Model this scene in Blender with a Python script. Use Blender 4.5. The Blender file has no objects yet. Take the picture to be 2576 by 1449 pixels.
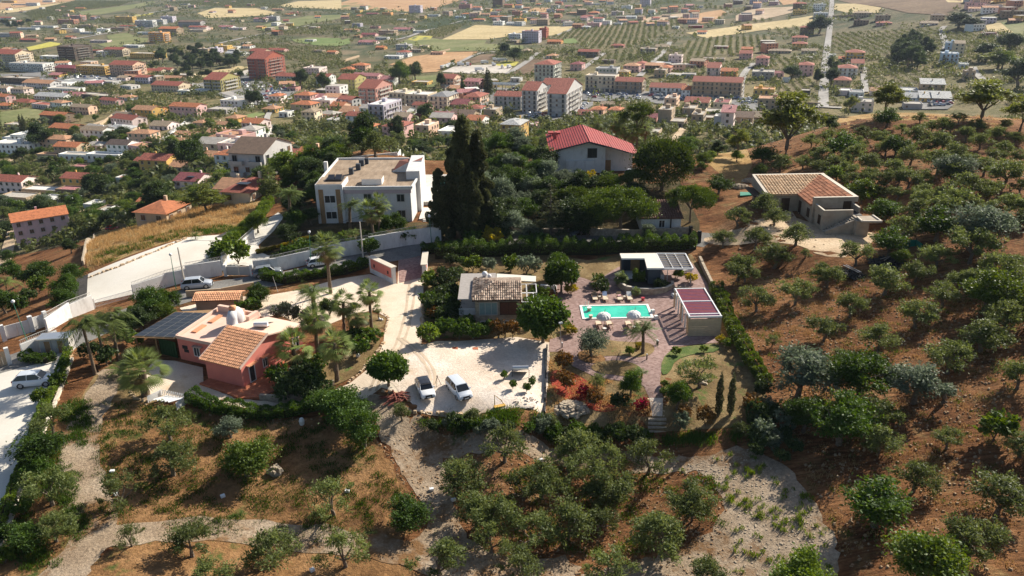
import bpy,math,random
import numpy as np
from mathutils import Vector,Matrix
from mathutils.geometry import delaunay_2d_cdt
R=math.radians
S=bpy.context.scene
COL=S.collection
random.seed(7)
rng=np.random.default_rng(7)

# camera
PITCH,ROLL,FPX,CAMZ=R(22.3),R(1.0),2000.0,46.0
cam_d=bpy.data.cameras.new('camera');cam=bpy.data.objects.new('camera', cam_d);COL.objects.link(cam)
cam_d.sensor_width=36.0;cam_d.lens=36.0*FPX/2576.0
cam_d.clip_start=0.5;cam_d.clip_end=20000
FW=Vector((0,math.cos(PITCH),-math.sin(PITCH)))
R0=Vector((1,0,0));U0=Vector((0,math.sin(PITCH),math.cos(PITCH)))
RT=R0*math.cos(ROLL) - U0*math.sin(ROLL)
UP=U0*math.cos(ROLL)+R0*math.sin(ROLL)
m=Matrix((RT,UP,-FW)).transposed().to_4x4();m.translation=Vector((0,0,CAMZ))
cam.matrix_world=m
S.camera=cam

# world and sun
SUN_EL,SUN_AZ=34.0,47.0
W=bpy.data.worlds.new('World');S.world=W;W.use_nodes=True
nt=W.node_tree
sky=nt.nodes.new('ShaderNodeTexSky');sky.sky_type='NISHITA'; sky.sun_disc=False
sky.sun_elevation=R(SUN_EL);sky.sun_rotation=R(SUN_AZ);sky.air_density=1.0;sky.dust_density=1.5
nt.links.new(sky.outputs[0],nt.nodes['Background'].inputs[0])
nt.nodes['Background'].inputs[1].default_value=0.07
sl=bpy.data.lights.new('sun', 'SUN');sl.energy=5.0;sl.angle=R(0.53);sl.color=(1.0,0.93,0.80)
so=bpy.data.objects.new('sun', sl);COL.objects.link(so)
sd=Vector((math.sin(R(SUN_AZ))*math.cos(R(SUN_EL)),math.cos(R(SUN_AZ))*math.cos(R(SUN_EL)),math.sin(R(SUN_EL))))
so.rotation_euler=sd.to_track_quat('Z', 'Y').to_euler();so.location=sd*500
S.view_settings.view_transform='Standard'; S.view_settings.look='None'
S.view_settings.gamma=1.0;S.view_settings.use_curve_mapping=False
S.view_settings.exposure=0.7
S.cycles.max_bounces=6;S.cycles.diffuse_bounces=3;S.cycles.glossy_bounces=2
S.cycles.transmission_bounces=4;S.cycles.volume_bounces=0;S.cycles.transparent_max_bounces=6
S.cycles.use_denoising=True
S.cycles.use_adaptive_sampling=True

# terrain
def ray(px,py):
    return (FW*FPX+RT*(px - 1288.0) - UP*(py - 724.5)).normalized()

CP=[(60,1000,46),(300,900,46),(600,900,46),(1000,760,46),(1300,950,46),(1550,780,46),(1790,850,46),(1640,990,46),
(1000,660,45.8),(500,735,46),(1500,700,45.5),(1720,660,45),(900,930,46),(420,980,46),
(1040,1040,46.2),(1350,1042,46.2),(1360,1085,48.2),(1060,1090,47.8),(1650,1010,46.2),(1655,1100,48.6),(1500,1085,48.3),(1850,1060,47.4),
(1300,1250,49.5),(1300,1440,50.5),(900,1250,48.8),(700,1100,47.6),(300,1300,48),(100,1400,48),(60,1200,46.6),(700,1400,49.5),(1800,1300,49.2),(1900,1420,49.5),
(2100,1250,47.6),(2400,1300,46),(2560,1400,46),(2560,1000,43.5),(2200,950,45),(1950,880,45.4),(2000,750,44.3),(2300,750,42.6),(2560,750,41),
(1950,620,43.2),(2250,620,41),(2560,600,38.6),(1850,500,42),(2100,450,39.5),(2350,450,37.6),(2560,450,36.6),(2000,400,39.5),(2300,360,36.6),(2560,360,35.6),
(2150,302,36.2),(2350,293,34.4),(2500,300,34),(1760,390,41.5),(1880,400,41.5),(1740,520,43),(1720,600,44.6),
(1400,600,45),(1200,610,45.4),(1100,620,45.6),(900,620,45.6),(820,590,45.8),(1000,560,45),(1300,500,43.5),(1480,440,41.5),(1600,440,41.3),(1200,450,44),(1000,440,45),(1250,390,46),
(760,560,46.2),(640,640,46.3),(560,600,46.8),(400,640,47.5),(240,690,49),(230,740,48.5),(300,610,53),(450,560,52.5),(630,520,50),(700,480,50),
(120,700,58),(60,740,56),(150,640,70),(60,800,49),(20,850,46.8),(10,700,66),
(110,612,88),(30,620,90),(50,560,96),(200,470,101),(100,450,102),(400,560,76),(380,545,76),(250,560,86),(520,480,82),(600,500,70),(660,440,73),(480,430,88),(380,400,90),(590,390,82),(740,430,68),
(100,380,103),(300,350,98),(480,300,98),(700,350,88),(835,404,48),(980,398,48),(780,412,50),(740,395,76),(200,300,106),(60,300,108),(700,300,96),(900,320,92),(1000,370,80),(1290,360,84),(1100,330,88),(970,312,92),(1700,365,80),(1660,330,86),(1820,340,78),(1850,300,88),
(100,220,112),(400,220,110),(670,205,108),(1000,240,102),(1300,270,95),(1600,300,92),(1380,215,97),(1800,245,95),(2100,270,93),(2400,260,91),
(0,130,112),(400,120,110),(900,130,108),(1200,150,103),(1500,130,100),(1900,150,97),(2200,150,90),(2500,180,84),(2560,230,86),
(0,40,108),(500,50,106),(900,50,104),(1300,50,98),(1700,50,94),(2100,60,86),(2400,60,74),(2570,60,70),
(0,5,104),(700,5,100),(1300,5,92),(1800,5,84),(2300,5,62),(2570,5,55)]

HP=[(2000,265,62),(2000,360,88),(2300,260,55),(2300,330,82),(2300,480,91),(2560,280,55),(2560,380,84),(1750,235,60),(1500,225,60),(1500,300,82),(1250,230,62),(1250,300,78),
(1000,215,56),(1000,280,72),(1750,310,82),(1288,20,52),(600,30,48),(2000,30,47),(0,60,47),(2576,60,46),(-600,90,48),(3200,90,42),(-600,250,95),(3200,250,42),(3300,500,80),(-700,700,110),(3300,1200,70),
(1288,6000,70),(0,6000,80),(2576,6000,30),(3200,4000,30),(-600,4000,85),(1288,3000,85)]
def azd(v): return math.atan2(v[0],v[1]),math.log(math.hypot(v[0],v[1]))
pts,zs=[],[]
for px,py,h in CP:
    d=ray(px,py);t=h/-d.z
    a,l=azd((d.x*t,d.y*t));pts.append((a*1.3,l));zs.append(CAMZ - h)
for px,D,h in HP:
    a=math.atan((px - 1288)/FPX/math.cos(PITCH)*0.93)
    pts.append((a*1.3,math.log(D)));zs.append(CAMZ - h)
pts=np.array(pts);zs=np.array(zs)
def tps(r2): return 0.5*r2*np.log(r2+1e-12)
n=len(pts)
d2=((pts[:,None] - pts[None])**2).sum(-1)
A=np.zeros((n+3,n+3));A[:n,:n]=tps(d2)+np.eye(n)*3e-4
A[:n,n]=1;A[:n,n+1:]=pts;A[n,:n]=1;A[n+1:,:n]=pts.T
wts=np.linalg.solve(A,np.concatenate([zs,np.zeros(3)]))
def zexact(x,y):
    x=np.asarray(x,float);y=np.asarray(y,float);sh=x.shape
    a=np.arctan2(x,y).ravel()*1.3;l=np.log(np.maximum(np.hypot(x,y),12)).ravel()
    out=np.empty(a.shape)
    for i in range(0,len(a),20000):
        q=np.stack([a[i:i+20000],l[i:i+20000]],1)
        dd=((q[:,None] - pts[None])**2).sum(-1)
        out[i:i+20000]=tps(dd) @ wts[:n]+wts[n]+q @ wts[n+1:]
    return out.reshape(sh)

NA,NL=420,430
AZ=np.linspace(R(-62),R(62),NA);LD=np.linspace(math.log(14),math.log(7000),NL)
ga,gl=np.meshgrid(AZ,LD,indexing='ij')
GX,GY=np.exp(gl)*np.sin(ga),np.exp(gl)*np.cos(ga)
GZ=np.clip(zexact(GX,GY),-95,40)

for cx_,cy_,r_,h_ in [(52,131,11,4.6),(50.5,120,7,4.5),(-27,148,13,.9),(-22,158,9,1.1),(17.5,170,13,4.2),(-35,91,9,0),(0,100,8,0),(23,114,7,.7),(25,99,6,0),(14.6,102.6,7.5,0)]:
    q_=np.clip((np.hypot(GX - cx_,GY - cy_) - r_)/6.0,0,1);q_=q_*q_*(3 - 2*q_);GZ=GZ*q_+h_*(1 - q_)
def zt(x,y):
    x=np.asarray(x,float);y=np.asarray(y,float)
    fa=(np.arctan2(x,y) - AZ[0])/(AZ[1] - AZ[0]);fl=(np.log(np.maximum(np.hypot(x,y),14)) - LD[0])/(LD[1] - LD[0])
    fa=np.clip(fa,0,NA - 1.001);fl=np.clip(fl,0,NL - 1.001)
    i=fa.astype(int);j=fl.astype(int);u=fa - i;v=fl - j
    return (GZ[i,j]*(1 - u)*(1 - v)+GZ[i+1,j]*u*(1 - v)+GZ[i,j+1]*(1 - u)*v+GZ[i+1,j+1]*u*v)
TS=np.exp(np.linspace(math.log(20),math.log(9000),2500))
def G(px,py,lift=0.0):
    """the point of the ground that the photograph shows at this pixel (2576 px wide frame)"""
    d=ray(px,py)
    z=CAMZ+d.z*TS;g=zt(d.x*TS,d.y*TS)+lift
    k=np.argmax(z<g)
    if z[k]>= g[k]: k=len(TS) - 1
    if k==0: return Vector((d.x*TS[0],d.y*TS[0],g[0]))
    a=(z[k - 1] - g[k - 1])/((z[k - 1] - g[k - 1]) - (z[k] - g[k]))
    t=TS[k - 1]+a*(TS[k] - TS[k - 1])
    return Vector((d.x*t,d.y*t,CAMZ+d.z*t))
def proj(v):
    q=Vector(v) - Vector((0,0,CAMZ));w=q.dot(FW)
    return 1288+FPX*q.dot(RT)/w,724.5 - FPX*q.dot(UP)/w
def dist(v): return (Vector(v) - Vector((0,0,CAMZ))).length
def Z(x,y): return float(zt(x,y))

# materials
MATS={}
def newmat(name):
    mt=bpy.data.materials.new(name);mt.use_nodes=True;MATS[name]=mt
    return mt,mt.node_tree.nodes,mt.node_tree.links,mt.node_tree.nodes['Principled BSDF']
def mat(name,col,rough=0.8,var=0.12,scale=1.5,bump=0.0,bscale=8,metal=0.0,spec=0.3,col2=None,fac=(0.4,0.6),obrand=0.0,emis=None,dirt=0.0):
    """solid paint / plaster / stone with mottling, optional second colour and bump"""
    if name in MATS: return MATS[name]
    mt,N,L,P=newmat(name)
    P.inputs['Roughness'].default_value=rough;P.inputs['Metallic'].default_value=metal
    P.inputs['Specular IOR Level'].default_value=spec
    geo=N.new('ShaderNodeNewGeometry')
    nz=N.new('ShaderNodeTexNoise');nz.inputs['Scale'].default_value=scale;nz.inputs['Detail'].default_value=6;nz.inputs['Roughness'].default_value=0.65
    L.new(geo.outputs['Position'],nz.inputs['Vector'])
    cr=N.new('ShaderNodeValToRGB');cr.color_ramp.elements[0].position=fac[0] if col2 else 0.25;cr.color_ramp.elements[1].position=fac[1] if col2 else 0.75
    if col2:
        cr.color_ramp.elements[0].color=(*col,1);cr.color_ramp.elements[1].color=(*col2,1)
    else:
        cr.color_ramp.elements[0].color=(*[c*(1 - var) for c in col],1);cr.color_ramp.elements[1].color=(*[min(1,c*(1+var)) for c in col],1)
    L.new(nz.outputs['Fac'],cr.inputs[0]);out=cr.outputs[0]
    if dirt:
        n3=N.new('ShaderNodeTexNoise');n3.inputs['Scale'].default_value=0.9;n3.inputs['Detail'].default_value=8;n3.inputs['Roughness'].default_value=0.7
        mp=N.new('ShaderNodeMapping');mp.inputs['Scale'].default_value=(1,1,0.35);L.new(geo.outputs['Position'],mp.inputs[0]);L.new(mp.outputs[0],n3.inputs['Vector'])
        mr=N.new('ShaderNodeMapRange');mr.inputs[1].default_value=0.5;mr.inputs[2].default_value=0.75;mr.inputs[3].default_value=0;mr.inputs[4].default_value=dirt
        L.new(n3.outputs['Fac'],mr.inputs[0])
        mx=N.new('ShaderNodeMix');mx.data_type='RGBA'; L.new(mr.outputs[0],mx.inputs[0]);L.new(out,mx.inputs[6]);mx.inputs[7].default_value=(0.16,0.13,0.10,1);out=mx.outputs[2]
    if obrand:
        oi=N.new('ShaderNodeObjectInfo');mr=N.new('ShaderNodeMapRange');mr.inputs[3].default_value=1 - obrand;mr.inputs[4].default_value=1+obrand
        L.new(oi.outputs['Random'],mr.inputs[0]);vm=N.new('ShaderNodeVectorMath');vm.operation='SCALE'; L.new(out,vm.inputs[0]);L.new(mr.outputs[0],vm.inputs[3]);out=vm.outputs[0]
    L.new(out,P.inputs['Base Color'])
    if bump:
        n2=N.new('ShaderNodeTexNoise');n2.inputs['Scale'].default_value=bscale;n2.inputs['Detail'].default_value=5;L.new(geo.outputs['Position'],n2.inputs['Vector'])
        b=N.new('ShaderNodeBump');b.inputs['Strength'].default_value=0.8;b.inputs['Distance'].default_value=bump
        L.new(n2.outputs['Fac'],b.inputs['Height']);L.new(b.outputs[0],P.inputs['Normal'])
    if emis:
        P.inputs['Emission Color'].default_value=(*emis,1)
    return mt
def glassmat(name,col=(0.02,0.025,0.03),rough=0.08):
    mt,N,L,P=newmat(name);P.inputs['Base Color'].default_value=(*col,1);P.inputs['Roughness'].default_value=rough;P.inputs['Specular IOR Level'].default_value=0.6
    return mt
def leafmat(name,c1,c2,trans=0.35,obr=0.25,rough=0.55):
    """foliage: every leaf carries its own tone; part of the light passes through"""
    if name in MATS: return MATS[name]
    mt,N,L,P=newmat(name)
    at=N.new('ShaderNodeAttribute');at.attribute_name='tone'
    mx=N.new('ShaderNodeMix');mx.data_type='RGBA'; L.new(at.outputs['Fac'],mx.inputs[0]);mx.inputs[6].default_value=(*c1,1);mx.inputs[7].default_value=(*c2,1)
    oi=N.new('ShaderNodeObjectInfo');mr=N.new('ShaderNodeMapRange');mr.inputs[3].default_value=1 - obr;mr.inputs[4].default_value=1+obr
    L.new(oi.outputs['Random'],mr.inputs[0]);vm=N.new('ShaderNodeVectorMath');vm.operation='SCALE'; L.new(mx.outputs[2],vm.inputs[0]);L.new(mr.outputs[0],vm.inputs[3])
    L.new(vm.outputs[0],P.inputs['Base Color']);P.inputs['Roughness'].default_value=rough;P.inputs['Specular IOR Level'].default_value=0.25
    tr=N.new('ShaderNodeBsdfTranslucent')
    hs=N.new('ShaderNodeHueSaturation');hs.inputs['Hue'].default_value=0.475;hs.inputs['Saturation'].default_value=1.15;hs.inputs['Value'].default_value=1.5;L.new(vm.outputs[0],hs.inputs['Color'])
    L.new(hs.outputs[0],tr.inputs[0])
    ms=N.new('ShaderNodeMixShader');ms.inputs[0].default_value=trans;L.new(P.outputs[0],ms.inputs[1]);L.new(tr.outputs[0],ms.inputs[2])
    L.new(ms.outputs[0],N['Material Output'].inputs['Surface'])
    return mt
def groundmat(name,cols,scale=0.35,fine=3.0,bump=0.12,bscale=1.6,stretch=None,rough=0.95,fv=(.62,1.3),patches=None):
    """earth / gravel: big patches x fine grain, real relief through bump"""
    mt,N,L,P=newmat(name);P.inputs['Roughness'].default_value=rough;P.inputs['Specular IOR Level'].default_value=0.1
    geo=N.new('ShaderNodeNewGeometry');pos=geo.outputs['Position']
    a=N.new('ShaderNodeTexNoise');a.inputs['Scale'].default_value=scale;a.inputs['Detail'].default_value=8;a.inputs['Roughness'].default_value=0.62;L.new(pos,a.inputs['Vector'])
    cr=N.new('ShaderNodeValToRGB');e=cr.color_ramp.elements;k=len(cols)
    e[0].position=0.3;e[0].color=(*cols[0],1);e[1].position=0.7;e[1].color=(*cols[-1],1)
    for i in range(1,k - 1):
        x=e.new(0.3+0.4*i/(k - 1));x.color=(*cols[i],1)
    L.new(a.outputs['Fac'],cr.inputs[0])
    f=N.new('ShaderNodeTexNoise');f.inputs['Scale'].default_value=fine;f.inputs['Detail'].default_value=6;f.inputs['Roughness'].default_value=0.75
    src=pos
    if stretch:
        mp=N.new('ShaderNodeMapping');mp.inputs['Rotation'].default_value=(0,0,stretch[1]);mp.inputs['Scale'].default_value=(1,stretch[0],1);L.new(pos,mp.inputs[0]);src=mp.outputs[0]
    L.new(src,f.inputs['Vector'])
    mr=N.new('ShaderNodeMapRange');mr.inputs[1].default_value=0.3;mr.inputs[2].default_value=0.7;mr.inputs[3].default_value=fv[0];mr.inputs[4].default_value=fv[1];L.new(f.outputs['Fac'],mr.inputs[0])
    vm=N.new('ShaderNodeVectorMath');vm.operation='SCALE'; L.new(cr.outputs[0],vm.inputs[0]);L.new(mr.outputs[0],vm.inputs[3]);out=vm.outputs[0]
    if patches:
        for (pc,psc,th,so_) in patches:
            g=N.new('ShaderNodeTexNoise');g.inputs['Scale'].default_value=psc;g.inputs['Detail'].default_value=7;g.inputs['Roughness'].default_value=0.7
            mp2=N.new('ShaderNodeMapping');mp2.inputs['Location'].default_value=(psc*31+th*77,5,0);L.new(pos,mp2.inputs[0]);L.new(mp2.outputs[0],g.inputs['Vector'])
            m2=N.new('ShaderNodeMapRange');m2.inputs[1].default_value=th;m2.inputs[2].default_value=th+so_;L.new(g.outputs['Fac'],m2.inputs[0])
            mx=N.new('ShaderNodeMix');mx.data_type='RGBA'; L.new(m2.outputs[0],mx.inputs[0]);L.new(out,mx.inputs[6]);mx.inputs[7].default_value=(*pc,1)
            v2=N.new('ShaderNodeVectorMath');v2.operation='SCALE'; L.new(mx.outputs[2],v2.inputs[0]);v2.inputs[3].default_value=1.0
            out=v2.outputs[0]
    L.new(out,P.inputs['Base Color'])
    b1=N.new('ShaderNodeTexNoise');b1.inputs['Scale'].default_value=bscale;b1.inputs['Detail'].default_value=6;b1.inputs['Roughness'].default_value=0.7;L.new(src,b1.inputs['Vector'])
    b=N.new('ShaderNodeBump');b.inputs['Strength'].default_value=1.0;b.inputs['Distance'].default_value=bump
    L.new(b1.outputs['Fac'],b.inputs['Height']);L.new(b.outputs[0],P.inputs['Normal'])
    return mt

# object helpers
REG=[]
def tag(o,label=None,cat=None,group=None,kind=None):
    if label: o['label']=label
    if cat: o['category']=cat
    if group: o['group']=group
    if kind: o['kind']=kind
    return o
def empty(name,loc,rz=0,scale=1.0):
    o=bpy.data.objects.new(name,None);COL.objects.link(o);o.location=loc;o.rotation_euler=(0,0,rz)
    o.scale=(scale,)*3 if isinstance(scale,(int,float)) else scale
    o.empty_display_size=0.2
    return o
def link(name,me,parent=None,loc=(0,0,0),rot=(0,0,0),scale=(1,1,1)):
    o=bpy.data.objects.new(name,me);COL.objects.link(o);o.parent=parent
    o.location=loc;o.rotation_euler=rot;o.scale=scale if not isinstance(scale,(int,float)) else (scale,)*3
    return o
class MB:
    def __init__(s): s.v=[];s.f=[];s.m=[];s.mats=[]
    def mi(s,mt):
        if mt not in s.mats: s.mats.append(mt)
        return s.mats.index(mt)
    def poly(s,pts,mt):
        k=len(s.v);s.v+= [tuple(p) for p in pts];s.f.append(tuple(range(k,k+len(pts))));s.m.append(s.mi(mt));return s
    def box(s,c,d,mt,rz=0,top=None):
        """centre, full size; top = (sx, sy) scale of the upper face"""
        k=len(s.v);cs,sn=math.cos(rz),math.sin(rz)
        for dz in (-.5,.5):
            sx,sy=(top if (top and dz>0) else (1,1))
            for dx,dy in ((-.5,-.5),(.5,-.5),(.5,.5),(-.5,.5)):
                x,y=dx*d[0]*sx,dy*d[1]*sy
                s.v.append((c[0]+x*cs - y*sn,c[1]+x*sn+y*cs,c[2]+dz*d[2]))
        i=s.mi(mt)
        for q in ((0,3,2,1),(4,5,6,7),(0,1,5,4),(1,2,6,5),(2,3,7,6),(3,0,4,7)):
            s.f.append(tuple(k+a for a in q));s.m.append(i)
        return s
    def prism(s,outline,z0,z1,mt,top=None):
        """outline (x, y) ccw, z0 may be a list per point"""
        k=len(s.v);n=len(outline);i=s.mi(mt);j=s.mi(top or mt)
        za=z0 if isinstance(z0,(list,tuple)) else [z0]*n;zb=z1 if isinstance(z1,(list,tuple)) else [z1]*n
        s.v+= [(p[0],p[1],za[q]) for q,p in enumerate(outline)]+[(p[0],p[1],zb[q]) for q,p in enumerate(outline)]
        for q in range(n):
            r=(q+1)%n;s.f.append((k+q,k+r,k+n+r,k+n+q));s.m.append(i)
        s.f.append(tuple(k+n+q for q in range(n)));s.m.append(j)
        s.f.append(tuple(k+q for q in reversed(range(n))));s.m.append(i)
        return s
    def tube(s,path,rad,mt,n=8,cap=True):
        k0=len(s.v);i=s.mi(mt);P=[Vector(p) for p in path]
        rads=rad if isinstance(rad,(list,tuple)) else [rad]*len(P)
        for q,p in enumerate(P):
            t=(P[min(q+1,len(P) - 1)] - P[max(q - 1,0)]).normalized()
            a=t.orthogonal().normalized();b=t.cross(a)
            if abs(t.z)<0.999:
                a=t.cross(Vector((0,0,1))).normalized();b=t.cross(a)
            else: a=Vector((1,0,0));b=t.cross(a)
            for w in range(n):
                an=2*math.pi*w/n;s.v.append(tuple(p+(a*math.cos(an)+b*math.sin(an))*rads[q]))
        for q in range(len(P) - 1):
            for w in range(n):
                x=(w+1)%n;s.f.append((k0+q*n+w,k0+q*n+x,k0+(q+1)*n+x,k0+(q+1)*n+w));s.m.append(i)
        if cap:
            s.f.append(tuple(k0+w for w in range(n)));s.m.append(i)
            s.f.append(tuple(k0+(len(P) - 1)*n+w for w in range(n)));s.m.append(i)
        return s
    def ball(s,c,r,mt,n=10,m_=7,sq=(1,1,1)):
        k=len(s.v);i=s.mi(mt)
        for a in range(1,m_):
            th=math.pi*a/m_
            for b in range(n):
                ph=2*math.pi*b/n
                s.v.append((c[0]+r*sq[0]*math.sin(th)*math.cos(ph),c[1]+r*sq[1]*math.sin(th)*math.sin(ph),c[2]+r*sq[2]*math.cos(th)))
        s.v.append((c[0],c[1],c[2]+r*sq[2]));s.v.append((c[0],c[1],c[2] - r*sq[2]));T=k+(m_ - 1)*n
        for b in range(n):
            x=(b+1)%n
            s.f.append((T,k+b,k+x));s.m.append(i);s.f.append((T+1,k+(m_ - 2)*n+x,k+(m_ - 2)*n+b));s.m.append(i)
            for a in range(m_ - 2):
                s.f.append((k+a*n+b,k+(a+1)*n+b,k+(a+1)*n+x,k+a*n+x));s.m.append(i)
        return s
    def mesh(s,name,smooth=False):
        me=bpy.data.meshes.new(name);me.from_pydata(s.v,[],s.f)
        for mt in s.mats: me.materials.append(mt)
        me.polygons.foreach_set('material_index', s.m)
        if smooth: me.polygons.foreach_set('use_smooth', [True]*len(s.f))
        me.update();return me
    def build(s,name,parent=None,loc=(0,0,0),rot=(0,0,0),smooth=False):
        return link(name,s.mesh(name,smooth),parent,loc,rot)
def bevel(o,w=0.03,seg=2):
    b=o.modifiers.new('bevel', 'BEVEL');b.width=w;b.segments=seg;b.limit_method='ANGLE'; return o

# ground sheets
def grid_mesh(name,mt):
    v=np.stack([GX,GY,GZ],-1).reshape(-1,3)
    i=np.arange(NA*NL).reshape(NA,NL)
    f=np.stack([i[:-1,:-1],i[:-1,1:],i[1:,1:],i[1:,:-1]],-1).reshape(-1,4)
    me=bpy.data.meshes.new(name);me.vertices.add(len(v));me.vertices.foreach_set('co', v.ravel())
    me.loops.add(f.size);me.loops.foreach_set('vertex_index', f.ravel().astype(np.int32))
    me.polygons.add(len(f));me.polygons.foreach_set('loop_start', np.arange(0,f.size,4,dtype=np.int32))
    me.polygons.foreach_set('loop_total', np.full(len(f),4,np.int32))
    me.polygons.foreach_set('use_smooth', np.ones(len(f),bool))
    me.materials.append(mt);me.update(calc_edges=True);me.validate()
    return link(name,me)
def inpoly(poly,x,y):
    x=np.asarray(x);y=np.asarray(y);c=np.zeros(x.shape,bool);n=len(poly);j=n - 1
    for i in range(n):
        xi,yi=poly[i];xj,yj=poly[j]
        t=((yi>y)!=(yj>y));d=(yj - yi) if yj!=yi else 1e-9
        c ^= t & (x<(xj - xi)*(y - yi)/d+xi);j=i
    return c
def smoothpoly(P,it=2):
    for _ in range(it):
        Q=[]
        for i in range(len(P)):
            a,b=P[i],P[(i+1)%len(P)]
            Q+= [(a[0]*.75+b[0]*.25,a[1]*.75+b[1]*.25),(a[0]*.25+b[0]*.75,a[1]*.25+b[1]*.75)]
        P=Q
    return P
def world_poly(pp): return [tuple(G(*p)[:2]) for p in pp]
def sheet(name,pp,mt,lift=0.03,smooth=0,wp=None,step=None,ragged=0.0,kind='structure', zfun=None):
    P=wp if wp else world_poly(pp)
    if smooth: P=smoothpoly(P,smooth)
    cx=sum(p[0] for p in P)/len(P);cy=sum(p[1] for p in P)/len(P);D=math.hypot(cx,cy)
    st=step or max(0.9,D*0.013)
    Q=[]
    for i in range(len(P)):
        a,b=Vector(P[i]),Vector(P[(i+1)%len(P)]);L=(b - a).length;k=max(1,int(L/st))
        for q in range(k):
            p=a.lerp(b,q/k)
            if ragged: p+= Vector((random.uniform(-1,1),random.uniform(-1,1)))*ragged
            Q.append(p)
    xs=np.arange(min(p.x for p in Q),max(p.x for p in Q),st);ys=np.arange(min(p.y for p in Q),max(p.y for p in Q),st)
    if len(xs)*len(ys)>30000:
        f_=math.sqrt(len(xs)*len(ys)/30000);st*= f_
        xs=np.arange(min(p.x for p in Q),max(p.x for p in Q),st);ys=np.arange(min(p.y for p in Q),max(p.y for p in Q),st)
    gx,gy=np.meshgrid(xs+st*.5,ys+st*.5);ok=inpoly([tuple(q) for q in Q],gx,gy)
    inner=[Vector((a,b)) for a,b in zip(gx[ok],gy[ok])]
    vs=Q+inner;nb=len(Q)
    try:
        V,E,F,*_=delaunay_2d_cdt(vs,[(i,(i+1)%nb) for i in range(nb)],[list(range(nb))],1,1e-5)
    except Exception:
        V,E,F=Q,[],[list(range(nb))]
    zz=(zfun(np.array([v.x for v in V]),np.array([v.y for v in V])) if zfun else zt(np.array([v.x for v in V]),np.array([v.y for v in V])))+lift
    me=bpy.data.meshes.new(name);me.from_pydata([(v.x,v.y,float(z)) for v,z in zip(V,zz)],[],[tuple(f) for f in F])
    me.polygons.foreach_set('use_smooth', [True]*len(F));me.materials.append(mt);me.update()
    flip=sum(p.normal.z for p in me.polygons)<0
    if flip: me.flip_normals()
    o=link(name,me);tag(o,kind=kind);return o
def strip(name,pp,w,mt,lift=0.05,smooth=2,wp=None,kind='structure', ragged=0.0):
    """a road or path along a line of pixels, w metres wide (or a list)"""
    C_=[Vector(p) for p in (wp or world_poly(pp))]
    for _ in range(smooth):
        Q=[C_[0]]
        for i in range(len(C_) - 1):
            Q+= [C_[i].lerp(C_[i+1],.25),C_[i].lerp(C_[i+1],.75)]
        C_=Q+[C_[-1]]
    Lp,Rp=[],[]
    for i,p in enumerate(C_):
        t=(C_[min(i+1,len(C_) - 1)] - C_[max(i - 1,0)]).normalized();nn=Vector((-t.y,t.x))
        ww=w if not isinstance(w,(list,tuple)) else w[0]+(w[1] - w[0])*i/(len(C_) - 1)
        Lp.append(tuple(p+nn*ww/2));Rp.append(tuple(p - nn*ww/2))
    return sheet(name,None,mt,lift,0,wp=Lp+Rp[::-1],kind=kind,ragged=ragged)
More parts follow.
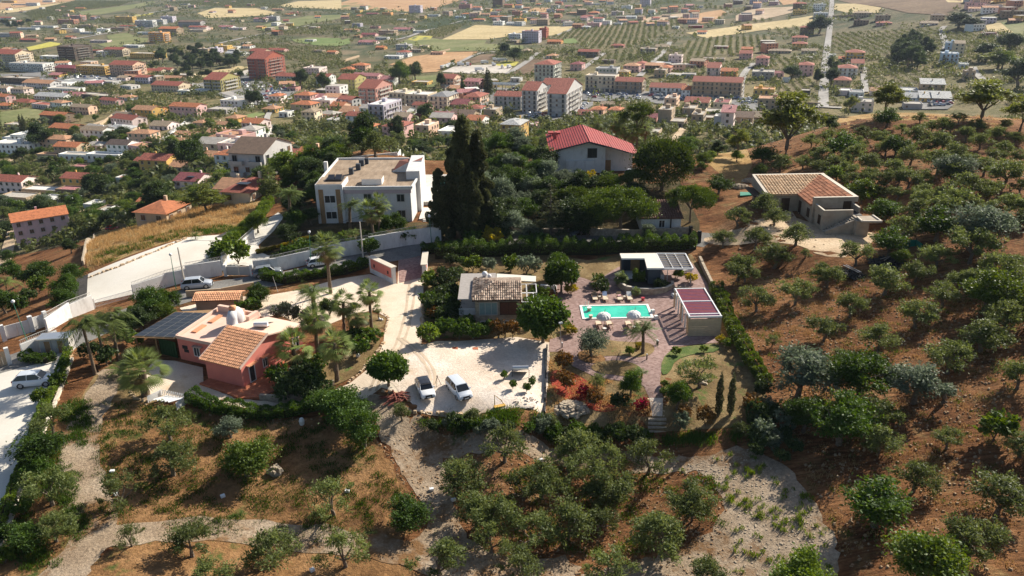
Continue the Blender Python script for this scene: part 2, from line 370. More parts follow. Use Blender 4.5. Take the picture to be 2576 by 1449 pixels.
# ground zones
M_soil=groundmat('red_soil', [(.12,.050,.022),(.225,.10,.043),(.30,.145,.064),(.39,.22,.115)],0.10,1.3,0.42,1.5,stretch=(2.2,0.5),patches=[((.12,.10,.035),.10,.60,.12)])
M_ground=None
def make_ground_material():
    """red hill earth above, olive-green scrub and dry earth down in the valley"""
    mt,N,L,P=newmat('terrain');P.inputs['Roughness'].default_value=.95;P.inputs['Specular IOR Level'].default_value=.1
    geo=N.new('ShaderNodeNewGeometry');pos=geo.outputs['Position']
    def noise(sc,det=7,rg=.65,off=0):
        n=N.new('ShaderNodeTexNoise');n.inputs['Scale'].default_value=sc;n.inputs['Detail'].default_value=det;n.inputs['Roughness'].default_value=rg
        mp=N.new('ShaderNodeMapping');mp.inputs['Location'].default_value=(off,off*.7,0);L.new(pos,mp.inputs[0]);L.new(mp.outputs[0],n.inputs['Vector']);return n.outputs['Fac']
    def ramp(src,cols,a=.32,b=.68):
        cr=N.new('ShaderNodeValToRGB');e=cr.color_ramp.elements;e[0].position=a;e[0].color=(*cols[0],1);e[1].position=b;e[1].color=(*cols[-1],1)
        for i in range(1,len(cols) - 1): e.new(a+(b - a)*i/(len(cols) - 1)).color=(*cols[i],1)
        L.new(src,cr.inputs[0]);return cr.outputs[0]
    def mix(f,a,b):
        mx=N.new('ShaderNodeMix');mx.data_type='RGBA'; L.new(f,mx.inputs[0]);L.new(a,mx.inputs[6]);L.new(b,mx.inputs[7]);return mx.outputs[2]
    def rng_(s,a,b,c=0,d=1):
        mr=N.new('ShaderNodeMapRange');L.new(s,mr.inputs[0]);mr.inputs[1].default_value=a;mr.inputs[2].default_value=b;mr.inputs[3].default_value=c;mr.inputs[4].default_value=d;return mr.outputs[0]
    soil=ramp(noise(.10),[(.12,.050,.022),(.225,.10,.043),(.30,.145,.064),(.39,.22,.115)])
    scrub=ramp(noise(.02,8,.7,9),[(.06,.07,.025),(.12,.115,.045),(.26,.21,.11),(.15,.14,.06),(.33,.26,.15)],.3,.7)
    far=ramp(noise(.0035,8,.7,20),[(.05,.07,.03),(.09,.10,.05),(.20,.165,.10),(.07,.09,.045),(.26,.205,.13)],.36,.64)
    sp=N.new('ShaderNodeSeparateXYZ');L.new(pos,sp.inputs[0])
    valley=mix(rng_(sp.outputs['Y'],700,1100),scrub,far)
    zz=N.new('ShaderNodeMath');zz.operation='MULTIPLY_ADD'; L.new(noise(.05,5),zz.inputs[0]);zz.inputs[1].default_value=10;L.new(sp.outputs['Z'],zz.inputs[2])
    rgb=N.new('ShaderNodeRGB');rgb.outputs[0].default_value=(.30,.225,.10,1);rg2=N.new('ShaderNodeRGB');rg2.outputs[0].default_value=(.075,.07,.03,1)
    soil=mix(rng_(noise(.16,8,.7,31),.56,.68,0,.75),soil,rgb.outputs[0]);soil=mix(rng_(noise(.3,8,.75,47),.57,.66,0,.8),soil,rg2.outputs[0])
    col=mix(rng_(zz.outputs[0],-12,-1),valley,soil)
    st_=N.new('ShaderNodeTexNoise');st_.inputs['Scale'].default_value=1.0;st_.inputs['Detail'].default_value=5;st_.inputs['Distortion'].default_value=.5;m3=N.new('ShaderNodeMapping');m3.inputs['Rotation'].default_value=(0,0,.35);m3.inputs['Scale'].default_value=(.4,3.0,1);L.new(pos,m3.inputs[0]);L.new(m3.outputs[0],st_.inputs['Vector'])
    sv=N.new('ShaderNodeVectorMath');sv.operation='SCALE'; L.new(col,sv.inputs[0]);L.new(rng_(st_.outputs['Fac'],.35,.65,.6,1.3),sv.inputs[3]);col=sv.outputs[0]
    fine=rng_(noise(1.3,7,.75,3),.3,.7,.62,1.32)
    vm=N.new('ShaderNodeVectorMath');vm.operation='SCALE'; L.new(col,vm.inputs[0]);L.new(fine,vm.inputs[3]);L.new(vm.outputs[0],P.inputs['Base Color'])
    n1=N.new('ShaderNodeTexNoise');n1.inputs['Scale'].default_value=3.0;n1.inputs['Detail'].default_value=6;n1.inputs['Roughness'].default_value=.7
    mp=N.new('ShaderNodeMapping');mp.inputs['Rotation'].default_value=(0,0,.5);mp.inputs['Scale'].default_value=(.8,2.2,1);L.new(pos,mp.inputs[0]);L.new(mp.outputs[0],n1.inputs['Vector'])
    b=N.new('ShaderNodeBump');b.inputs['Distance'].default_value=.42;L.new(n1.outputs['Fac'],b.inputs['Height']);L.new(b.outputs[0],P.inputs['Normal'])
    return mt
ground=grid_mesh('ground', make_ground_material());tag(ground,kind='structure')

M_gravel=groundmat('cream_gravel', [(.60,.47,.34),(.73,.60,.47),(.80,.70,.58)],.12,5,.05,9,fv=(.8,1.14),patches=[((.50,.33,.19),.13,.56,.16),((.30,.24,.18),.5,.68,.05)])
M_gravel_w=groundmat('white_gravel', [(.54,.43,.34),(.67,.56,.46),(.77,.68,.60)],.2,4,.10,4,fv=(.72,1.2),patches=[((.52,.38,.26),.12,.55,.14),((.34,.28,.23),.6,.64,.06)])
M_gravel_d=groundmat('pink_gravel', [(.25,.18,.12),(.35,.265,.185),(.45,.36,.27)],.22,3.2,.16,3.5,fv=(.55,1.35),patches=[((.20,.11,.05),.12,.52,.08),((.09,.10,.03),.22,.62,.06)])
M_mulch=groundmat('grove_soil', [(.15,.076,.034),(.26,.14,.06),(.35,.20,.095)],.2,1.6,.35,1.8,patches=[((.07,.10,.025),.25,.56,.10),((.11,.07,.04),.5,.62,.1)])
M_dry=groundmat('dry_grass', [(.26,.15,.06),(.40,.25,.10),(.46,.32,.16)],.15,2.2,.35,2.2,patches=[((.12,.15,.04),.2,.58,.1)])
M_dry2=groundmat('garden_grass', [(.13,.085,.04),(.22,.15,.07),(.34,.25,.13)],.3,3.0,.12,4,patches=[((.08,.14,.03),.3,.57,.1)])
M_lawn=groundmat('lawn', [(.06,.10,.025),(.10,.14,.04),(.22,.20,.08)],.4,4,.08,6)
M_dark=groundmat('dark_garden_earth', [(.035,.035,.015),(.085,.065,.03),(.17,.11,.055)],.3,3,.2,3)  # dark brownish ground of the villa garden and the hillside scrub
M_asph=groundmat('asphalt', [(.16,.15,.14),(.22,.21,.195),(.27,.25,.235)],.2,4,.02,10)
M_asphd=groundmat('dark_asphalt', [(.045,.043,.042),(.07,.066,.063),(.11,.10,.095)],.2,3,.05,6)
M_conc=groundmat('concrete_yard', [(.62,.56,.48),(.70,.65,.57),(.76,.71,.64)],.08,2.5,.01,4,fv=(.93,1.05))
M_dirtroad=groundmat('dirt_track', [(.42,.29,.18),(.56,.42,.28),(.64,.50,.35)],.2,3,.08,4)
M_red=groundmat('red_lapilli', [(.22,.04,.025),(.34,.06,.035),(.26,.08,.05)],.5,4,.08,6)
def tilemat(name,c1,c2,cm,sc,w=.5,h=.25,mortar=.02,rot=0.0,bump=.01):
    mt,N,L,P=newmat(name);P.inputs['Roughness'].default_value=.85;P.inputs['Specular IOR Level'].default_value=.2
    geo=N.new('ShaderNodeNewGeometry');mp=N.new('ShaderNodeMapping');mp.inputs['Rotation'].default_value=(0,0,rot);mp.inputs['Scale'].default_value=(sc,)*3
    L.new(geo.outputs['Position'],mp.inputs[0]);b=N.new('ShaderNodeTexBrick');L.new(mp.outputs[0],b.inputs['Vector'])
    b.inputs['Color1'].default_value=(*c1,1);b.inputs['Color2'].default_value=(*c2,1);b.inputs['Mortar'].default_value=(*cm,1)
    b.inputs['Scale'].default_value=1;b.inputs['Mortar Size'].default_value=mortar;b.inputs['Brick Width'].default_value=w;b.inputs['Row Height'].default_value=h
    nz=N.new('ShaderNodeTexNoise');nz.inputs['Scale'].default_value=.7;nz.inputs['Detail'].default_value=6;L.new(geo.outputs['Position'],nz.inputs['Vector'])
    mr=N.new('ShaderNodeMapRange');mr.inputs[3].default_value=.7;mr.inputs[4].default_value=1.3;L.new(nz.outputs['Fac'],mr.inputs[0])
    vm=N.new('ShaderNodeVectorMath');vm.operation='SCALE'; L.new(b.outputs['Color'],vm.inputs[0]);L.new(mr.outputs[0],vm.inputs[3]);L.new(vm.outputs[0],P.inputs['Base Color'])
    bp=N.new('ShaderNodeBump');bp.inputs['Distance'].default_value=bump;bp.invert=True;L.new(b.outputs['Fac'],bp.inputs['Height']);L.new(bp.outputs[0],P.inputs['Normal'])
    return mt
M_paver=tilemat('porphyry_pavers', (.20,.115,.10),(.36,.24,.22),(.33,.25,.21),1.0,.36,.22,.02,.1)
M_terr=tilemat('terracotta_floor', (.42,.13,.065),(.52,.19,.10),(.30,.12,.08),1.0,.4,.4,.015,.35)
M_slab=tilemat('pale_slabs', (.60,.56,.50),(.68,.64,.58),(.42,.39,.35),1.0,1.2,.6,.01,.2)


def fieldmat(name,a,b,c,sc=.02,fine=.25,stretch=None): return groundmat(name,[a,b,c],sc,fine,.05,.5,stretch=stretch)
F_brown=fieldmat('ploughed_brown', (.38,.22,.11),(.46,.28,.15),(.52,.34,.19))
F_gold=fieldmat('stubble_gold', (.42,.33,.17),(.52,.41,.22),(.58,.47,.27))
F_green=fieldmat('young_green', (.13,.155,.06),(.19,.20,.085),(.25,.235,.12))
F_bright=fieldmat('bright_green', (.13,.19,.06),(.17,.22,.08),(.24,.24,.10))
F_yell=fieldmat('yellow_flowers', (.42,.38,.08),(.50,.45,.10),(.40,.36,.15))
F_dark=fieldmat('dark_fallow', (.13,.085,.055),(.19,.13,.085),(.24,.17,.11))
F_grove=fieldmat('grove_floor', (.10,.105,.045),(.17,.145,.075),(.24,.19,.115))
F_pink=fieldmat('bare_slope', (.36,.27,.18),(.46,.35,.24),(.54,.43,.31))
F_lot=fieldmat('gravel_lot', (.48,.43,.37),(.56,.51,.45),(.62,.57,.51))
F_asph=fieldmat('town_asphalt', (.17,.165,.16),(.22,.215,.21),(.28,.27,.26),.05,.5)
def Q(zx,zy,z):
    return (zx/3.0+(0,858.7,1717.3)[z - 1],zy/3.0)
def fld(z,pp,mt,lift=.5,name='field'): return sheet(name,[Q(a,b,z) for a,b in pp] if z else pp,mt,lift)
FIELDS=[
 (1,[(0,75),(560,5),(640,-40),(300,-40),(0,20)],F_brown),(1,[(0,78),(0,105),(180,85),(560,8)],F_gold),
 (1,[(1490,100),(1620,60),(1930,62),(2080,95),(2060,110),(1900,125),(1560,138)],F_gold),
 (1,[(1900,215),(2080,165),(2330,120),(2576,112),(2576,140),(2300,190),(2080,235),(1960,232)],F_green),
 (1,[(2100,45),(2250,10),(2576,0),(2576,75),(2330,62),(2200,60)],F_gold),
 (1,[(2200,300),(2360,285),(2576,290),(2576,350),(2420,350),(2230,320)],F_bright),
 (1,[(590,90),(1000,35),(1150,10),(1180,20),(990,70),(760,110),(620,118)],F_green),
 (1,[(800,270),(960,248),(1040,285),(1120,290),(1100,330),(960,350),(820,365),(740,340),(830,310)],F_green),
 (1,[(200,360),(380,318),(470,330),(440,345),(220,385)],F_yell),(1,[(1000,130),(1010,115),(1160,98),(1150,110)],F_yell),
 (1,[(1470,580),(1490,560),(1800,500),(1890,510),(1700,560),(1560,590)],F_gold),(1,[(1620,600),(1900,520),(1900,560),(1700,600)],F_lot),
 (1,[(0,850),(200,820),(360,840),(340,890),(170,930),(0,960)],F_green),(1,[(1820,880),(1990,840),(2000,870),(1900,900),(1820,905)],F_bright),
 (2,[(0,20),(70,0),(200,-50),(1000,-60),(880,10),(720,60),(500,90),(330,80),(0,75)],F_brown),(2,[(0,30),(120,20),(300,60),(520,92),(330,90),(0,78)],F_green),
 (2,[(360,490),(540,430),(780,395),(1030,392),(1000,420),(720,545),(600,552),(540,520)],F_brown),
 (2,[(760,300),(1010,190),(1400,205),(1760,200),(1650,265),(1540,275),(1520,250),(1340,250),(1240,280),(1100,300)],F_gold),
 (2,[(430,330),(560,270),(760,300),(1100,305),(1080,330),(1370,345),(1380,375),(1060,385),(760,395),(560,350)],F_green),
 (2,[(500,300),(560,270),(690,275),(670,300),(560,310)],F_yell),(2,[(1150,495),(1240,460),(1340,470),(1310,500),(1230,505)],F_yell),
 (2,[(760,545),(860,500),(1150,490),(1290,510),(1250,555),(1000,560)],F_lot),(2,[(900,480),(1050,415),(1170,410),(1130,450),(1000,480)],F_dark),
 (2,[(1290,560),(1440,455),(1580,450),(1620,480),(1560,570)],F_dark),(2,[(0,305),(60,290),(70,330),(0,345)],F_bright),
 (2,[(1660,300),(1760,290),(1800,330),(1680,330)],F_bright),(2,[(1380,90),(1460,60),(1590,60),(1540,95)],F_brown),
 (2,[(2240,170),(2330,130),(2576,100),(2576,135),(2400,160)],F_pink),(2,[(540,580),(720,570),(720,660),(540,660)],F_green),
 (3,[(1150,0),(1400,0),(1700,-40),(2100,-60),(2100,60),(1990,100),(2080,130),(1700,100),(1500,55),(1280,30)],F_dark),(3,[(1150,30),(1300,30),(1500,60),(1480,100),(1250,100),(1140,75)],F_gold),
 (3,[(70,160),(130,100),(290,75),(330,95),(220,170),(140,180)],F_brown),(3,[(400,120),(520,65),(840,50),(860,90),(600,150),(400,160)],F_pink),
 (3,[(720,0),(860,-20),(860,25),(760,40)],F_brown),(3,[(20,250),(300,215),(460,190),(980,120),(980,190),(600,230),(400,260),(180,290)],F_gold),
 (3,[(2280,175),(2400,175),(2500,250),(2430,250),(2300,235)],F_gold),(3,[(2200,180),(2275,180),(2290,235),(2200,225)],F_dark),(3,[(2400,170),(2576,165),(2576,280),(2520,280)],F_green),
 (3,[(1980,0),(2576,-20),(2576,20),(2300,25),(2000,20)],F_gold),
]
for z,pp,mt in FIELDS: fld(z,pp,mt)
GROVES=[
 (1,[(1250,20),(1600,0),(2240,-10),(2100,60),(1900,60),(1650,50),(1300,25)],7,20,.5),(1,[(180,100),(560,10),(1000,10),(900,45),(600,80),(500,115),(250,150)],7,20,.5),
 (1,[(2400,350),(2576,355),(2576,480),(2400,480),(2170,450),(2170,370)],7,20,.5),(1,[(1920,330),(2160,345),(2300,360),(2200,440),(1900,350)],7,20,.8),(1,[(1930,240),(2300,200),(2576,190),(2576,230),(2200,270)],8,20,.8),
 (2,[(0,120),(250,115),(520,120),(620,160),(300,190),(0,195)],7,20,.5),(2,[(560,270),(760,200),(930,180),(900,210),(760,290)],7,20,.6),
 (2,[(1580,280),(1780,200),(2100,190),(2300,140),(2576,140),(2576,200),(2420,250),(2300,330),(1980,400),(1800,350)],7.5,10,.9),
 (2,[(900,560),(1450,570),(1450,620),(1150,630),(900,600)],7,20,1),(2,[(1900,480),(1990,420),(2250,370),(2300,410),(2200,440),(2100,470)],7,10,1),
 (3,[(0,330),(140,290),(650,270),(700,330),(600,400),(420,410),(0,440)],7.5,15,.3),(3,[(1130,260),(1440,240),(1440,420),(1130,400)],7,12,.3),
 (3,[(1450,240),(1930,220),(1960,370),(1870,400),(1450,420)],7,12,.2),(3,[(2000,250),(2200,240),(2240,310),(2100,330),(1990,320)],6,12,.2),
 (3,[(1600,560),(1850,540),(1840,650),(1600,650)],7,12,.3),(3,[(730,620),(1040,600),(1040,780),(860,780),(730,740)],6.5,12,.3),
 (3,[(1090,740),(1210,740),(1200,800),(1090,800)],6,12,.3),(3,[(130,40),(350,60),(290,180),(230,160),(330,90)],8,12,.8),(3,[(450,130),(980,190),(980,250),(760,260),(400,170)],10,12,1.2),
 (3,[(1400,600),(1560,600),(1580,690),(1400,690)],6,12,.4),(3,[(0,450),(200,440),(180,560),(0,560)],6,12,.9),(3,[(650,440),(860,440),(800,540),(680,520)],6.5,12,.8),
]
for i,(z,pp,sp_,rd,jt) in enumerate(GROVES): fld(z,pp,F_grove,.35,'grove_floor')


for z,pp in [(1,[(1480,640),(1620,600),(1890,560),(1930,610),(2120,640),(2290,660),(2200,720),(2080,800),(1960,800),(1790,760),(1700,740)]),
              (1,[(0,560),(120,560),(340,540),(560,570),(860,580),(960,610),(860,640),(640,650),(500,620),(200,690),(0,640)]),
              (2,[(1820,760),(1820,690),(2060,690),(2576,700),(2576,760),(2420,790),(2300,780),(2150,760),(1960,770)]),
              (2,[(1190,900),(1330,850),(1700,880),(1800,800),(1900,770),(1900,800),(1760,880),(1500,930),(1250,920)]),
              (2,[(880,720),(980,690),(1150,660),(1330,680),(1150,720),(1150,800),(870,790)]),
              (2,[(300,830),(700,800),(860,790),(860,830),(680,850),(300,850)]),
              (3,[(0,740),(430,745),(560,730),(570,850),(520,860),(380,790),(160,760),(0,760)]),(3,[(1790,780),(2030,765),(2040,800),(2000,830),(1800,830)])]:
    fld(z,pp,F_asph,.6,'car_park_tarmac')
def road(z,pp,w,mt=M_asph,lift=.75,name='road'): return strip(name,[Q(a,b,z) for a,b in pp] if z else pp,w,mt,lift)
F_road=fieldmat('old_tarmac', (.30,.28,.26),(.36,.34,.32),(.42,.40,.37))
for z,pp,w in [(3,[(1060,810),(1062,700),(1070,600),(1080,450),(1095,330),(1112,200),(1122,100),(1125,-40)],7),
    (3,[(850,800),(1060,812),(1200,820)],6),(3,[(430,740),(440,620),(470,540),(540,480)],6),(3,[(700,-20),(720,40)],6),
    (3,[(1985,380),(1985,330),(1960,270),(1950,220),(1980,200)],6),(3,[(2200,640),(2280,620),(2210,560),(2190,510)],5),(3,[(1375,700),(1370,600),(1360,510)],5),(3,[(860,430),(1060,440)],5),
    (2,[(1260,560),(1420,455),(1490,400)],7),(2,[(360,310),(500,285),(620,235),(720,215)],8),(2,[(1810,530),(1980,405)],6),(2,[(2250,580),(2340,480),(2450,380),(2480,320)],6),
    (2,[(1620,270),(1700,240),(1760,210)],5),(2,[(890,475),(1040,400),(1210,392)],6),(2,[(1320,95),(1420,70)],5),(2,[(820,185),(900,160),(1000,150)],5),
    (1,[(1380,55),(1180,90),(1000,125)],8),(1,[(1650,330),(1850,285),(1950,265),(2120,240),(2330,195)],7),(1,[(540,300),(800,255),(1000,225),(1200,205)],8),
    (1,[(0,635),(300,700),(560,640),(900,600),(1100,590),(1480,640),(1700,700),(2000,790),(2200,740),(2500,660)],10),
    (1,[(1370,940),(1250,1040),(1180,1120)],4),(1,[(2080,800),(2000,900),(2050,1000),(1990,1080)],4),(2,[(0,830),(90,830),(300,850)],6),
    (1,[(640,1040),(800,980),(950,860),(1000,820)],5)]:
    road(z,pp,w,F_road)
for pp,w in [([(0,415),(60,390),(150,345),(210,325),(270,300),(330,285)],5),([(640,385),(665,350),(690,330)],5),([(0,690),(25,610),(40,560),(160,540),(240,525)],4),([(1690,372),(1715,330),(1725,310)],4)]:
    strip('lane', pp,w,M_dirtroad,.3)

# the estate's own ground
sheet('gravel_drive', [(1068,655),(1066,700),(1064,760),(1062,815),(1060,868),(1100,858),(1300,848),(1384,862),(1378,960),(1370,1052),(1200,1043),(1048,1034),(1030,1008),(990,985),(960,975),(940,990),(905,1020),(850,1012),(800,1004),(740,1022),(650,1032),(560,1017),(475,1000),(400,1006),(365,985),(368,930),(392,905),(440,908),(510,925),(512,962),(560,990),(640,1008),(700,1010),(760,1002),(830,985),(880,965),(930,925),(958,880),(965,862),(967,838),(975,800),(940,780),(880,795),(800,828),(745,815),(700,790),(670,800),(600,780),(470,795),(452,775),(560,750),(680,742),(760,728),(850,702),(930,690),(965,700),(1000,715),(1003,650)],M_gravel,.03)
sheet('parking_gravel', [(1120,858),(1300,850),(1384,864),(1378,960),(1368,1050),(1200,1042),(1050,1033),(1020,1000),(985,960),(1030,900),(1062,878)],M_gravel_w,.05,ragged=.25)
for dx in (0,16): strip('wheel_track', [(1030+dx,715),(1022+dx,770),(1012+dx,830),(985+dx,890),(945+dx,945),(930+dx,985)],.38,mat('wheel_rut', (.52,.41,.30),.95,.2,.8),.045,ragged=.06)
for dx in (0,13): strip('wheel_track', [(1000+dx,850),(1050+dx,890),(1085+dx,940),(1080+dx,975)],.35,MATS['wheel_rut'],.065,ragged=.06)

sheet('gravel_track', [(905,1018),(945,985),(985,1000),(1048,1052),(1090,1058),(1100,1100),(1180,1095),(1400,1125),(1640,1145),(1760,1150),(1880,1120),(1960,1160),(2030,1230),(2080,1300),(2120,1449),(2120,1520),(1500,1520),(1440,1449),(1560,1420),(1700,1385),(1790,1340),(1825,1270),(1800,1200),(1730,1180),(1560,1190),(1400,1165),(1240,1140),(1130,1150),(1100,1150),(1140,1230),(1155,1330),(1210,1380),(1290,1400),(1460,1400),(1440,1520),(1260,1520),(1100,1400),(1000,1385),(1070,1340),(1075,1270),(1000,1180),(970,1110),(930,1050)],M_gravel_d,.03,smooth=1,ragged=.35,step=.8)
strip('gravel_track', [(290,925),(262,980),(215,1060),(200,1130),(205,1220),(240,1300),(240,1350),(180,1420),(120,1500)],[3.2,4.4],M_gravel_d,.045,ragged=.3)
strip('gravel_track', [(215,1365),(340,1345),(480,1330),(640,1338),(780,1352),(920,1375),(1010,1385),(1110,1420),(1200,1480)],3.2,M_gravel_d,.06,ragged=.3)

sheet('grove_earth', [(240,1010),(380,1010),(480,1030),(640,1060),(760,1050),(890,1045),(940,1090),(1000,1190),(1060,1270),(1060,1330),(990,1375),(900,1365),(780,1345),(640,1330),(480,1322),(340,1335),(250,1345),(240,1290),(225,1200),(230,1120),(235,1060)],M_mulch,.02,smooth=1,ragged=.3)
sheet('grove_earth', [(200,1449),(270,1380),(420,1350),(640,1352),(900,1395),(1050,1430),(1130,1560),(120,1560)],M_mulch,.02,smooth=1,ragged=.3)
sheet('grove_earth', [(180,1000),(280,940),(240,1020),(205,1100),(195,1220),(225,1320),(160,1420),(100,1520),(-60,1520),(0,1400),(60,1240),(110,1120)],M_mulch,.015,smooth=1)

sheet('garden_floor', [(1378,880),(1375,1050),(1500,1075),(1700,1085),(1860,1075),(1930,1060),(1925,960),(1860,870),(1810,790),(1780,700),(1740,640),(1560,640),(1480,655),(1380,640),(1080,640),(1062,700),(1070,860),(1130,850),(1390,850)],M_dry2,.02,smooth=0)
sheet('pool_paving', [(1397,735),(1408,690),(1450,695),(1500,712),(1556,672),(1650,663),(1740,660),(1777,710),(1800,780),(1816,862),(1760,866),(1700,873),(1668,905),(1660,960),(1668,1003),(1633,1003),(1620,972),(1570,960),(1500,950),(1440,922),(1412,885),(1380,886),(1383,855),(1440,838),(1425,815),(1396,795)],M_paver,.06)
for pp,mt in [([(1455,862),(1500,850),(1560,862),(1640,862),(1650,885),(1620,902),(1560,895),(1480,900)],M_dry2),([(1480,920),(1540,905),(1600,915),(1622,940),(1610,960),(1560,945),(1500,940)],M_dry2),
               ([(1465,880),(1520,895),(1525,915),(1470,915),(1448,895)],M_mulch)]:
    sheet('planting_bed', pp,mt,.10,smooth=2)
sheet('lawn', [(1665,905),(1690,880),(1740,870),(1806,866),(1812,885),(1750,890),(1700,905),(1685,940),(1662,945)],M_lawn,.09,smooth=1)
sheet('white_path', [(1633,1003),(1668,1003),(1666,1049),(1640,1049)],M_gravel_w,.1)
for pp in [[(1385,930),(1440,935),(1500,975),(1500,1000),(1470,1010),(1400,1000),(1383,960)],[(1475,1000),(1530,1010),(1560,1030),(1520,1040),(1470,1025)]]:
    sheet('red_mulch_bed', pp,M_red,.05,smooth=2)

strip('street', [(-40,935),(60,905),(140,872),(240,826),(330,788),(430,756),(520,727),(620,712),(720,700),(830,672),(930,650),(1010,637),(1100,615),(1250,608),(1500,610),(1660,608),(1745,600),(1790,606)],6.0,M_asph,.035)
sheet('concrete_yard', [(222,690),(470,598),(575,590),(586,612),(540,648),(625,662),(500,700),(330,742),(215,768)],M_conc,.05)
sheet('villa_driveway', [(560,662),(660,560),(700,535),(716,545),(690,580),(650,618),(655,635),(690,650),(690,668),(640,672)],M_slab,.07)
sheet('dark_verge', [(195,700),(222,690),(215,768),(190,790),(150,790)],M_asphd,.05)
sheet('bare_plot', [(540,598),(650,545),(640,575),(600,600)],M_asphd,.06)
sheet('dry_grass_bank', [(222,686),(470,594),(575,585),(660,545),(670,520),(650,500),(560,520),(440,545),(330,570),(246,590),(215,655)],M_dry,.03,smooth=1)
sheet('ploughed_plot', [(-40,640),(60,640),(235,598),(205,665),(190,700),(140,790),(30,770),(-60,780)],M_soil,.05)
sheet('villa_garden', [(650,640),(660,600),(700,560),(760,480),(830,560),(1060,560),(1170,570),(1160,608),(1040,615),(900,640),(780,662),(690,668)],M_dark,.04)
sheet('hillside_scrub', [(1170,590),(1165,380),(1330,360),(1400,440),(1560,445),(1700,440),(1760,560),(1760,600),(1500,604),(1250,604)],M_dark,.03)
sheet('white_yard', [(-60,960),(100,915),(165,880),(160,935),(100,1010),(60,1130),(10,1260),(-60,1400)],M_conc,.05)
sheet('farm_yard', [(1760,602),(1810,590),(1900,560),(1985,520),(2010,560),(2200,580),(2200,610),(2140,650),(2060,645),(2020,620),(1960,612),(1880,612),(1800,618)],M_dirtroad,.04,smooth=1)
sheet('worn_slope', [(1755,395),(1790,385),(1900,405),(1880,440),(1862,480),(1840,470),(1815,440)],M_dry,.04,smooth=2)
sheet('dry_brow', [(2080,300),(2200,283),(2330,283),(2560,300),(2576,325),(2400,303),(2200,305),(2110,330)],M_dry,.04,smooth=1)
sheet('terracotta_terrace', [(505,965),(560,935),(650,905),(730,870),(790,865),(800,890),(760,930),(690,985),(655,1000),(600,1000)],M_terr,.09)
sheet('garden_floor', [(240,940),(300,905),(370,905),(366,985),(400,1010),(290,1030),(200,1010)],M_dry2,.02)
sheet('planting_bed', [(700,985),(760,930),(800,880),(870,840),(960,850),(950,880),(925,920),(880,955),(830,975),(760,995)],M_dry2,.08,smooth=1)
sheet('planting_bed', [(870,800),(900,785),(945,790),(975,800),(960,830),(900,850)],M_dry2,.06,smooth=2)
sheet('cobbled_ramp', [(1003,655),(1062,645),(1060,700),(1004,712)],M_paver,.07)
# vegetation
LM=dict(
 olive=leafmat('olive_leaves', (.052,.080,.020),(.165,.20,.068),.38),
 silver=leafmat('silver_leaves', (.07,.10,.06),(.20,.24,.16)),
 green=leafmat('green_leaves', (.026,.062,.009),(.08,.14,.022),.33),
 bright=leafmat('bright_leaves', (.055,.105,.014),(.15,.21,.035),.33),
 dark=leafmat('dark_leaves', (.024,.046,.013),(.07,.105,.032),.28),
 pine=leafmat('pine_needles', (.028,.058,.010),(.10,.145,.022),.25),
 cypress=leafmat('cypress_leaves', (.026,.040,.016),(.115,.125,.055),.28),
 palm=leafmat('palm_fronds', (.07,.11,.025),(.22,.27,.08),.35),
 dry=leafmat('dry_fronds', (.16,.11,.05),(.28,.21,.10),.2),
 euca=leafmat('eucalyptus_leaves', (.08,.11,.02),(.20,.23,.06),.4),
 red=leafmat('red_flowers', (.10,.06,.02),(.48,.02,.04),.3),
 rusty=leafmat('rusty_leaves', (.10,.06,.02),(.20,.12,.03),.3),
 yellow=leafmat('yellow_shrub', (.22,.20,.02),(.38,.33,.05),.4),
 straw=leafmat('straw', (.34,.23,.09),(.52,.38,.18),.3),
 purple=leafmat('purple_flowers', (.22,.12,.35),(.35,.22,.5),.3),
 far=leafmat('far_foliage', (.050,.068,.020),(.15,.17,.06),.35,0))
M_bark=mat('bark', (.12,.09,.065),.9,.3,6,.02,12,col2=(.2,.16,.12))
M_bark_g=mat('pale_bark', (.28,.24,.19),.9,.3,6,.02,12)
M_palmbark=mat('palm_bark', (.20,.15,.10),.95,.3,9,.03,20,col2=(.10,.07,.05))

def quads(name,C_,U_,V_,tone,mats,mi=None):
    """many small leaves: centre, half axis u, half axis v -> kite shaped quads"""
    n=len(C_);v=np.empty((n,4,3));v[:,0]=C_ - U_;v[:,1]=C_ - V_+U_*.1;v[:,2]=C_+U_;v[:,3]=C_+V_+U_*.1
    me=bpy.data.meshes.new(name);me.vertices.add(n*4);me.vertices.foreach_set('co', v.ravel().astype(np.float32))
    me.loops.add(n*4);me.loops.foreach_set('vertex_index', np.arange(n*4,dtype=np.int32))
    me.polygons.add(n);me.polygons.foreach_set('loop_start', np.arange(0,n*4,4,dtype=np.int32));me.polygons.foreach_set('loop_total', np.full(n,4,np.int32))
    for mt in mats: me.materials.append(mt)
    if mi is not None: me.polygons.foreach_set('material_index', mi.astype(np.int32))
    a=me.attributes.new('tone', 'FLOAT', 'FACE');a.data.foreach_set('value', tone.astype(np.float32))
    me.update(calc_edges=True);return me
def unit(n):
    v=rng.normal(size=(n,3));return v/np.linalg.norm(v,axis=1,keepdims=True)
def leafset(C_,N_,ln,wd,droop=0.0,tone_c=None):
    n=len(C_);u=unit(n)*.8+N_*.75;u[:,2] -= droop;u/= np.linalg.norm(u,axis=1,keepdims=True)
    w=np.cross(u,unit(n));w/= np.linalg.norm(w,axis=1,keepdims=True)+1e-9
    s=rng.uniform(.65,1.35,(n,1));t=rng.uniform(0,1,n) if tone_c is None else np.clip(tone_c+rng.normal(0,.18,n),0,1)
    return C_,u*ln/2*s,w*wd/2*s,t
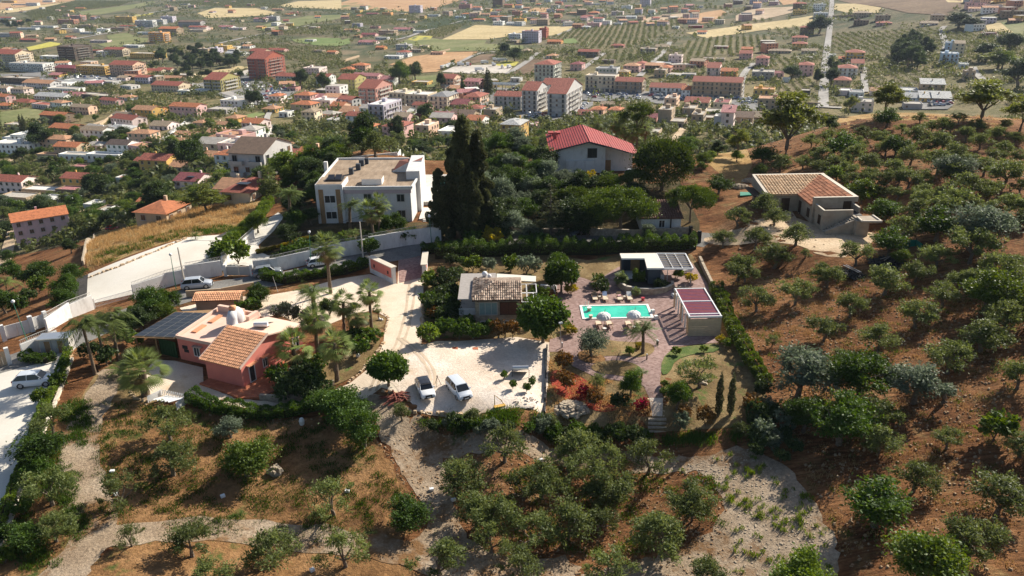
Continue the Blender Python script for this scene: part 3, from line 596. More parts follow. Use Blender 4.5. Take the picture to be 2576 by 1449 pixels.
def cloud(name,blobs,n,ln,wd,mats,shell=.55,droop=0.0,sub=0,mi_prob=None,subr=.28):
    """blobs (x, y, z, rx, ry, rz): sprigs of leaves spread through and over each lobe"""
    Cs,Ns,Ts=[],[],[];vol=np.array([b[3]*b[4]+b[4]*b[5]+b[3]*b[5] for b in blobs]);n*= 1.6;k=(n*vol/vol.sum()).astype(int)
    for b,q in zip(blobs,k):
        q=max(q,4);
        if sub:
            ns=max(3,q//sub);d=unit(ns);rad=rng.uniform(shell,1.05,(ns,1));cc=d*rad;tt=np.clip(rng.normal(.5,.25,ns),0,1)
            id_=rng.integers(0,ns,q);p=cc[id_]+rng.normal(0,subr*.5,(q,3))*[1,1,.8];nn=d[id_];t0=tt[id_]
        else:
            d=unit(q);p=d*rng.uniform(shell,1.0,(q,1))**.6;nn=d;t0=np.full(q,.5)
        Cs.append(p*np.array(b[3:6])+np.array(b[:3]));Ns.append(nn);Ts.append(t0)
    C_=np.concatenate(Cs);N_=np.concatenate(Ns);T=np.concatenate(Ts)
    a,u,w,t=leafset(C_,N_,ln,wd,droop,T)
    mi=None
    if mi_prob is not None: mi=(rng.uniform(0,1,len(a))<mi_prob).astype(int)
    return quads(name,a,u,w,t,mats,mi)
def trunk_mesh(name,base_r,ends,fork=.35,mt=None,lean=(0,0),wig=.12,n=6):
    mb=MB();mt=mt or M_bark;h=max(e[2] for e in ends);F=Vector((lean[0],lean[1],h*fork))
    mb.tube([(0,0,-.3),(lean[0]*.3,lean[1]*.3,h*fork*.5),F],[base_r*1.35,base_r,base_r*.85],mt,n)
    for e in ends:
        E=Vector(e[:3]);mid=F.lerp(E,.5)+Vector((random.uniform(-1,1),random.uniform(-1,1),random.uniform(0,.6)))*wig*h
        mid2=F.lerp(E,.8)+Vector((random.uniform(-1,1),random.uniform(-1,1),0))*wig*.5*h
        mb.tube([F,mid,mid2,E],[base_r*.6,base_r*.42,base_r*.25,base_r*.1],mt,n - 1,cap=False)
        for _ in range(2):
            mb.tube([mid2,mid2+Vector((random.uniform(-1,1),random.uniform(-1,1),random.uniform(.1,.8)))*.22*h],[base_r*.2,base_r*.06],mt,4,cap=False)
    return mb.mesh(name)
PROTO={}
def proto(kind,crown,trunk,h,w):
    v=np.empty(len(crown.vertices)*3,np.float32);crown.vertices.foreach_get('co', v);v=v.reshape(-1,3)
    PROTO.setdefault(kind,[]).append((crown,trunk,float(np.percentile(v[:,2],99)),float(2*np.percentile(np.hypot(v[:,0],v[:,1]),95))))
def mk_olive(kind,mats,k,W_=4.6,H=4.0,leaves=2600,gap=1.0,lobes=(6,9),sub=22,fork=.33,ln=.24,wd=.095):
    for i in range(k):
        nb=random.randint(*lobes);bl=[];a0=random.uniform(0,6.28);ends=[]
        for j in range(nb):
            a=a0+6.283*j/nb*1.0+random.uniform(-.35,.35);r=W_*random.uniform(.16,.34)*gap;z=H*random.uniform(.48,.74)
            s=W_*random.uniform(.10,.25);z -= H*.06
            bl.append((r*math.cos(a),r*math.sin(a),z,s*random.uniform(.8,1.25),s,s*random.uniform(.6,1.1)));ends.append((r*math.cos(a)*.8,r*math.sin(a)*.8,z))
        for j in range(random.randint(1,3)):
            bl.append((random.uniform(-.12,.12)*W_,random.uniform(-.12,.12)*W_,H*random.uniform(.74,.84),W_*.19,W_*.19,W_*.14));ends.append((bl[-1][0],bl[-1][1],H*.72))
        cr=cloud(kind+'_crown', bl,leaves,ln,wd,mats,.25,.05,sub,subr=.42)
        tr=trunk_mesh(kind+'_trunk', .17,random.sample(ends,min(5,len(ends))),fork,lean=(random.uniform(-.25,.25),random.uniform(-.25,.25)))
        proto(kind,cr,tr,H,W_)
mk_olive('olive', [LM['olive']],9,leaves=2500,gap=1.12)
mk_olive('open_olive', [LM['olive']],6,leaves=1700,gap=1.35,lobes=(5,7),fork=.25)
mk_olive('silver_olive', [LM['silver']],3,leaves=3600,lobes=(8,11))
mk_olive('dense_olive', [LM['green']],4,leaves=3800,lobes=(8,11),gap=.85)
mk_olive('dark_tree', [LM['dark']],4,leaves=6500,lobes=(8,11),H=4.6,ln=.20,wd=.11)
mk_olive('green_tree', [LM['green']],4,leaves=6000,lobes=(8,11),H=4.6,ln=.19,wd=.10,fork=.4)
mk_olive('bright_tree', [LM['bright']],3,leaves=5200,lobes=(7,10),H=4.2,ln=.19,wd=.11,fork=.4,sub=16)
mk_olive('euca_tree', [LM['euca']],3,W_=6,H=9,leaves=4200,lobes=(10,13),fork=.3,ln=.4,wd=.14)
def mk_ball(kind,mats,W_,H,leaves,trunk=.28,ln=.26,wd=.16,k=2,br=.16,sub=10):
    for i in range(k):
        bl=[(0,0,H*.62,W_*.40,W_*.40,H*.34)]
        for j in range(9):
            a=random.uniform(0,6.28);r=W_*.26;z=H*random.uniform(.42,.8);s=W_*.2
            bl.append((r*math.cos(a),r*math.sin(a),z,s,s,s))
        proto(kind,cloud(kind+'_crown', bl,leaves,ln,wd,mats,.6,0,sub,subr=.3),trunk_mesh(kind+'_trunk', br,[(.4,.2,H*.6),(-.4,.1,H*.6),(0,-.3,H*.65)],trunk),H,W_)
mk_ball('round_tree', [LM['green']],5.2,5.0,9000,ln=.3,wd=.2)
mk_ball('shrub', [LM['green']],1.6,1.4,900,.1,.16,.10,4,.05)
mk_ball('dark_shrub', [LM['dark']],1.6,1.3,900,.1,.16,.10,3,.05)
mk_ball('yellow_bush', [LM['yellow']],1.6,1.2,700,.1,.16,.10,2,.05)
mk_ball('bright_shrub', [LM['bright']],1.6,1.4,800,.1,.18,.11,3,.05)
mk_ball('rusty_shrub', [LM['rusty']],1.6,1.5,900,.1,.15,.09,3,.05)
mk_ball('red_flower_shrub', [LM['red']],1.4,1.1,600,.1,.16,.11,2,.05)
mk_ball('silver_shrub', [LM['silver']],1.6,1.4,900,.1,.16,.07,2,.05)
mk_ball('straw_tuft', [LM['straw']],1.6,1.0,500,.1,.22,.04,2,.03)
def mk_cypress(kind,W_,H,leaves,mats,k=2,ln=.2,wd=.08,low=.06):
    for i in range(k):
        bl=[]
        for j in range(12):
            t=j/11;z=H*(low+(1 - low)*t*.95);r=W_*(.5 if W_<3 else .34)*min(1,(t*5+.35))*(1 - t**(2.2 if W_<3 else 4))**.7*random.uniform(.72,1.12)+.08
            bl.append((random.uniform(-.05,.05)*W_,random.uniform(-.05,.05)*W_,z,r,r,H*.075))
        if W_>3:
            for j in range(44):
                t=random.uniform(.05,.96);a=random.uniform(0,6.28);r=W_*random.uniform(.25,.56)*(1 - t**3);q=W_*random.uniform(.09,.2);bl.append((r*math.cos(a),r*math.sin(a),H*t,q,q,H*random.uniform(.03,.07)))
        mb=MB();mb.tube([(0,0,-.2),(0,0,H*.8)],[W_*.06+.04,.03],M_bark,6)
        proto(kind,cloud(kind+'_crown', bl,leaves,ln,wd,mats,.6,-.6,0),mb.mesh(kind+'_trunk'),H,W_)
mk_cypress('cypress', 1.0,7.0,2600,[LM['cypress']])
mk_cypress('big_cypress', 8.0,24.0,13000,[LM['cypress']],3,.75,.3)
def mk_cedar():
    bl=[]
    for t in range(9):
        z=2.0+t*1.15;r=3.6*(1 - t/9.5)
        for j in range(7 if t<6 else 4):
            a=random.uniform(0,6.28);q=r*random.uniform(.5,.85);bl.append((q*math.cos(a),q*math.sin(a),z+random.uniform(-.3,.3),r*.33+.2,r*.33+.2,.4))
    mb=MB();mb.tube([(0,0,-.3),(0,0,11.5)],[.3,.05],M_bark,7)
    for b in bl[::2]: mb.tube([(0,0,b[2] - .2),(b[0],b[1],b[2])],[.08,.03],M_bark,4,False)
    proto('cedar', cloud('cedar_crown', bl,6500,.34,.12,[LM['cypress']],.2,.15,14),mb.mesh('cedar_trunk'),12,7.4)
mk_cedar()
def mk_pine(kind,W_,H,k=2,leaves=6500,flat=.16,base=.62):
    for i in range(k):
        bl=[];ends=[]
        for j in range(26):
            a=random.uniform(0,6.28);r=W_*.42*math.sqrt(random.uniform(0,1));z=H*(base+.22*(1 - (r/(W_*.45))**2))+random.uniform(-.3,.3)
            s=W_*random.uniform(.10,.15);bl.append((r*math.cos(a),r*math.sin(a),z,s,s,s*.7))
            if j%4==0: ends.append((r*math.cos(a),r*math.sin(a),z - .3))
        proto(kind,cloud(kind+'_crown', bl,leaves,.36,.13,[LM['pine']],.6,-.3,12,subr=.4),trunk_mesh(kind+'_trunk', .26,ends,.45,wig=.05),H,W_)
mk_pine('stone_pine', 12,9,2,15000,base=.5);mk_pine('umbrella_pine', 8,11,1,4200,base=.8)
def mk_roundpine():
    bl=[(0,0,5.2,5.2,5.2,3.9)]
    for j in range(34):
        d=unit(1)[0];d[2]=abs(d[2])*.9+.02;bl.append((d[0]*4.9,d[1]*4.9,4.2+d[2]*4.3,1.3,1.3,1.0))
    proto('round_pine', cloud('round_pine_crown', bl,24000,.40,.17,[LM['pine']],.7,-.3,16,subr=.3),trunk_mesh('round_pine_trunk', .35,[(2,1,5),(-2,1,5),(0,-2,5)],.3),9.5,11.5)
mk_roundpine()
def frond(P,a,up,L_,n,lw,droop,leafl,fan=False,tone=.5,stiff=1.0):
    """one feather frond as a bent rachis with leaflets; appended to P lists"""
    d=np.array([math.cos(a),math.sin(a)]);t=np.linspace(0.06,1,n)
    x=L_*t*math.cos(up);z=L_*t*math.sin(up) - droop*L_*t**2.1
    side=np.array([-d[1],d[0],0.0])
    for sgn in (-1,1):
        c=np.stack([d[0]*x,d[1]*x,z],1);l=leafl*(np.sin(np.pi*np.clip(t*.93+.05,0,1))**.6)[:,None]
        ddir=np.array([d[0],d[1],0])*.55+side*sgn*.9+np.array([0,0,-.35]);ddir/= np.linalg.norm(ddir)
        jit=rng.normal(0,.08,(n,3));u=(ddir+jit)*l*.5
        w=np.cross(u,np.array([0,0,1.0]));w=w/(np.linalg.norm(w,axis=1,keepdims=True)+1e-9)*lw/2
        P[0].append(c+u);P[1].append(u);P[2].append(w);P[3].append(np.clip(np.full(n,tone)+rng.normal(0,.15,n),0,1));P[4].append(np.zeros(n))
def fan(P,a,up,L_,droop,mi=0,tone=.5,nn=9,size=.9):
    d=np.array([math.cos(a)*math.cos(up),math.sin(a)*math.cos(up),math.sin(up)]);c=d*L_;c[2] -= droop
    side=np.array([-math.sin(a),math.cos(a),0]);fw=d*.8+np.array([0,0,-.55])*(droop+.2);fw/= np.linalg.norm(fw)
    for q in range(nn):
        an=(q/(nn - 1) - .5)*2.5;u=(fw*math.cos(an)+side*math.sin(an))*size*(.8+.2*math.cos(an))/2;u=u+np.array([0,0,-.06])
        w=np.cross(u,np.array([0,0,1.0])+d*.3);w=w/(np.linalg.norm(w)+1e-9)*.055
        P[0].append((c+u)[None]);P[1].append(u[None]);P[2].append(w[None]);P[3].append(np.array([min(1,max(0,tone+random.gauss(0,.15)))]));P[4].append(np.array([mi]))
    P[0].append((c*.5)[None]);P[1].append((c*.5)[None]);P[2].append((np.array([0,0,1.0])*.02)[None]);P[3].append(np.array([.5]));P[4].append(np.array([mi]))
def palm_mesh(name,kind):
    P=[[],[],[],[],[]]
    if kind=='fan':
        for i in range(60):
            up=random.uniform(-.35,1.35);fan(P,random.uniform(0,6.28),up,random.uniform(.9,1.25),.05+max(0,.35 - up*.2),0,.35+.4*random.random())
        for i in range(26): fan(P,random.uniform(0,6.28),random.uniform(-1.3,-.55),random.uniform(.6,1.0),.25,1,.5)
    elif kind=='bigfan':
        for i in range(64):
            up=random.uniform(-.25,1.4);fan(P,random.uniform(0,6.28),up,random.uniform(1.3,1.7),.05+max(0,.3 - up*.2),0,.45+.4*random.random(),13,1.25)
        for i in range(14): fan(P,random.uniform(0,6.28),random.uniform(-1.2,-.5),random.uniform(.6,.9),.2,1,.5)
    elif kind=='feather':
        for i in range(34): frond(P,random.uniform(0,6.28),random.uniform(-.05,1.35),random.uniform(2.2,3.0),26,.06,random.uniform(.35,.6),.75,tone=.25+.5*random.random())
        for i in range(6): frond(P,random.uniform(0,6.28),random.uniform(-.5,-.1),2.3,18,.06,.6,.6,tone=.1)
    elif kind=='queen':
        for i in range(24): frond(P,random.uniform(0,6.28),random.uniform(.1,1.3),random.uniform(2.6,3.4),30,.07,random.uniform(.65,.95),.95,tone=.2+.5*random.random())
    elif kind=='cycad':
        for i in range(26): frond(P,random.uniform(0,6.28),random.uniform(.1,1.0),random.uniform(.8,1.1),14,.05,.4,.25,tone=.2)
    a,u,w,t,mi=[np.concatenate(x) for x in P]
    return quads(name,a,u,w,t,[LM['palm'],LM['dry']],mi)
PALMS={k: [palm_mesh('palm_crown', k) for _ in range(3)] for k in ('fan', 'bigfan', 'feather', 'queen', 'cycad')}
def palm_trunk(h,r0,r1,lean=0.0,az=0.0):
    mb=MB();pa,ra=[],[];n=max(6,int(h*2.2))
    for i in range(n+1):
        t=i/n;pa.append((lean*t*t*math.cos(az),lean*t*t*math.sin(az),h*t - .25*(t==0)));ra.append((r0+(r1 - r0)*min(1,t*1.6))*(1.08 if i%2 else .96))
    return mb.tube(pa,ra,M_palmbark,9).mesh('palm_trunk', True)


def plant(kind,x,y,z,w,h=None,label=None,cat='tree', name=None,px=None,py=None,group=None,var=None,crown_name='crown', lean=True):
    cr,tr,H,W_=random.choice(PROTO[kind]) if var is None else PROTO[kind][var%len(PROTO[kind])]
    s=w/W_;sz=(h/H) if h else s*random.uniform(.92,1.08)
    e=empty(name or kind,(x,y,z),random.uniform(0,6.28),(s,s,sz))
    link('crown' if cat=='tree' else 'foliage', cr,e);link('trunk' if cat=='tree' else 'stem', tr,e)
    tag(e,None,cat,group)
    if label:
        p=(px,py) if px is not None else proj((x,y,z))
        REG.append((e,label,p[0],p[1]))
    return e
def plant_px(kind,cx,cy,w,label,cat='tree', name=None,ratio=None,group=None,base=None,var=None):
    """crown centre and width in the photograph -> a tree standing on the ground there"""
    cr,tr,H,W_=PROTO[kind][0];r=ratio or H/W_
    if base is None: by=cy+w*(.60*r*.90 if cat=='tree' else .5*r*.9);bx=cx
    else: bx,by=base
    g=G(bx,by);D=dist(g);wm=w*D/FPX
    return plant(kind,g.x,g.y,g.z,wm,wm*r,label,cat,name,cx,cy,group,var)
def onray(px,py,wy): d=ray(px,py);x=d.x/d.y*wy;return Vector((x,wy,Z(x,wy)))
def palm(kind,cx,cy,w,bx,by,label,name,r=.2,group=None):
    g=onray(bx,by,random.uniform(187,193)) if 'beyond the red roof' in label else G(bx,by);D=dist(g);s={'fan': 3.6,'bigfan': 5.0,'feather': 5.6,'queen': 6.0,'cycad': 2.0}[kind];sc={'bigfan': 1.02,'fan': 1.15,'feather': 1.15}.get(kind,1.2)*w*D/FPX/s

    t=0.5
    lo,hi=0.05,40.0
    for _ in range(40):
        mid=(lo+hi)/2
        if proj((g.x,g.y,g.z+mid))[1]>cy: lo=mid
        else: hi=mid
    h=lo - (.25*sc if kind!='cycad' else 0);h=max(.3,h)
    q=G(cx,cy);d=ray(cx,cy);k=g.y/d.y;off=d.x*k - g.x
    e=empty(name,g,0)
    link('crown', random.choice(PALMS[kind]),e,(off*.9,0,h),(0,0,random.uniform(0,6.28)),sc)
    link('trunk', palm_trunk(h,r*sc*1.25,r*sc,abs(off)*.9,0 if off>0 else math.pi),e)
    tag(e,None,'palm tree', group);REG.append((e,label,cx,cy));return e
def hedge(name,pp,w,h,kind,label,dens=70,ln=.2,wd=.12,h2=None,lift=0,group=None,wp=None,cat='hedge'):
    C_=[Vector(q) for q in (wp or world_poly(pp))];L_=[0]
    for a,b in zip(C_,C_[1:]): L_.append(L_[-1]+(b - a).length)
    T=L_[-1];n=int(T*(w+2*h)*dens);n=min(n*1.3,70000).__int__();s=rng.uniform(0,T,n);px_=np.interp(s,L_,[c.x for c in C_]);py_=np.interp(s,L_,[c.y for c in C_])
    idx=np.clip(np.searchsorted(L_,s) - 1,0,len(C_) - 2);tx=np.array([(C_[i+1] - C_[i]).normalized()[:] for i in range(len(C_) - 1)])[idx]
    nx=np.stack([-tx[:,1],tx[:,0]],1);ang=rng.uniform(-.15,np.pi+.15,n);bump=1+.22*np.sin(s*1.3+np.sin(s*.37)*3)*np.cos(s*.61)+.10*np.sin(s*4.1)
    rad=rng.uniform(.72,1.06,n);ex=np.sign(np.cos(ang))*np.abs(np.cos(ang))**.55;ez=np.sign(np.sin(ang))*np.abs(np.sin(ang))**.55
    ox=ex*w/2*rad*(bump*.5+.5);oz=h*(.45+.5*ez*rad)*bump
    X=px_+nx[:,0]*ox;Y=py_+nx[:,1]*ox;Zg=zt(X,Y);Zl=Zg+oz+lift
    N_=np.stack([nx[:,0]*ex,nx[:,1]*ex,ez],1);o0=Vector((C_[0].x,C_[0].y,Z(C_[0].x,C_[0].y)))
    a,u,v_,t=leafset(np.stack([X - o0.x,Y - o0.y,Zl - o0.z],1),N_,ln,wd,0,.5+.3*np.sin(s*2.2+ang*2))
    me=quads(name,a,u,v_,t,[LM[kind]]);o=link(name,me,None,o0);tag(o,None,cat,group)
    core=MB();P=[]
    for i in range(len(C_)):
        t_=(C_[min(i+1,len(C_) - 1)] - C_[max(i - 1,0)]).normalized();nn=Vector((-t_.y,t_.x));P.append((C_[i],nn))
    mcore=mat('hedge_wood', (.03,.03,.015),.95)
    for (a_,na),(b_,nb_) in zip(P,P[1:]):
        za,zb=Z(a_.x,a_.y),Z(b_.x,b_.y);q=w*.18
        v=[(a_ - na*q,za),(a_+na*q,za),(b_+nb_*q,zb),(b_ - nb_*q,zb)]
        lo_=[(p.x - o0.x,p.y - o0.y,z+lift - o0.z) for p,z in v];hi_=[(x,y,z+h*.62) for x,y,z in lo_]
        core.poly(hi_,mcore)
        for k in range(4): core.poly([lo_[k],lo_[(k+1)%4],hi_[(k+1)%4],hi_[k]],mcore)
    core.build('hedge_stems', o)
    m_=len(C_)//2;pm=proj((C_[m_].x,C_[m_].y,Z(C_[m_].x,C_[m_].y)+h));REG.append((o,label,pm[0],pm[1]));return o
# trees of the estate and the groves
OL='olive'
NEAR=[
(135,1057,95,'olive','feathery olive'),(118,1131,105,'dense_olive','deep green olive'),(430,1060,130,'open_olive','wide feathery olive'),(437,1152,120,'olive','broad olive'),(582,1074,72,'silver_olive','small silvery olive'),
(305,1240,110,'open_olive','loose olive'),(132,1230,112,'olive','airy olive'),(142,1328,95,'olive','bushy olive'),(78,1352,80,'dense_olive','bushy olive'),(333,1348,72,'open_olive','small gnarled olive'),
(484,1358,115,'olive','spreading olive'),(690,1375,135,'olive','large olive'),(531,1446,100,'olive','olive'),(842,1240,135,'open_olive','open-crowned olive'),(1028,1285,108,'dense_olive','dense upright olive'),
(870,1375,140,'open_olive','open forked olive'),(1100,1385,145,'open_olive','tall forked olive'),(1155,1195,130,'olive','broad olive'),(1270,1110,140,'open_olive','twisted-trunk olive'),(1235,1290,140,'olive','wide olive'),
(1362,1206,130,'olive','grey-green olive'),(1455,1118,130,'olive','leafy olive'),(1430,1310,145,'olive','large hollow-crowned olive'),(1533,1216,135,'olive','broad olive'),(1642,1124,130,'open_olive','leaning olive'),
(1303,1414,130,'open_olive','open olive'),(1526,1420,140,'open_olive','open olive'),(1660,1332,150,'olive','big dark olive'),(1737,1246,130,'open_olive','loose olive'),(1771,1440,110,'olive','olive'),
(2015,1440,140,'bright_tree','leafy tree'),(2200,1268,150,'dense_olive','dense round olive'),(2319,1190,105,'olive','olive with a leaning trunk'),(2397,1103,70,'olive','young olive'),
(2506,1246,130,'olive','spreading olive'),(2435,1362,135,'olive','broad olive'),(2322,1405,150,'bright_tree','lime-green broadleaf tree'),(2565,1120,80,'olive','olive'),(1865,1077,48,'olive','small bushy olive'),
(1012,1036,60,'olive','small olive'),(1190,1045,62,'olive','slender young olive'),(1380,1055,50,'olive','small olive'),
(1874,687,65,'olive','olive'),(1903,750,90,'olive','twin-lobed olive'),(2000,735,88,'olive','leaning olive'),(2081,697,72,'olive','olive'),(2224,706,98,'olive','broad olive'),(2137,768,85,'olive','forked olive'),
(2072,825,85,'olive','bushy olive'),(2208,849,95,'olive','heart-shaped olive'),(2303,791,92,'olive','two-tiered olive'),(2370,745,85,'olive','olive'),(2480,739,125,'bright_tree','bright green broadleaf tree'),
(2525,800,105,'olive','olive'),(2467,846,105,'olive','spreading olive'),(2383,898,112,'olive','leaning full olive'),(2558,946,90,'olive','dark olive'),(1942,856,42,'open_olive','hard-pruned stunted olive'),
(2007,937,160,'silver_olive','huge silvery olive'),(2114,898,60,'olive','small olive'),(2159,945,140,'green_tree','yellow-green almond tree'),(2298,965,135,'silver_olive','pale silver olive'),
(2020,1040,110,'green_tree','bright almond tree'),(2110,1056,145,'green_tree','dark almond tree'),(2213,1040,110,'olive','olive'),(2211,1105,98,'olive','round olive'),(2302,684,70,'olive','olive'),(2435,706,75,'olive','olive'),
(2519,687,110,'olive','wide olive'),(2574,745,60,'olive','olive'),
(1808,464,62,'dense_olive','round clipped olive'),(1921,512,75,'olive','olive'),(1856,545,70,'olive','olive'),(1948,545,62,'olive','olive'),(1900,598,75,'olive','olive'),(2001,589,78,'olive','olive'),(1818,600,62,'olive','olive'),
(1948,642,88,'olive','olive'),(1856,672,92,'olive','olive'),(2025,637,36,'open_olive','sparse sapling olive'),(2153,637,80,'olive','olive'),(2078,687,72,'olive','olive'),(2354,648,80,'olive','olive'),(2236,610,90,'dense_olive','dense olive'),
(2265,646,42,'bright_tree','lime-green young tree'),(2438,622,110,'olive','wide olive'),(2464,577,130,'silver_olive','wide pale olive'),(2354,568,105,'dense_olive','big olive'),(2268,574,80,'olive','olive'),(2224,530,75,'dense_olive','round olive'),
(2384,515,105,'olive','large olive'),(2301,530,80,'olive','olive'),(2164,482,70,'bright_tree','bright green tree'),(1918,393,70,'dense_olive','olive'),(1962,410,60,'olive','olive'),(1912,429,38,'bright_tree','small bushy tree'),
(2019,408,48,'olive','olive'),(2060,423,52,'olive','olive'),(2066,393,65,'olive','olive'),(2096,355,78,'olive','olive'),(2144,387,65,'olive','olive'),(2117,408,55,'olive','olive'),(2182,408,58,'olive','olive'),(2218,352,60,'olive','olive'),
(2227,374,52,'olive','olive'),(2265,374,46,'olive','olive'),(2170,334,44,'olive','olive'),(2304,340,60,'olive','olive'),(2289,392,65,'olive','olive'),(2366,358,62,'olive','olive'),(2357,410,80,'olive','olive'),(2405,387,60,'olive','olive'),
(2464,358,50,'olive','olive'),(2429,340,50,'olive','olive'),(2524,381,56,'olive','olive'),(2506,340,48,'olive','olive'),(2562,396,44,'olive','olive'),(2446,408,50,'olive','olive'),(2473,422,60,'olive','olive'),(2521,440,90,'olive','broad olive'),
(2399,443,78,'olive','olive'),(2426,472,85,'olive','olive'),(2482,484,70,'olive','olive'),(2242,428,70,'olive','olive'),(2256,449,60,'olive','olive'),(2283,452,60,'olive','olive'),(2316,452,62,'olive','olive'),(2206,455,55,'olive','olive'),
(2182,443,55,'olive','olive'),(2132,428,55,'olive','olive'),(2256,487,44,'olive','olive'),(2212,484,40,'olive','olive'),(2322,484,55,'olive','olive'),(2360,490,50,'olive','olive'),(2530,517,70,'olive','olive'),(2565,472,46,'olive','olive'),
(2568,556,46,'olive','olive'),(2555,668,60,'olive','olive'),(2500,672,80,'olive','olive'),(2414,705,62,'olive','olive'),(2230,299,60,'dense_olive','round olive'),(2267,326,34,'olive','olive'),(2314,298,34,'olive','olive'),(2370,316,48,'olive','olive'),
(2457,318,42,'olive','olive'),(2527,314,30,'olive','olive'),(2087,312,40,'dark_tree','dark tree'),(2040,355,46,'olive','olive'),(2340,320,40,'olive','olive'),(2410,300,34,'olive','olive'),(2550,350,40,'olive','olive'),(2330,370,44,'olive','olive'),
(2390,415,46,'olive','olive'),(2160,360,44,'olive','olive'),(2050,385,40,'olive','olive'),(2100,440,50,'bright_tree','bright tree'),(2140,455,56,'olive','olive'),(2500,398,50,'olive','olive'),(2440,525,64,'olive','olive'),(2490,530,60,'olive','olive'),
(1738,362,42,'bright_tree','small bright tree'),(1770,402,42,'bright_tree','leafy young tree'),(1788,392,30,'bright_tree','leafy young tree'),(1765,418,26,'bright_tree','small citrus tree'),(1805,372,42,'dark_tree','dark bushy tree'),(1853,393,32,'bright_tree','small green tree'),
(1488,862,92,'silver_olive','silver olive beside the curved path'),(1745,930,116,'open_olive','old olive with a thick twisted trunk'),(35,680,50,'green_tree','citrus tree'),(25,645,34,'green_tree','small citrus tree')]
for cx,cy,w,k,lab in NEAR:
    r=None
    if k in ('olive', 'open_olive', 'dense_olive') and w<95 and cy<560: r=.72
    grp='olive trees of the groves' if 'olive' in k else None
    if 'olive' in k: w*= .95;r=.72 if r is None else r
    elif r is None: r=.8
    base={2319: (2297,1238),2397: (2380,1130),842: (840,1296),1100: (1105,1455),609: (623,1196),1745: (1760,975),1642: (1632,1190)}.get(cx)
    plant_px(k,cx,cy,w,lab+('' if 'tree' in lab else ' tree'),'tree', 'olive_tree' if 'olive' in k else 'broadleaf_tree', r,grp,base)
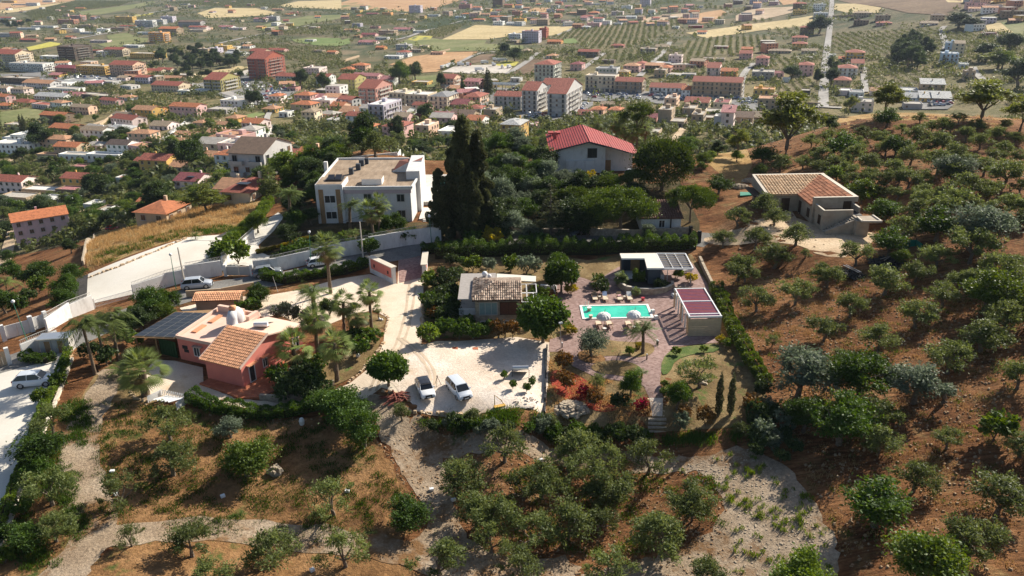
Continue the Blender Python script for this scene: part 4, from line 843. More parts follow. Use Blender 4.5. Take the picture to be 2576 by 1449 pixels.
for cx,cy,w,k,lab,nm,base,r in [
 (609,1138,122,'bright_tree','wide lime-green almond tree with a forked trunk','almond_tree',(622,1198),.72),(905,1078,105,'green_tree','leafy fruit tree on the slope','fruit_tree',(917,1124),.85),
 (970,918,92,'round_tree','round dark carob tree in the gravel','carob_tree',(978,972),.92),(1352,800,118,'round_tree','big dark carob tree beside the stone pavilion','carob_tree',(1366,862),.95),
 (1405,690,82,'round_tree','dark rounded magnolia tree','magnolia_tree',(1412,735),1.0),(1402,648,48,'round_tree','upright dark magnolia tree','magnolia_tree',(1405,700),1.3),
 (1582,962,58,'green_tree','clipped block-shaped green tree','clipped_tree',(1585,1005),1.3),(1706,982,66,'green_tree','round-crowned small tree by the white path','small_tree',(1703,1030),1.15),
 (1500,945,50,'open_olive','thin young tree with a bare trunk','young_tree',(1500,985),1.0),
 (1548,505,175,'stone_pine','wide flat stone pine beyond the hedge','stone_pine',(1560,585),.62),(1500,498,130,'stone_pine','stone pine over the iron gate','stone_pine',(1500,590),.75),(1728,482,112,'stone_pine','stone pine beyond the tiled cottage','stone_pine',(1735,560),.8),
 (1658,412,140,'round_pine','huge round stone pine beside the red roof','stone_pine',(1665,478),.85),
 (1380,530,100,'cedar','dark conifer by the street lamp','conifer',(1385,610),1.45),
 (1974,318,135,'euca_tree','tall bright eucalyptus by the farmhouse','eucalyptus',(1976,392),1.05),(2224,258,78,'euca_tree','eucalyptus on the ridge','eucalyptus',(2226,298),.95),(2454,262,112,'euca_tree','broad eucalyptus on the ridge','eucalyptus',(2467,306),.75),(2556,280,70,'euca_tree','eucalyptus at the end of the ridge','eucalyptus',(2565,330),1.0),
 (1853,361,52,'euca_tree','yellow-green young eucalyptus','eucalyptus',(1853,398),1.3),(2134,268,32,'euca_tree','small yellow-green eucalyptus','eucalyptus',(2134,290),1.3),
 (1240,500,72,'dark_tree','dark fig tree','fig_tree',(1240,540),1.1),(1310,455,78,'green_tree','leafy green tree','broadleaf_tree',(1310,500),.95),(1350,430,66,'green_tree','leafy green tree','broadleaf_tree',(1350,465),.95),(1272,445,64,'green_tree','green tree','broadleaf_tree',None,.9),
 (1290,560,72,'silver_olive','grey-leaved tree','broadleaf_tree',None,.9),(1330,585,70,'silver_olive','grey-leaved tree','broadleaf_tree',None,.8),(1235,415,42,'green_tree','green tree','broadleaf_tree',None,.9),(1300,408,60,'green_tree','green tree','broadleaf_tree',None,.8),
 (1345,395,40,'dark_tree','dark tree','broadleaf_tree',None,1.0),(1420,445,50,'silver_olive','pale leafy tree','broadleaf_tree',(1420,468),.8),(1375,480,70,'dark_tree','dark tree','broadleaf_tree',None,.9),(1430,560,90,'dark_tree','dark tree','broadleaf_tree',(1430,600),1.1),
 (1628,598,44,'silver_olive','feathery grey-green shrub tree','small_tree',(1628,605),.9),(1478,570,70,'dark_tree','dark tree','broadleaf_tree',(1478,598),1.2),
 (1000,560,56,'green_tree','yellow-green magnolia tree before the white villa','magnolia_tree',(1000,592),1.0),(968,548,44,'green_tree','leafy tree before the white villa','magnolia_tree',(968,598),1.3),
 (726,512,40,'dark_tree','dark tree','broadleaf_tree',None,1.0),(745,545,50,'dark_tree','dark tree','broadleaf_tree',None,1.0),(790,430,60,'dark_tree','dark tree','broadleaf_tree',None,1.0),(800,480,52,'dark_tree','dark tree','broadleaf_tree',None,1.0),(770,455,50,'dark_tree','dark tree','broadleaf_tree',None,1.0),
 (838,408,48,'dark_tree','dark tree','broadleaf_tree',None,1.0),(720,580,36,'dark_tree','dark shrub tree','broadleaf_tree',None,1.0),(650,560,50,'bright_tree','bright creeper-covered tree','broadleaf_tree',None,1.0),(735,440,40,'bright_tree','bright green tree','broadleaf_tree',None,1.2),
 (390,765,80,'green_tree','dense green loquat tree','loquat_tree',(392,800),.85),(430,748,52,'green_tree','dense green laurel tree','laurel_tree',(432,790),1.1),(412,780,52,'bright_tree','yellow-green citrus tree','citrus_tree',(414,812),.9),
 (355,800,60,'dark_tree','dark bushy tree','broadleaf_tree',(358,830),.9),(655,738,56,'green_tree','round green tree by the tiled shelter','small_tree',(655,765),.9),(640,752,40,'green_tree','small green tree by the tiled shelter','small_tree',None,.9),
 (870,1020,120,'green_tree','large leafy tree below the terrace hedge','broadleaf_tree',(872,1070),.75),(830,1010,80,'green_tree','leafy tree below the terrace hedge','broadleaf_tree',None,.75),
 (15,760,60,'green_tree','dark green tree by the lane','broadleaf_tree',None,.9),(105,690,70,'green_tree','bushy green tree on the ploughed plot','broadleaf_tree',None,.7),(178,722,60,'green_tree','green tree beside the yard wall','broadleaf_tree',None,.9),(190,690,54,'green_tree','green tree beside the yard wall','broadleaf_tree',None,.9),(165,760,60,'green_tree','green tree beside the street wall','broadleaf_tree',None,.9),
 (180,620,36,'dark_tree','dark bush tree behind the lilac house','broadleaf_tree',None,.9),(100,1180,60,'dense_olive','bushy tree against the yard wall','broadleaf_tree',None,.9)]:
    plant_px(k,cx,cy,w,lab,'tree', nm,r,None,base)
g=onray(1605,300,190);zt_=46+ray(1603,262).z/ray(1603,262).y*190;plant('umbrella_pine', g.x,g.y,g.z,8.2,zt_ - g.z,'tall umbrella pine with a bare trunk', 'tree', 'umbrella_pine', 1603,300)
def thicket(poly,n,kinds,wr,mind,lab,cat='tree', nm='garden_tree', rr=(.75,1.1)):
    tk=[];c=t=0
    while c<n and t<n*60:
        t+= 1;x=random.uniform(min(p[0] for p in poly),max(p[0] for p in poly));y=random.uniform(min(p[1] for p in poly),max(p[1] for p in poly))
        if not inpoly(poly,np.array([x]),np.array([y]))[0] or any(math.hypot(x - a,(y - b)*1.8)<mind for a,b in tk): continue
        tk.append((x,y));c+= 1;k=random.choice(kinds);kn={'dark': 'dark', 'gree': 'green', 'silv': 'silvery', 'brig': 'bright green', 'shru': 'green', 'oliv': 'grey-green', 'dens': 'dense', 'ceda': 'feathery dark', 'open': 'open-crowned', 'yell': 'yellowish', 'ston': 'flat-topped dark'}[k[:4]];plant_px(k,x,y,random.uniform(*wr),kn+' ' + lab,cat,nm,random.uniform(*rr))
thicket([(1225,410),(1385,400),(1395,470),(1370,535),(1250,550)],20,['dark_tree', 'green_tree', 'silver_olive', 'dark_tree'],(44,74),24,'hillside tree')
thicket([(1400,460),(1600,455),(1590,505),(1420,515)],8,['stone_pine', 'dark_tree', 'stone_pine'],(60,100),46,'hillside tree', rr=(.65,.9))
thicket([(700,425),(780,400),(800,470),(800,555),(750,600),(715,590),(745,500)],20,['dark_tree', 'green_tree', 'dark_tree'],(30,52),17,'tree of the villa park')
thicket([(1205,360),(1375,350),(1380,395),(1210,400)],16,['dark_tree', 'green_tree', 'olive'],(28,44),16,'tree below the hillside')
thicket([(700,655),(800,600),(960,590),(1040,590),(1040,594),(900,612),(800,630)],18,['shrub', 'dark_shrub', 'dark_shrub', 'bright_shrub'],(24,40),18,'shrub of the villa garden', 'shrub', 'shrub')
thicket([(1075,745),(1150,735),(1150,800),(1080,800)],10,['dark_shrub', 'shrub'],(36,50),18,'shrub beside the drive', 'shrub', 'shrub')
thicket([(1100,1055),(1380,1065),(1640,1085),(1640,1110),(1100,1085)],20,['dark_shrub', 'silver_shrub', 'shrub'],(26,44),22,'shrub on the bank', 'shrub', 'shrub')
thicket([(2000,340),(2560,350),(2576,720),(2330,700),(2240,560),(2200,450)],6,['olive', 'olive', 'dense_olive', 'silver_olive'],(52,84),40,'olive of the upper grove', nm='olive_tree', rr=(.62,.78))
thicket([(1130,1160),(1780,1130),(1760,1330),(1560,1390),(1200,1380)],9,['olive', 'open_olive'],(96,124),100,'olive of the lower grove', nm='olive_tree', rr=(.62,.78))
thicket([(1900,960),(1960,1000),(2000,1120),(1960,1150),(1890,1080)],14,['dark_shrub', 'dark_shrub', 'silver_shrub'],(34,56),22,'bush by the hedge end', 'shrub', 'shrub')
thicket([(2610,330),(2950,350),(3050,1440),(2640,1440)],44,['olive', 'open_olive', 'dense_olive'],(60,110),70,'olive tree of the outer grove', nm='olive_tree', rr=(.62,.78))
thicket([(1205,470),(1275,440),(1300,540),(1240,590),(1215,590)],9,['dark_tree', 'dark_tree', 'silver_olive'],(50,80),24,'tree beside the tall cypresses', rr=(.9,1.3))

for bx,by,w,hpx,v in [(1168,600,92,284,1),(1206,592,72,246,0),(1110,602,62,168,2),(1143,596,62,212,1),(1190,612,60,170,2),(1226,600,44,120,0)]:
    g=G(bx,by);D=dist(g);plant('big_cypress', g.x,g.y,g.z,w*D/FPX,hpx*D/FPX*1.03,'towering dark cypress beside the white villa', 'tree', 'cypress_tree', bx,by - hpx/2,'cypress stand by the white villa', v)
for bx,by,w,hpx,lab in [(1806,1046,19,104,'slim dark cypress, nearer the pool path'),(1836,1045,19,102,'slim dark cypress, farther from the pool path')]:
    g=G(bx,by);D=dist(g);plant('cypress', g.x,g.y,g.z,w*D/FPX,hpx*D/FPX*1.08,lab,'tree', 'cypress_tree', bx,by - 45,'pair of cypresses in the pool garden')

for a in [('fan',820,612,72,832,738,'tall fan palm by the hedge of the drive','fan_palm',.16),('feather',786,730,95,793,800,'bushy date palm in the gravel','date_palm',.26),
 ('fan',929,728,60,935,829,'tall fan palm at the roundabout bed','fan_palm',.18),('fan',864,755,62,867,839,'fan palm of the central bed','fan_palm',.18),('fan',896,784,56,903,855,'fan palm over the clipped balls','fan_palm',.18),
 ('fan',791,795,70,801,894,'fan palm behind the pink house','fan_palm',.2),('fan',737,862,84,745,933,'leafy fan palm beside the pink house terrace','fan_palm',.19),('fan',841,858,76,849,959,'fan palm with a thick trunk by the drive','fan_palm',.2),
 ('bigfan',357,925,112,367,995,'squat wide fan palm in the stone ring','fan_palm',.34),('fan',948,774,22,953,805,'tiny palm in the round bed','fan_palm',.2),
 ('queen',205,812,100,240,943,'queen palm of the trio before the solar panels','queen_palm',.15),('queen',240,808,95,265,911,'middle queen palm of the trio','queen_palm',.15),('queen',280,796,110,299,908,'tallest queen palm of the trio','queen_palm',.15),
 ('feather',1618,826,92,1617,890,'date palm by the pool','date_palm',.2),('feather',880,512,66,882,582,'date palm before the white villa','date_palm',.26),('fan',930,525,58,941,613,'fan palm before the white villa','fan_palm',.16),('fan',954,505,50,956,606,'slim fan palm before the white villa','fan_palm',.16),
 ('feather',887,586,50,890,606,'low palm before the white villa','date_palm',.2),('fan',871,350,32,871,401,'slender palm behind the white villa','fan_palm',.14),('fan',841,350,30,842,395,'slender palm behind the white villa','fan_palm',.14),('fan',828,348,28,830,392,'slender palm behind the white villa','fan_palm',.14),('fan',781,355,30,786,405,'slender palm behind the white villa','fan_palm',.14),
 ('feather',835,395,44,838,420,'bushy palm behind the white villa','date_palm',.2),('feather',727,482,74,733,565,'tall date palm by the villa drive','date_palm',.22),('fan',673,430,36,680,490,'fan palm by the grey apartment house','fan_palm',.15),
 ('fan',988,337,18,989,365,'small twin palm','fan_palm',.12),('fan',1013,337,18,1014,363,'small twin palm','fan_palm',.12),('fan',237,553,34,239,580,'palm beside the lilac house','fan_palm',.15),
 ('fan',1503,305,44,1505,402,'fan palm beyond the red roof','fan_palm',.2),('fan',1548,302,46,1550,402,'fan palm beyond the red roof','fan_palm',.2),('fan',1570,316,46,1572,402,'fan palm beyond the red roof','fan_palm',.2),('fan',1622,314,42,1622,405,'fan palm beyond the red roof','fan_palm',.2),('fan',1455,307,34,1457,400,'fan palm beyond the red roof','fan_palm',.2),('fan',1590,330,40,1590,404,'fan palm beyond the red roof','fan_palm',.2),
 ('feather',490,590,30,492,602,'small palm in the dry grass','date_palm',.15),('fan',1563,695,34,1564,720,'young palm at the pool bar bed','fan_palm',.2),('fan',1600,730,22,1601,745,'young palm in the curved bed','fan_palm',.2),
 ('fan',1609,703,16,1610,712,'young palm','fan_palm',.2),('cycad',1590,1012,26,1590,1020,'low cycad','cycad',.1),('cycad',1614,938,36,1614,952,'cycad by the path','cycad',.1),('queen',15,705,50,22,760,'queen palm by the lane','queen_palm',.12),
 ('fan',1340,800,20,1342,825,'young palm before the stone pavilion','fan_palm',.2),('fan',1312,802,18,1313,822,'young palm before the stone pavilion','fan_palm',.2),('bigfan',1500,708,34,1502,722,'low fan palm in the pool bed','fan_palm',.2),('cycad',345,935,60,350,955,'spiky agave clump under the queen palms','agave',.1),('cycad',300,928,60,303,945,'spiky agave clump under the queen palms','agave',.1)]:
    palm(*a[:7],a[7],a[8])

SH=[(1418,910,46,'rusty_shrub','rusty-leaved ball shrub'),(1424,958,46,'rusty_shrub','rusty-leaved ball shrub'),(1496,1000,40,'rusty_shrub','rusty-leaved ball shrub'),(1466,985,32,'red_flower_shrub','crimson flowering shrub'),(1613,1018,34,'red_flower_shrub','crimson flowering shrub'),
 (1722,1040,34,'rusty_shrub','rusty shrub'),(1775,1050,46,'rusty_shrub','rusty shrub'),(1890,1020,46,'rusty_shrub','rusty shrub'),(1560,1010,46,'dark_shrub','dark shrub'),(1700,885,24,'bright_shrub','round green shrub'),(1584,882,24,'bright_shrub','green tussock'),
 (1608,870,22,'yellow_bush','yellow-green shrub'),(1512,722,40,'dark_shrub','dark spiky shrub'),(1505,700,30,'bright_shrub','green shrub'),(1436,728,34,'yellow_bush','yellow-green ground shrub'),(1436,832,30,'yellow_bush','yellow-green ground shrub'),(1425,822,26,'bright_shrub','green shrub'),
 (1356,745,52,'bright_shrub','bright clipped shrub'),(1388,745,36,'rusty_shrub','russet shrub'),(1083,700,40,'bright_shrub','bright upright shrub'),(1072,712,36,'bright_shrub','green shrub'),(1125,700,56,'dark_shrub','dark mounded shrub'),(1125,740,60,'dark_shrub','dark mounded shrub'),(1150,690,40,'dark_shrub','dark shrub'),
 (1100,770,60,'dark_shrub','dark mounded shrub'),(1140,775,50,'dark_shrub','dark mounded shrub'),(1105,715,40,'dark_shrub','dark shrub'),(1090,790,34,'rusty_shrub','rusty shrub'),(1150,745,40,'dark_shrub','dark shrub'),
 (1080,840,56,'bright_shrub','leafy bright shrub'),(1120,825,50,'shrub','leafy shrub'),(1155,830,56,'shrub','leafy shrub'),(1190,835,50,'shrub','leafy shrub'),(1225,830,46,'shrub','leafy shrub'),(1255,830,44,'rusty_shrub','mixed shrub'),(1290,830,40,'rusty_shrub','mixed shrub'),(1175,815,40,'shrub','leafy shrub'),
 (700,945,56,'shrub','clipped ball shrub'),(730,965,66,'dark_shrub','dark ball shrub'),(770,950,70,'dark_shrub','dark ball shrub'),(800,925,60,'shrub','green ball shrub'),(795,960,56,'shrub','ball shrub'),(755,925,46,'dark_shrub','ball shrub'),(720,985,60,'dark_shrub','ball shrub'),(770,985,60,'dark_shrub','ball shrub'),(815,980,50,'dark_shrub','ball shrub'),
 (780,905,34,'yellow_bush','yellowish ball shrub'),(945,848,42,'shrub','clipped round shrub'),(905,875,54,'shrub','clipped round shrub'),(900,838,44,'shrub','clipped round shrub'),(925,840,36,'bright_shrub','bright clipped shrub'),(880,850,40,'dark_shrub','dark clipped shrub'),
 (640,772,40,'shrub','low clipped shrub'),(610,775,34,'shrub','low clipped shrub'),(730,790,50,'silver_shrub','grey loose shrub'),(760,795,40,'silver_shrub','grey loose shrub'),(700,785,36,'silver_shrub','grey loose shrub'),(785,810,36,'shrub','green shrub'),(830,775,50,'dark_shrub','dark shrub'),
 (1190,665,46,'bright_shrub','bright green shrub'),(1230,668,36,'silver_shrub','silvery shrub'),(1285,665,48,'bright_shrub','green shrub'),(1325,668,50,'silver_shrub','silvery shrub'),(1345,668,40,'silver_shrub','silvery shrub'),(1165,660,30,'shrub','shrub'),(1135,655,40,'dark_shrub','dark shrub'),
 (1738,700,30,'yellow_bush','yellow-leaved shrub by the bar'),(1705,690,26,'bright_shrub','green shrub by the bar'),(1812,855,24,'yellow_bush','yellow-green shrub'),(1826,865,26,'bright_shrub','green shrub'),(1770,880,20,'bright_shrub','shrub'),(1670,965,20,'bright_shrub','tussock'),(1668,985,18,'bright_shrub','tussock'),
 (1567,706,34,'dark_shrub','dark shrub in the curved bed'),(1660,716,34,'dark_shrub','dark shrub in the curved bed'),(1490,1010,20,'silver_shrub','pale shrub'),(1710,1060,44,'silver_shrub','grey shrub'),(1500,1100,34,'dark_shrub','dark shrub'),(1370,1060,34,'silver_shrub','grey shrub'),
 (1140,1060,46,'dark_shrub','dark shrub'),(1180,1065,44,'shrub','shrub'),(1090,1070,36,'dark_shrub','shrub'),(1230,1070,30,'silver_shrub','shrub'),(1560,1090,50,'dark_shrub','dark shrub'),(1600,1095,50,'dark_shrub','dark shrub'),(1900,1090,50,'dark_shrub','dark shrub'),(1940,1110,46,'silver_shrub','grey bush'),(1900,1130,40,'dark_shrub','scrubby bush'),
 (2499,1077,75,'bright_shrub','sprawling yellow-green bush'),(600,640,60,'bright_shrub','bushy bright oleander by the gate'),(560,630,56,'bright_shrub','bushy bright oleander by the gate'),(580,612,40,'bright_shrub','bushy bright oleander by the gate'),(545,645,40,'shrub','oleander by the gate'),
 (735,640,50,'shrub','clipped shrub of the villa garden'),(705,655,40,'dark_shrub','shrub of the villa garden'),(760,625,50,'shrub','shrub of the villa garden'),(790,640,40,'dark_shrub','shrub of the villa garden'),(930,625,50,'shrub','shrub of the villa garden'),(1030,590,36,'shrub','shrub of the villa garden'),(1190,600,50,'shrub','shrub'),(1240,595,50,'yellow_bush','flowering shrub'),
 (60,700,30,'shrub','bush on the ploughed plot'),(100,720,40,'bright_shrub','bush on the ploughed plot'),(50,770,40,'shrub','bush by the lane'),(75,745,34,'dark_shrub','bush by the lane'),(110,1000,40,'bright_shrub','creeper shrub on the yard wall'),(150,960,36,'bright_shrub','creeper shrub on the yard wall'),(165,920,30,'shrub','creeper shrub on the yard wall'),
 (230,885,46,'dark_shrub','dark shrub'),(270,900,50,'dark_shrub','dark shrub'),(320,850,40,'shrub','shrub'),(345,860,34,'bright_shrub','shrub'),(60,1280,40,'shrub','wall creeper bush'),(30,1340,40,'shrub','wall creeper bush'),(15,1400,40,'bright_shrub','wall creeper bush'),(60,1200,30,'bright_shrub','wall creeper bush'),
 (1820,745,26,'bright_shrub','bush'),(1462,570,60,'dark_shrub','dark shrub'),(1350,610,50,'shrub','shrub'),(1530,455,50,'dark_shrub','clipped shrub'),(1480,450,40,'yellow_bush','clipped yellow shrub'),(1270,590,40,'dark_shrub','shrub'),(1600,620,40,'shrub','shrub'),(1395,560,40,'dark_shrub','shrub')]
for cx,cy,w,k,lab in SH: plant_px(k,cx,cy,w,lab,'shrub', 'shrub')

hedge('hedge', [(1095,650),(1200,645),(1350,640),(1500,640),(1620,632),(1750,625)],2.8,2.9,'green', 'long tall hedge between street and pool estate', 60)
hedge('hedge', [(1800,735),(1822,790),(1848,850),(1885,915),(1925,975)],1.8,1.7,'bright', 'bright leafy hedge slanting past the slatted pergola', 90)
hedge('hedge', [(660,705),(720,715),(800,700),(870,690),(925,672)],1.6,1.8,'green', 'trimmed hedge between street and gravel drive', 80)
hedge('hedge', [(480,1010),(540,1035),(620,1050),(720,1048),(800,1030),(860,1015)],1.8,1.5,'green', 'curved leafy hedge under the pink house drive', 100)
hedge('hedge', [(560,650),(600,610),(640,575),(680,520)],2.4,2.4,'bright', 'bright green hedge lining the white villa drive', 70)
hedge('hedge', [(62,905),(85,912),(118,913),(140,905)],1.6,1.2,'green', 'trimmed curved hedge in the white yard', 100)
hedge('hedge', [(645,640),(700,625),(760,605),(800,600)],.9,.7,'yellow', 'low yellow flowering hedge of the villa garden', 110)
hedge('creeper', [(175,890),(150,960),(110,1040),(60,1180),(20,1290),(-20,1400)],1.0,.9,'bright', 'leafy creeper along the stone kerb of the yard', 70,lift=.2)
hedge('hedge', [(1060,640),(1100,635),(1180,630)],1.8,1.7,'green', 'hedge beside the red entrance wall', 70)
hedge('hedge', [(300,830),(345,790),(400,800)],1.8,1.4,'green', 'green hedge behind the queen palms', 70)
# the town in the valley
def wall_m(c):
    c=tuple(min(.86,x*1.16) for x in c)
    k='plaster_%02d%02d%02d' % tuple(int(x*99) for x in c);return mat(k,c,.9,.08,.25,0,8,dirt=.3,obrand=.12)
WC=dict(cream=(.66,.55,.40),peach=(.68,.46,.33),pink=(.64,.41,.38),lilac=(.58,.40,.42),white=(.78,.75,.71),grey=(.38,.36,.35),lgrey=(.50,.49,.48),tan=(.42,.32,.22),brown=(.20,.145,.10),dbrown=(.11,.09,.075),
          ochre=(.60,.38,.12),yellow=(.68,.45,.14),orange=(.66,.33,.12),brick=(.36,.105,.07),terra=(.50,.24,.16),salmon=(.56,.29,.24),olive=(.40,.35,.14),mint=(.60,.62,.54),lblue=(.52,.62,.72),lav=(.52,.48,.55),red=(.4,.07,.06),pinkw=(.74,.60,.56))
def roofmat(name,c,ribs=2.2):
    mt,N,L,P=newmat(name);P.inputs['Roughness'].default_value=.85
    tc=N.new('ShaderNodeTexCoord');geo=N.new('ShaderNodeNewGeometry');nz=N.new('ShaderNodeTexNoise');nz.inputs['Scale'].default_value=.9;nz.inputs['Detail'].default_value=7;nz.inputs['Roughness'].default_value=.7
    L.new(geo.outputs['Position'],nz.inputs['Vector']);cr=N.new('ShaderNodeValToRGB');cr.color_ramp.elements[0].position=.3;cr.color_ramp.elements[1].position=.72
    cr.color_ramp.elements[0].color=(*[x*.62 for x in c],1);cr.color_ramp.elements[1].color=(*[min(1,x*1.25) for x in c],1);L.new(nz.outputs['Fac'],cr.inputs[0])
    wv=N.new('ShaderNodeTexWave');wv.bands_direction='X'; wv.inputs['Scale'].default_value=ribs;wv.inputs['Distortion'].default_value=.4;L.new(tc.outputs['Object'],wv.inputs['Vector'])
    mr=N.new('ShaderNodeMapRange');mr.inputs[3].default_value=.72;mr.inputs[4].default_value=1.15;L.new(wv.outputs['Fac'],mr.inputs[0])
    vm=N.new('ShaderNodeVectorMath');vm.operation='SCALE'; L.new(cr.outputs[0],vm.inputs[0]);L.new(mr.outputs[0],vm.inputs[3]);L.new(vm.outputs[0],P.inputs['Base Color'])
    b=N.new('ShaderNodeBump');b.inputs['Distance'].default_value=.06;L.new(wv.outputs['Fac'],b.inputs['Height']);L.new(b.outputs[0],P.inputs['Normal']);return mt
RC=dict(red=roofmat('roof_red', (.40,.11,.07)),orange=roofmat('roof_orange', (.60,.20,.08)),terra=roofmat('roof_terracotta', (.60,.31,.17)),dark=roofmat('roof_dark', (.13,.085,.07)),purple=roofmat('roof_purple', (.30,.07,.08)),
          grey=roofmat('roof_grey', (.30,.30,.31)),metal=roofmat('roof_metal', (.55,.55,.54)),tan=roofmat('roof_tan', (.40,.30,.20)),pinkr=roofmat('roof_pink', (.50,.20,.20)),brownr=roofmat('roof_brown', (.22,.14,.095)))
M_flat=groundmat('flat_roof', [(.36,.33,.29),(.46,.42,.37),(.54,.50,.45)],.4,3,.01,3)
M_flatw=groundmat('white_flat_roof', [(.58,.56,.53),(.68,.66,.62),(.74,.72,.69)],.4,3,.01,3)
M_winf=mat('window_frame', (.45,.43,.40),.6,.1);M_wing=glassmat('window_glass', (.035,.038,.042),.12);M_shut=mat('shutters_brown', (.14,.075,.045),.7,.2);M_shutg=mat('shutters_green', (.06,.13,.08),.7,.2);M_shutw=mat('roller_shutter', (.5,.48,.44),.6,.1)
M_shop=mat('shop_shutter', (.22,.22,.23),.5,.3,2,obrand=.5);M_rail=mat('railing_metal', (.22,.21,.20),.5,.1,metal=.3);M_solar=glassmat('solar_glass', (.022,.023,.028),.28);M_steel=mat('bright_metal', (.7,.7,.7),.3,.05,metal=.8)
WIN={}
def win_mesh(k):
    if k in WIN: return WIN[k]
    mb=MB();w,h=1.15,1.35
    if k=='door': w,h=1.3,2.2
    mb.box((0,-.05,h/2),(w+.2,.14,h+.16),M_winf);g={'plain': M_wing,'brown': M_shut,'green': M_shutg,'roller': M_shutw,'door': M_wing}[k]
    mb.box((-.26*w,-.1,h/2),(w*.46,.12,h - .06),g);mb.box((.26*w,-.1,h/2),(w*.46,.12,h - .06),g if k!='roller' else M_wing)
    mb.box((0,-.13,-.06),(w+.35,.3,.1),M_winf)
    WIN[k]=mb.mesh('window');return WIN[k]
SHOPM=MB().box((0,-.05,1.35),(3.0,.16,2.7),M_winf).box((0,-.1,1.25),(2.7,.14,2.4),M_shop).mesh('shop_front')
def balc_mesh():
    mb=MB();mb.box((0,-.6,0),(1,1.2,.18),M_shutw);mb.box((0,-1.17,1.0),(1,.06,.06),M_rail)
    for i in range(25): mb.box(((i/24 - .5)*.985,-1.17,.55),(.006,.04,.9),M_rail)
    mb.box((-.49,-.6,.98),(.012,1.15,.06),M_rail);mb.box((.49,-.6,.98),(.012,1.15,.06),M_rail);return mb.mesh('balcony')
BALC=balc_mesh()
def balc_solid():
    mb=MB();mb.box((0,-.6,0),(1,1.2,.2),M_shutw);mb.box((0,-1.15,.52),(1,.1,.9),M_shutw);mb.box((-.49,-.6,.5),(.014,1.15,.85),M_shutw);mb.box((.49,-.6,.5),(.014,1.15,.85),M_shutw);return mb.mesh('balcony')
BALS=balc_solid()
FOOT=[]
M_stone=mat('stone_wall', (.34,.28,.21),.95,.2,1.5,.04,5,col2=(.44,.37,.28))
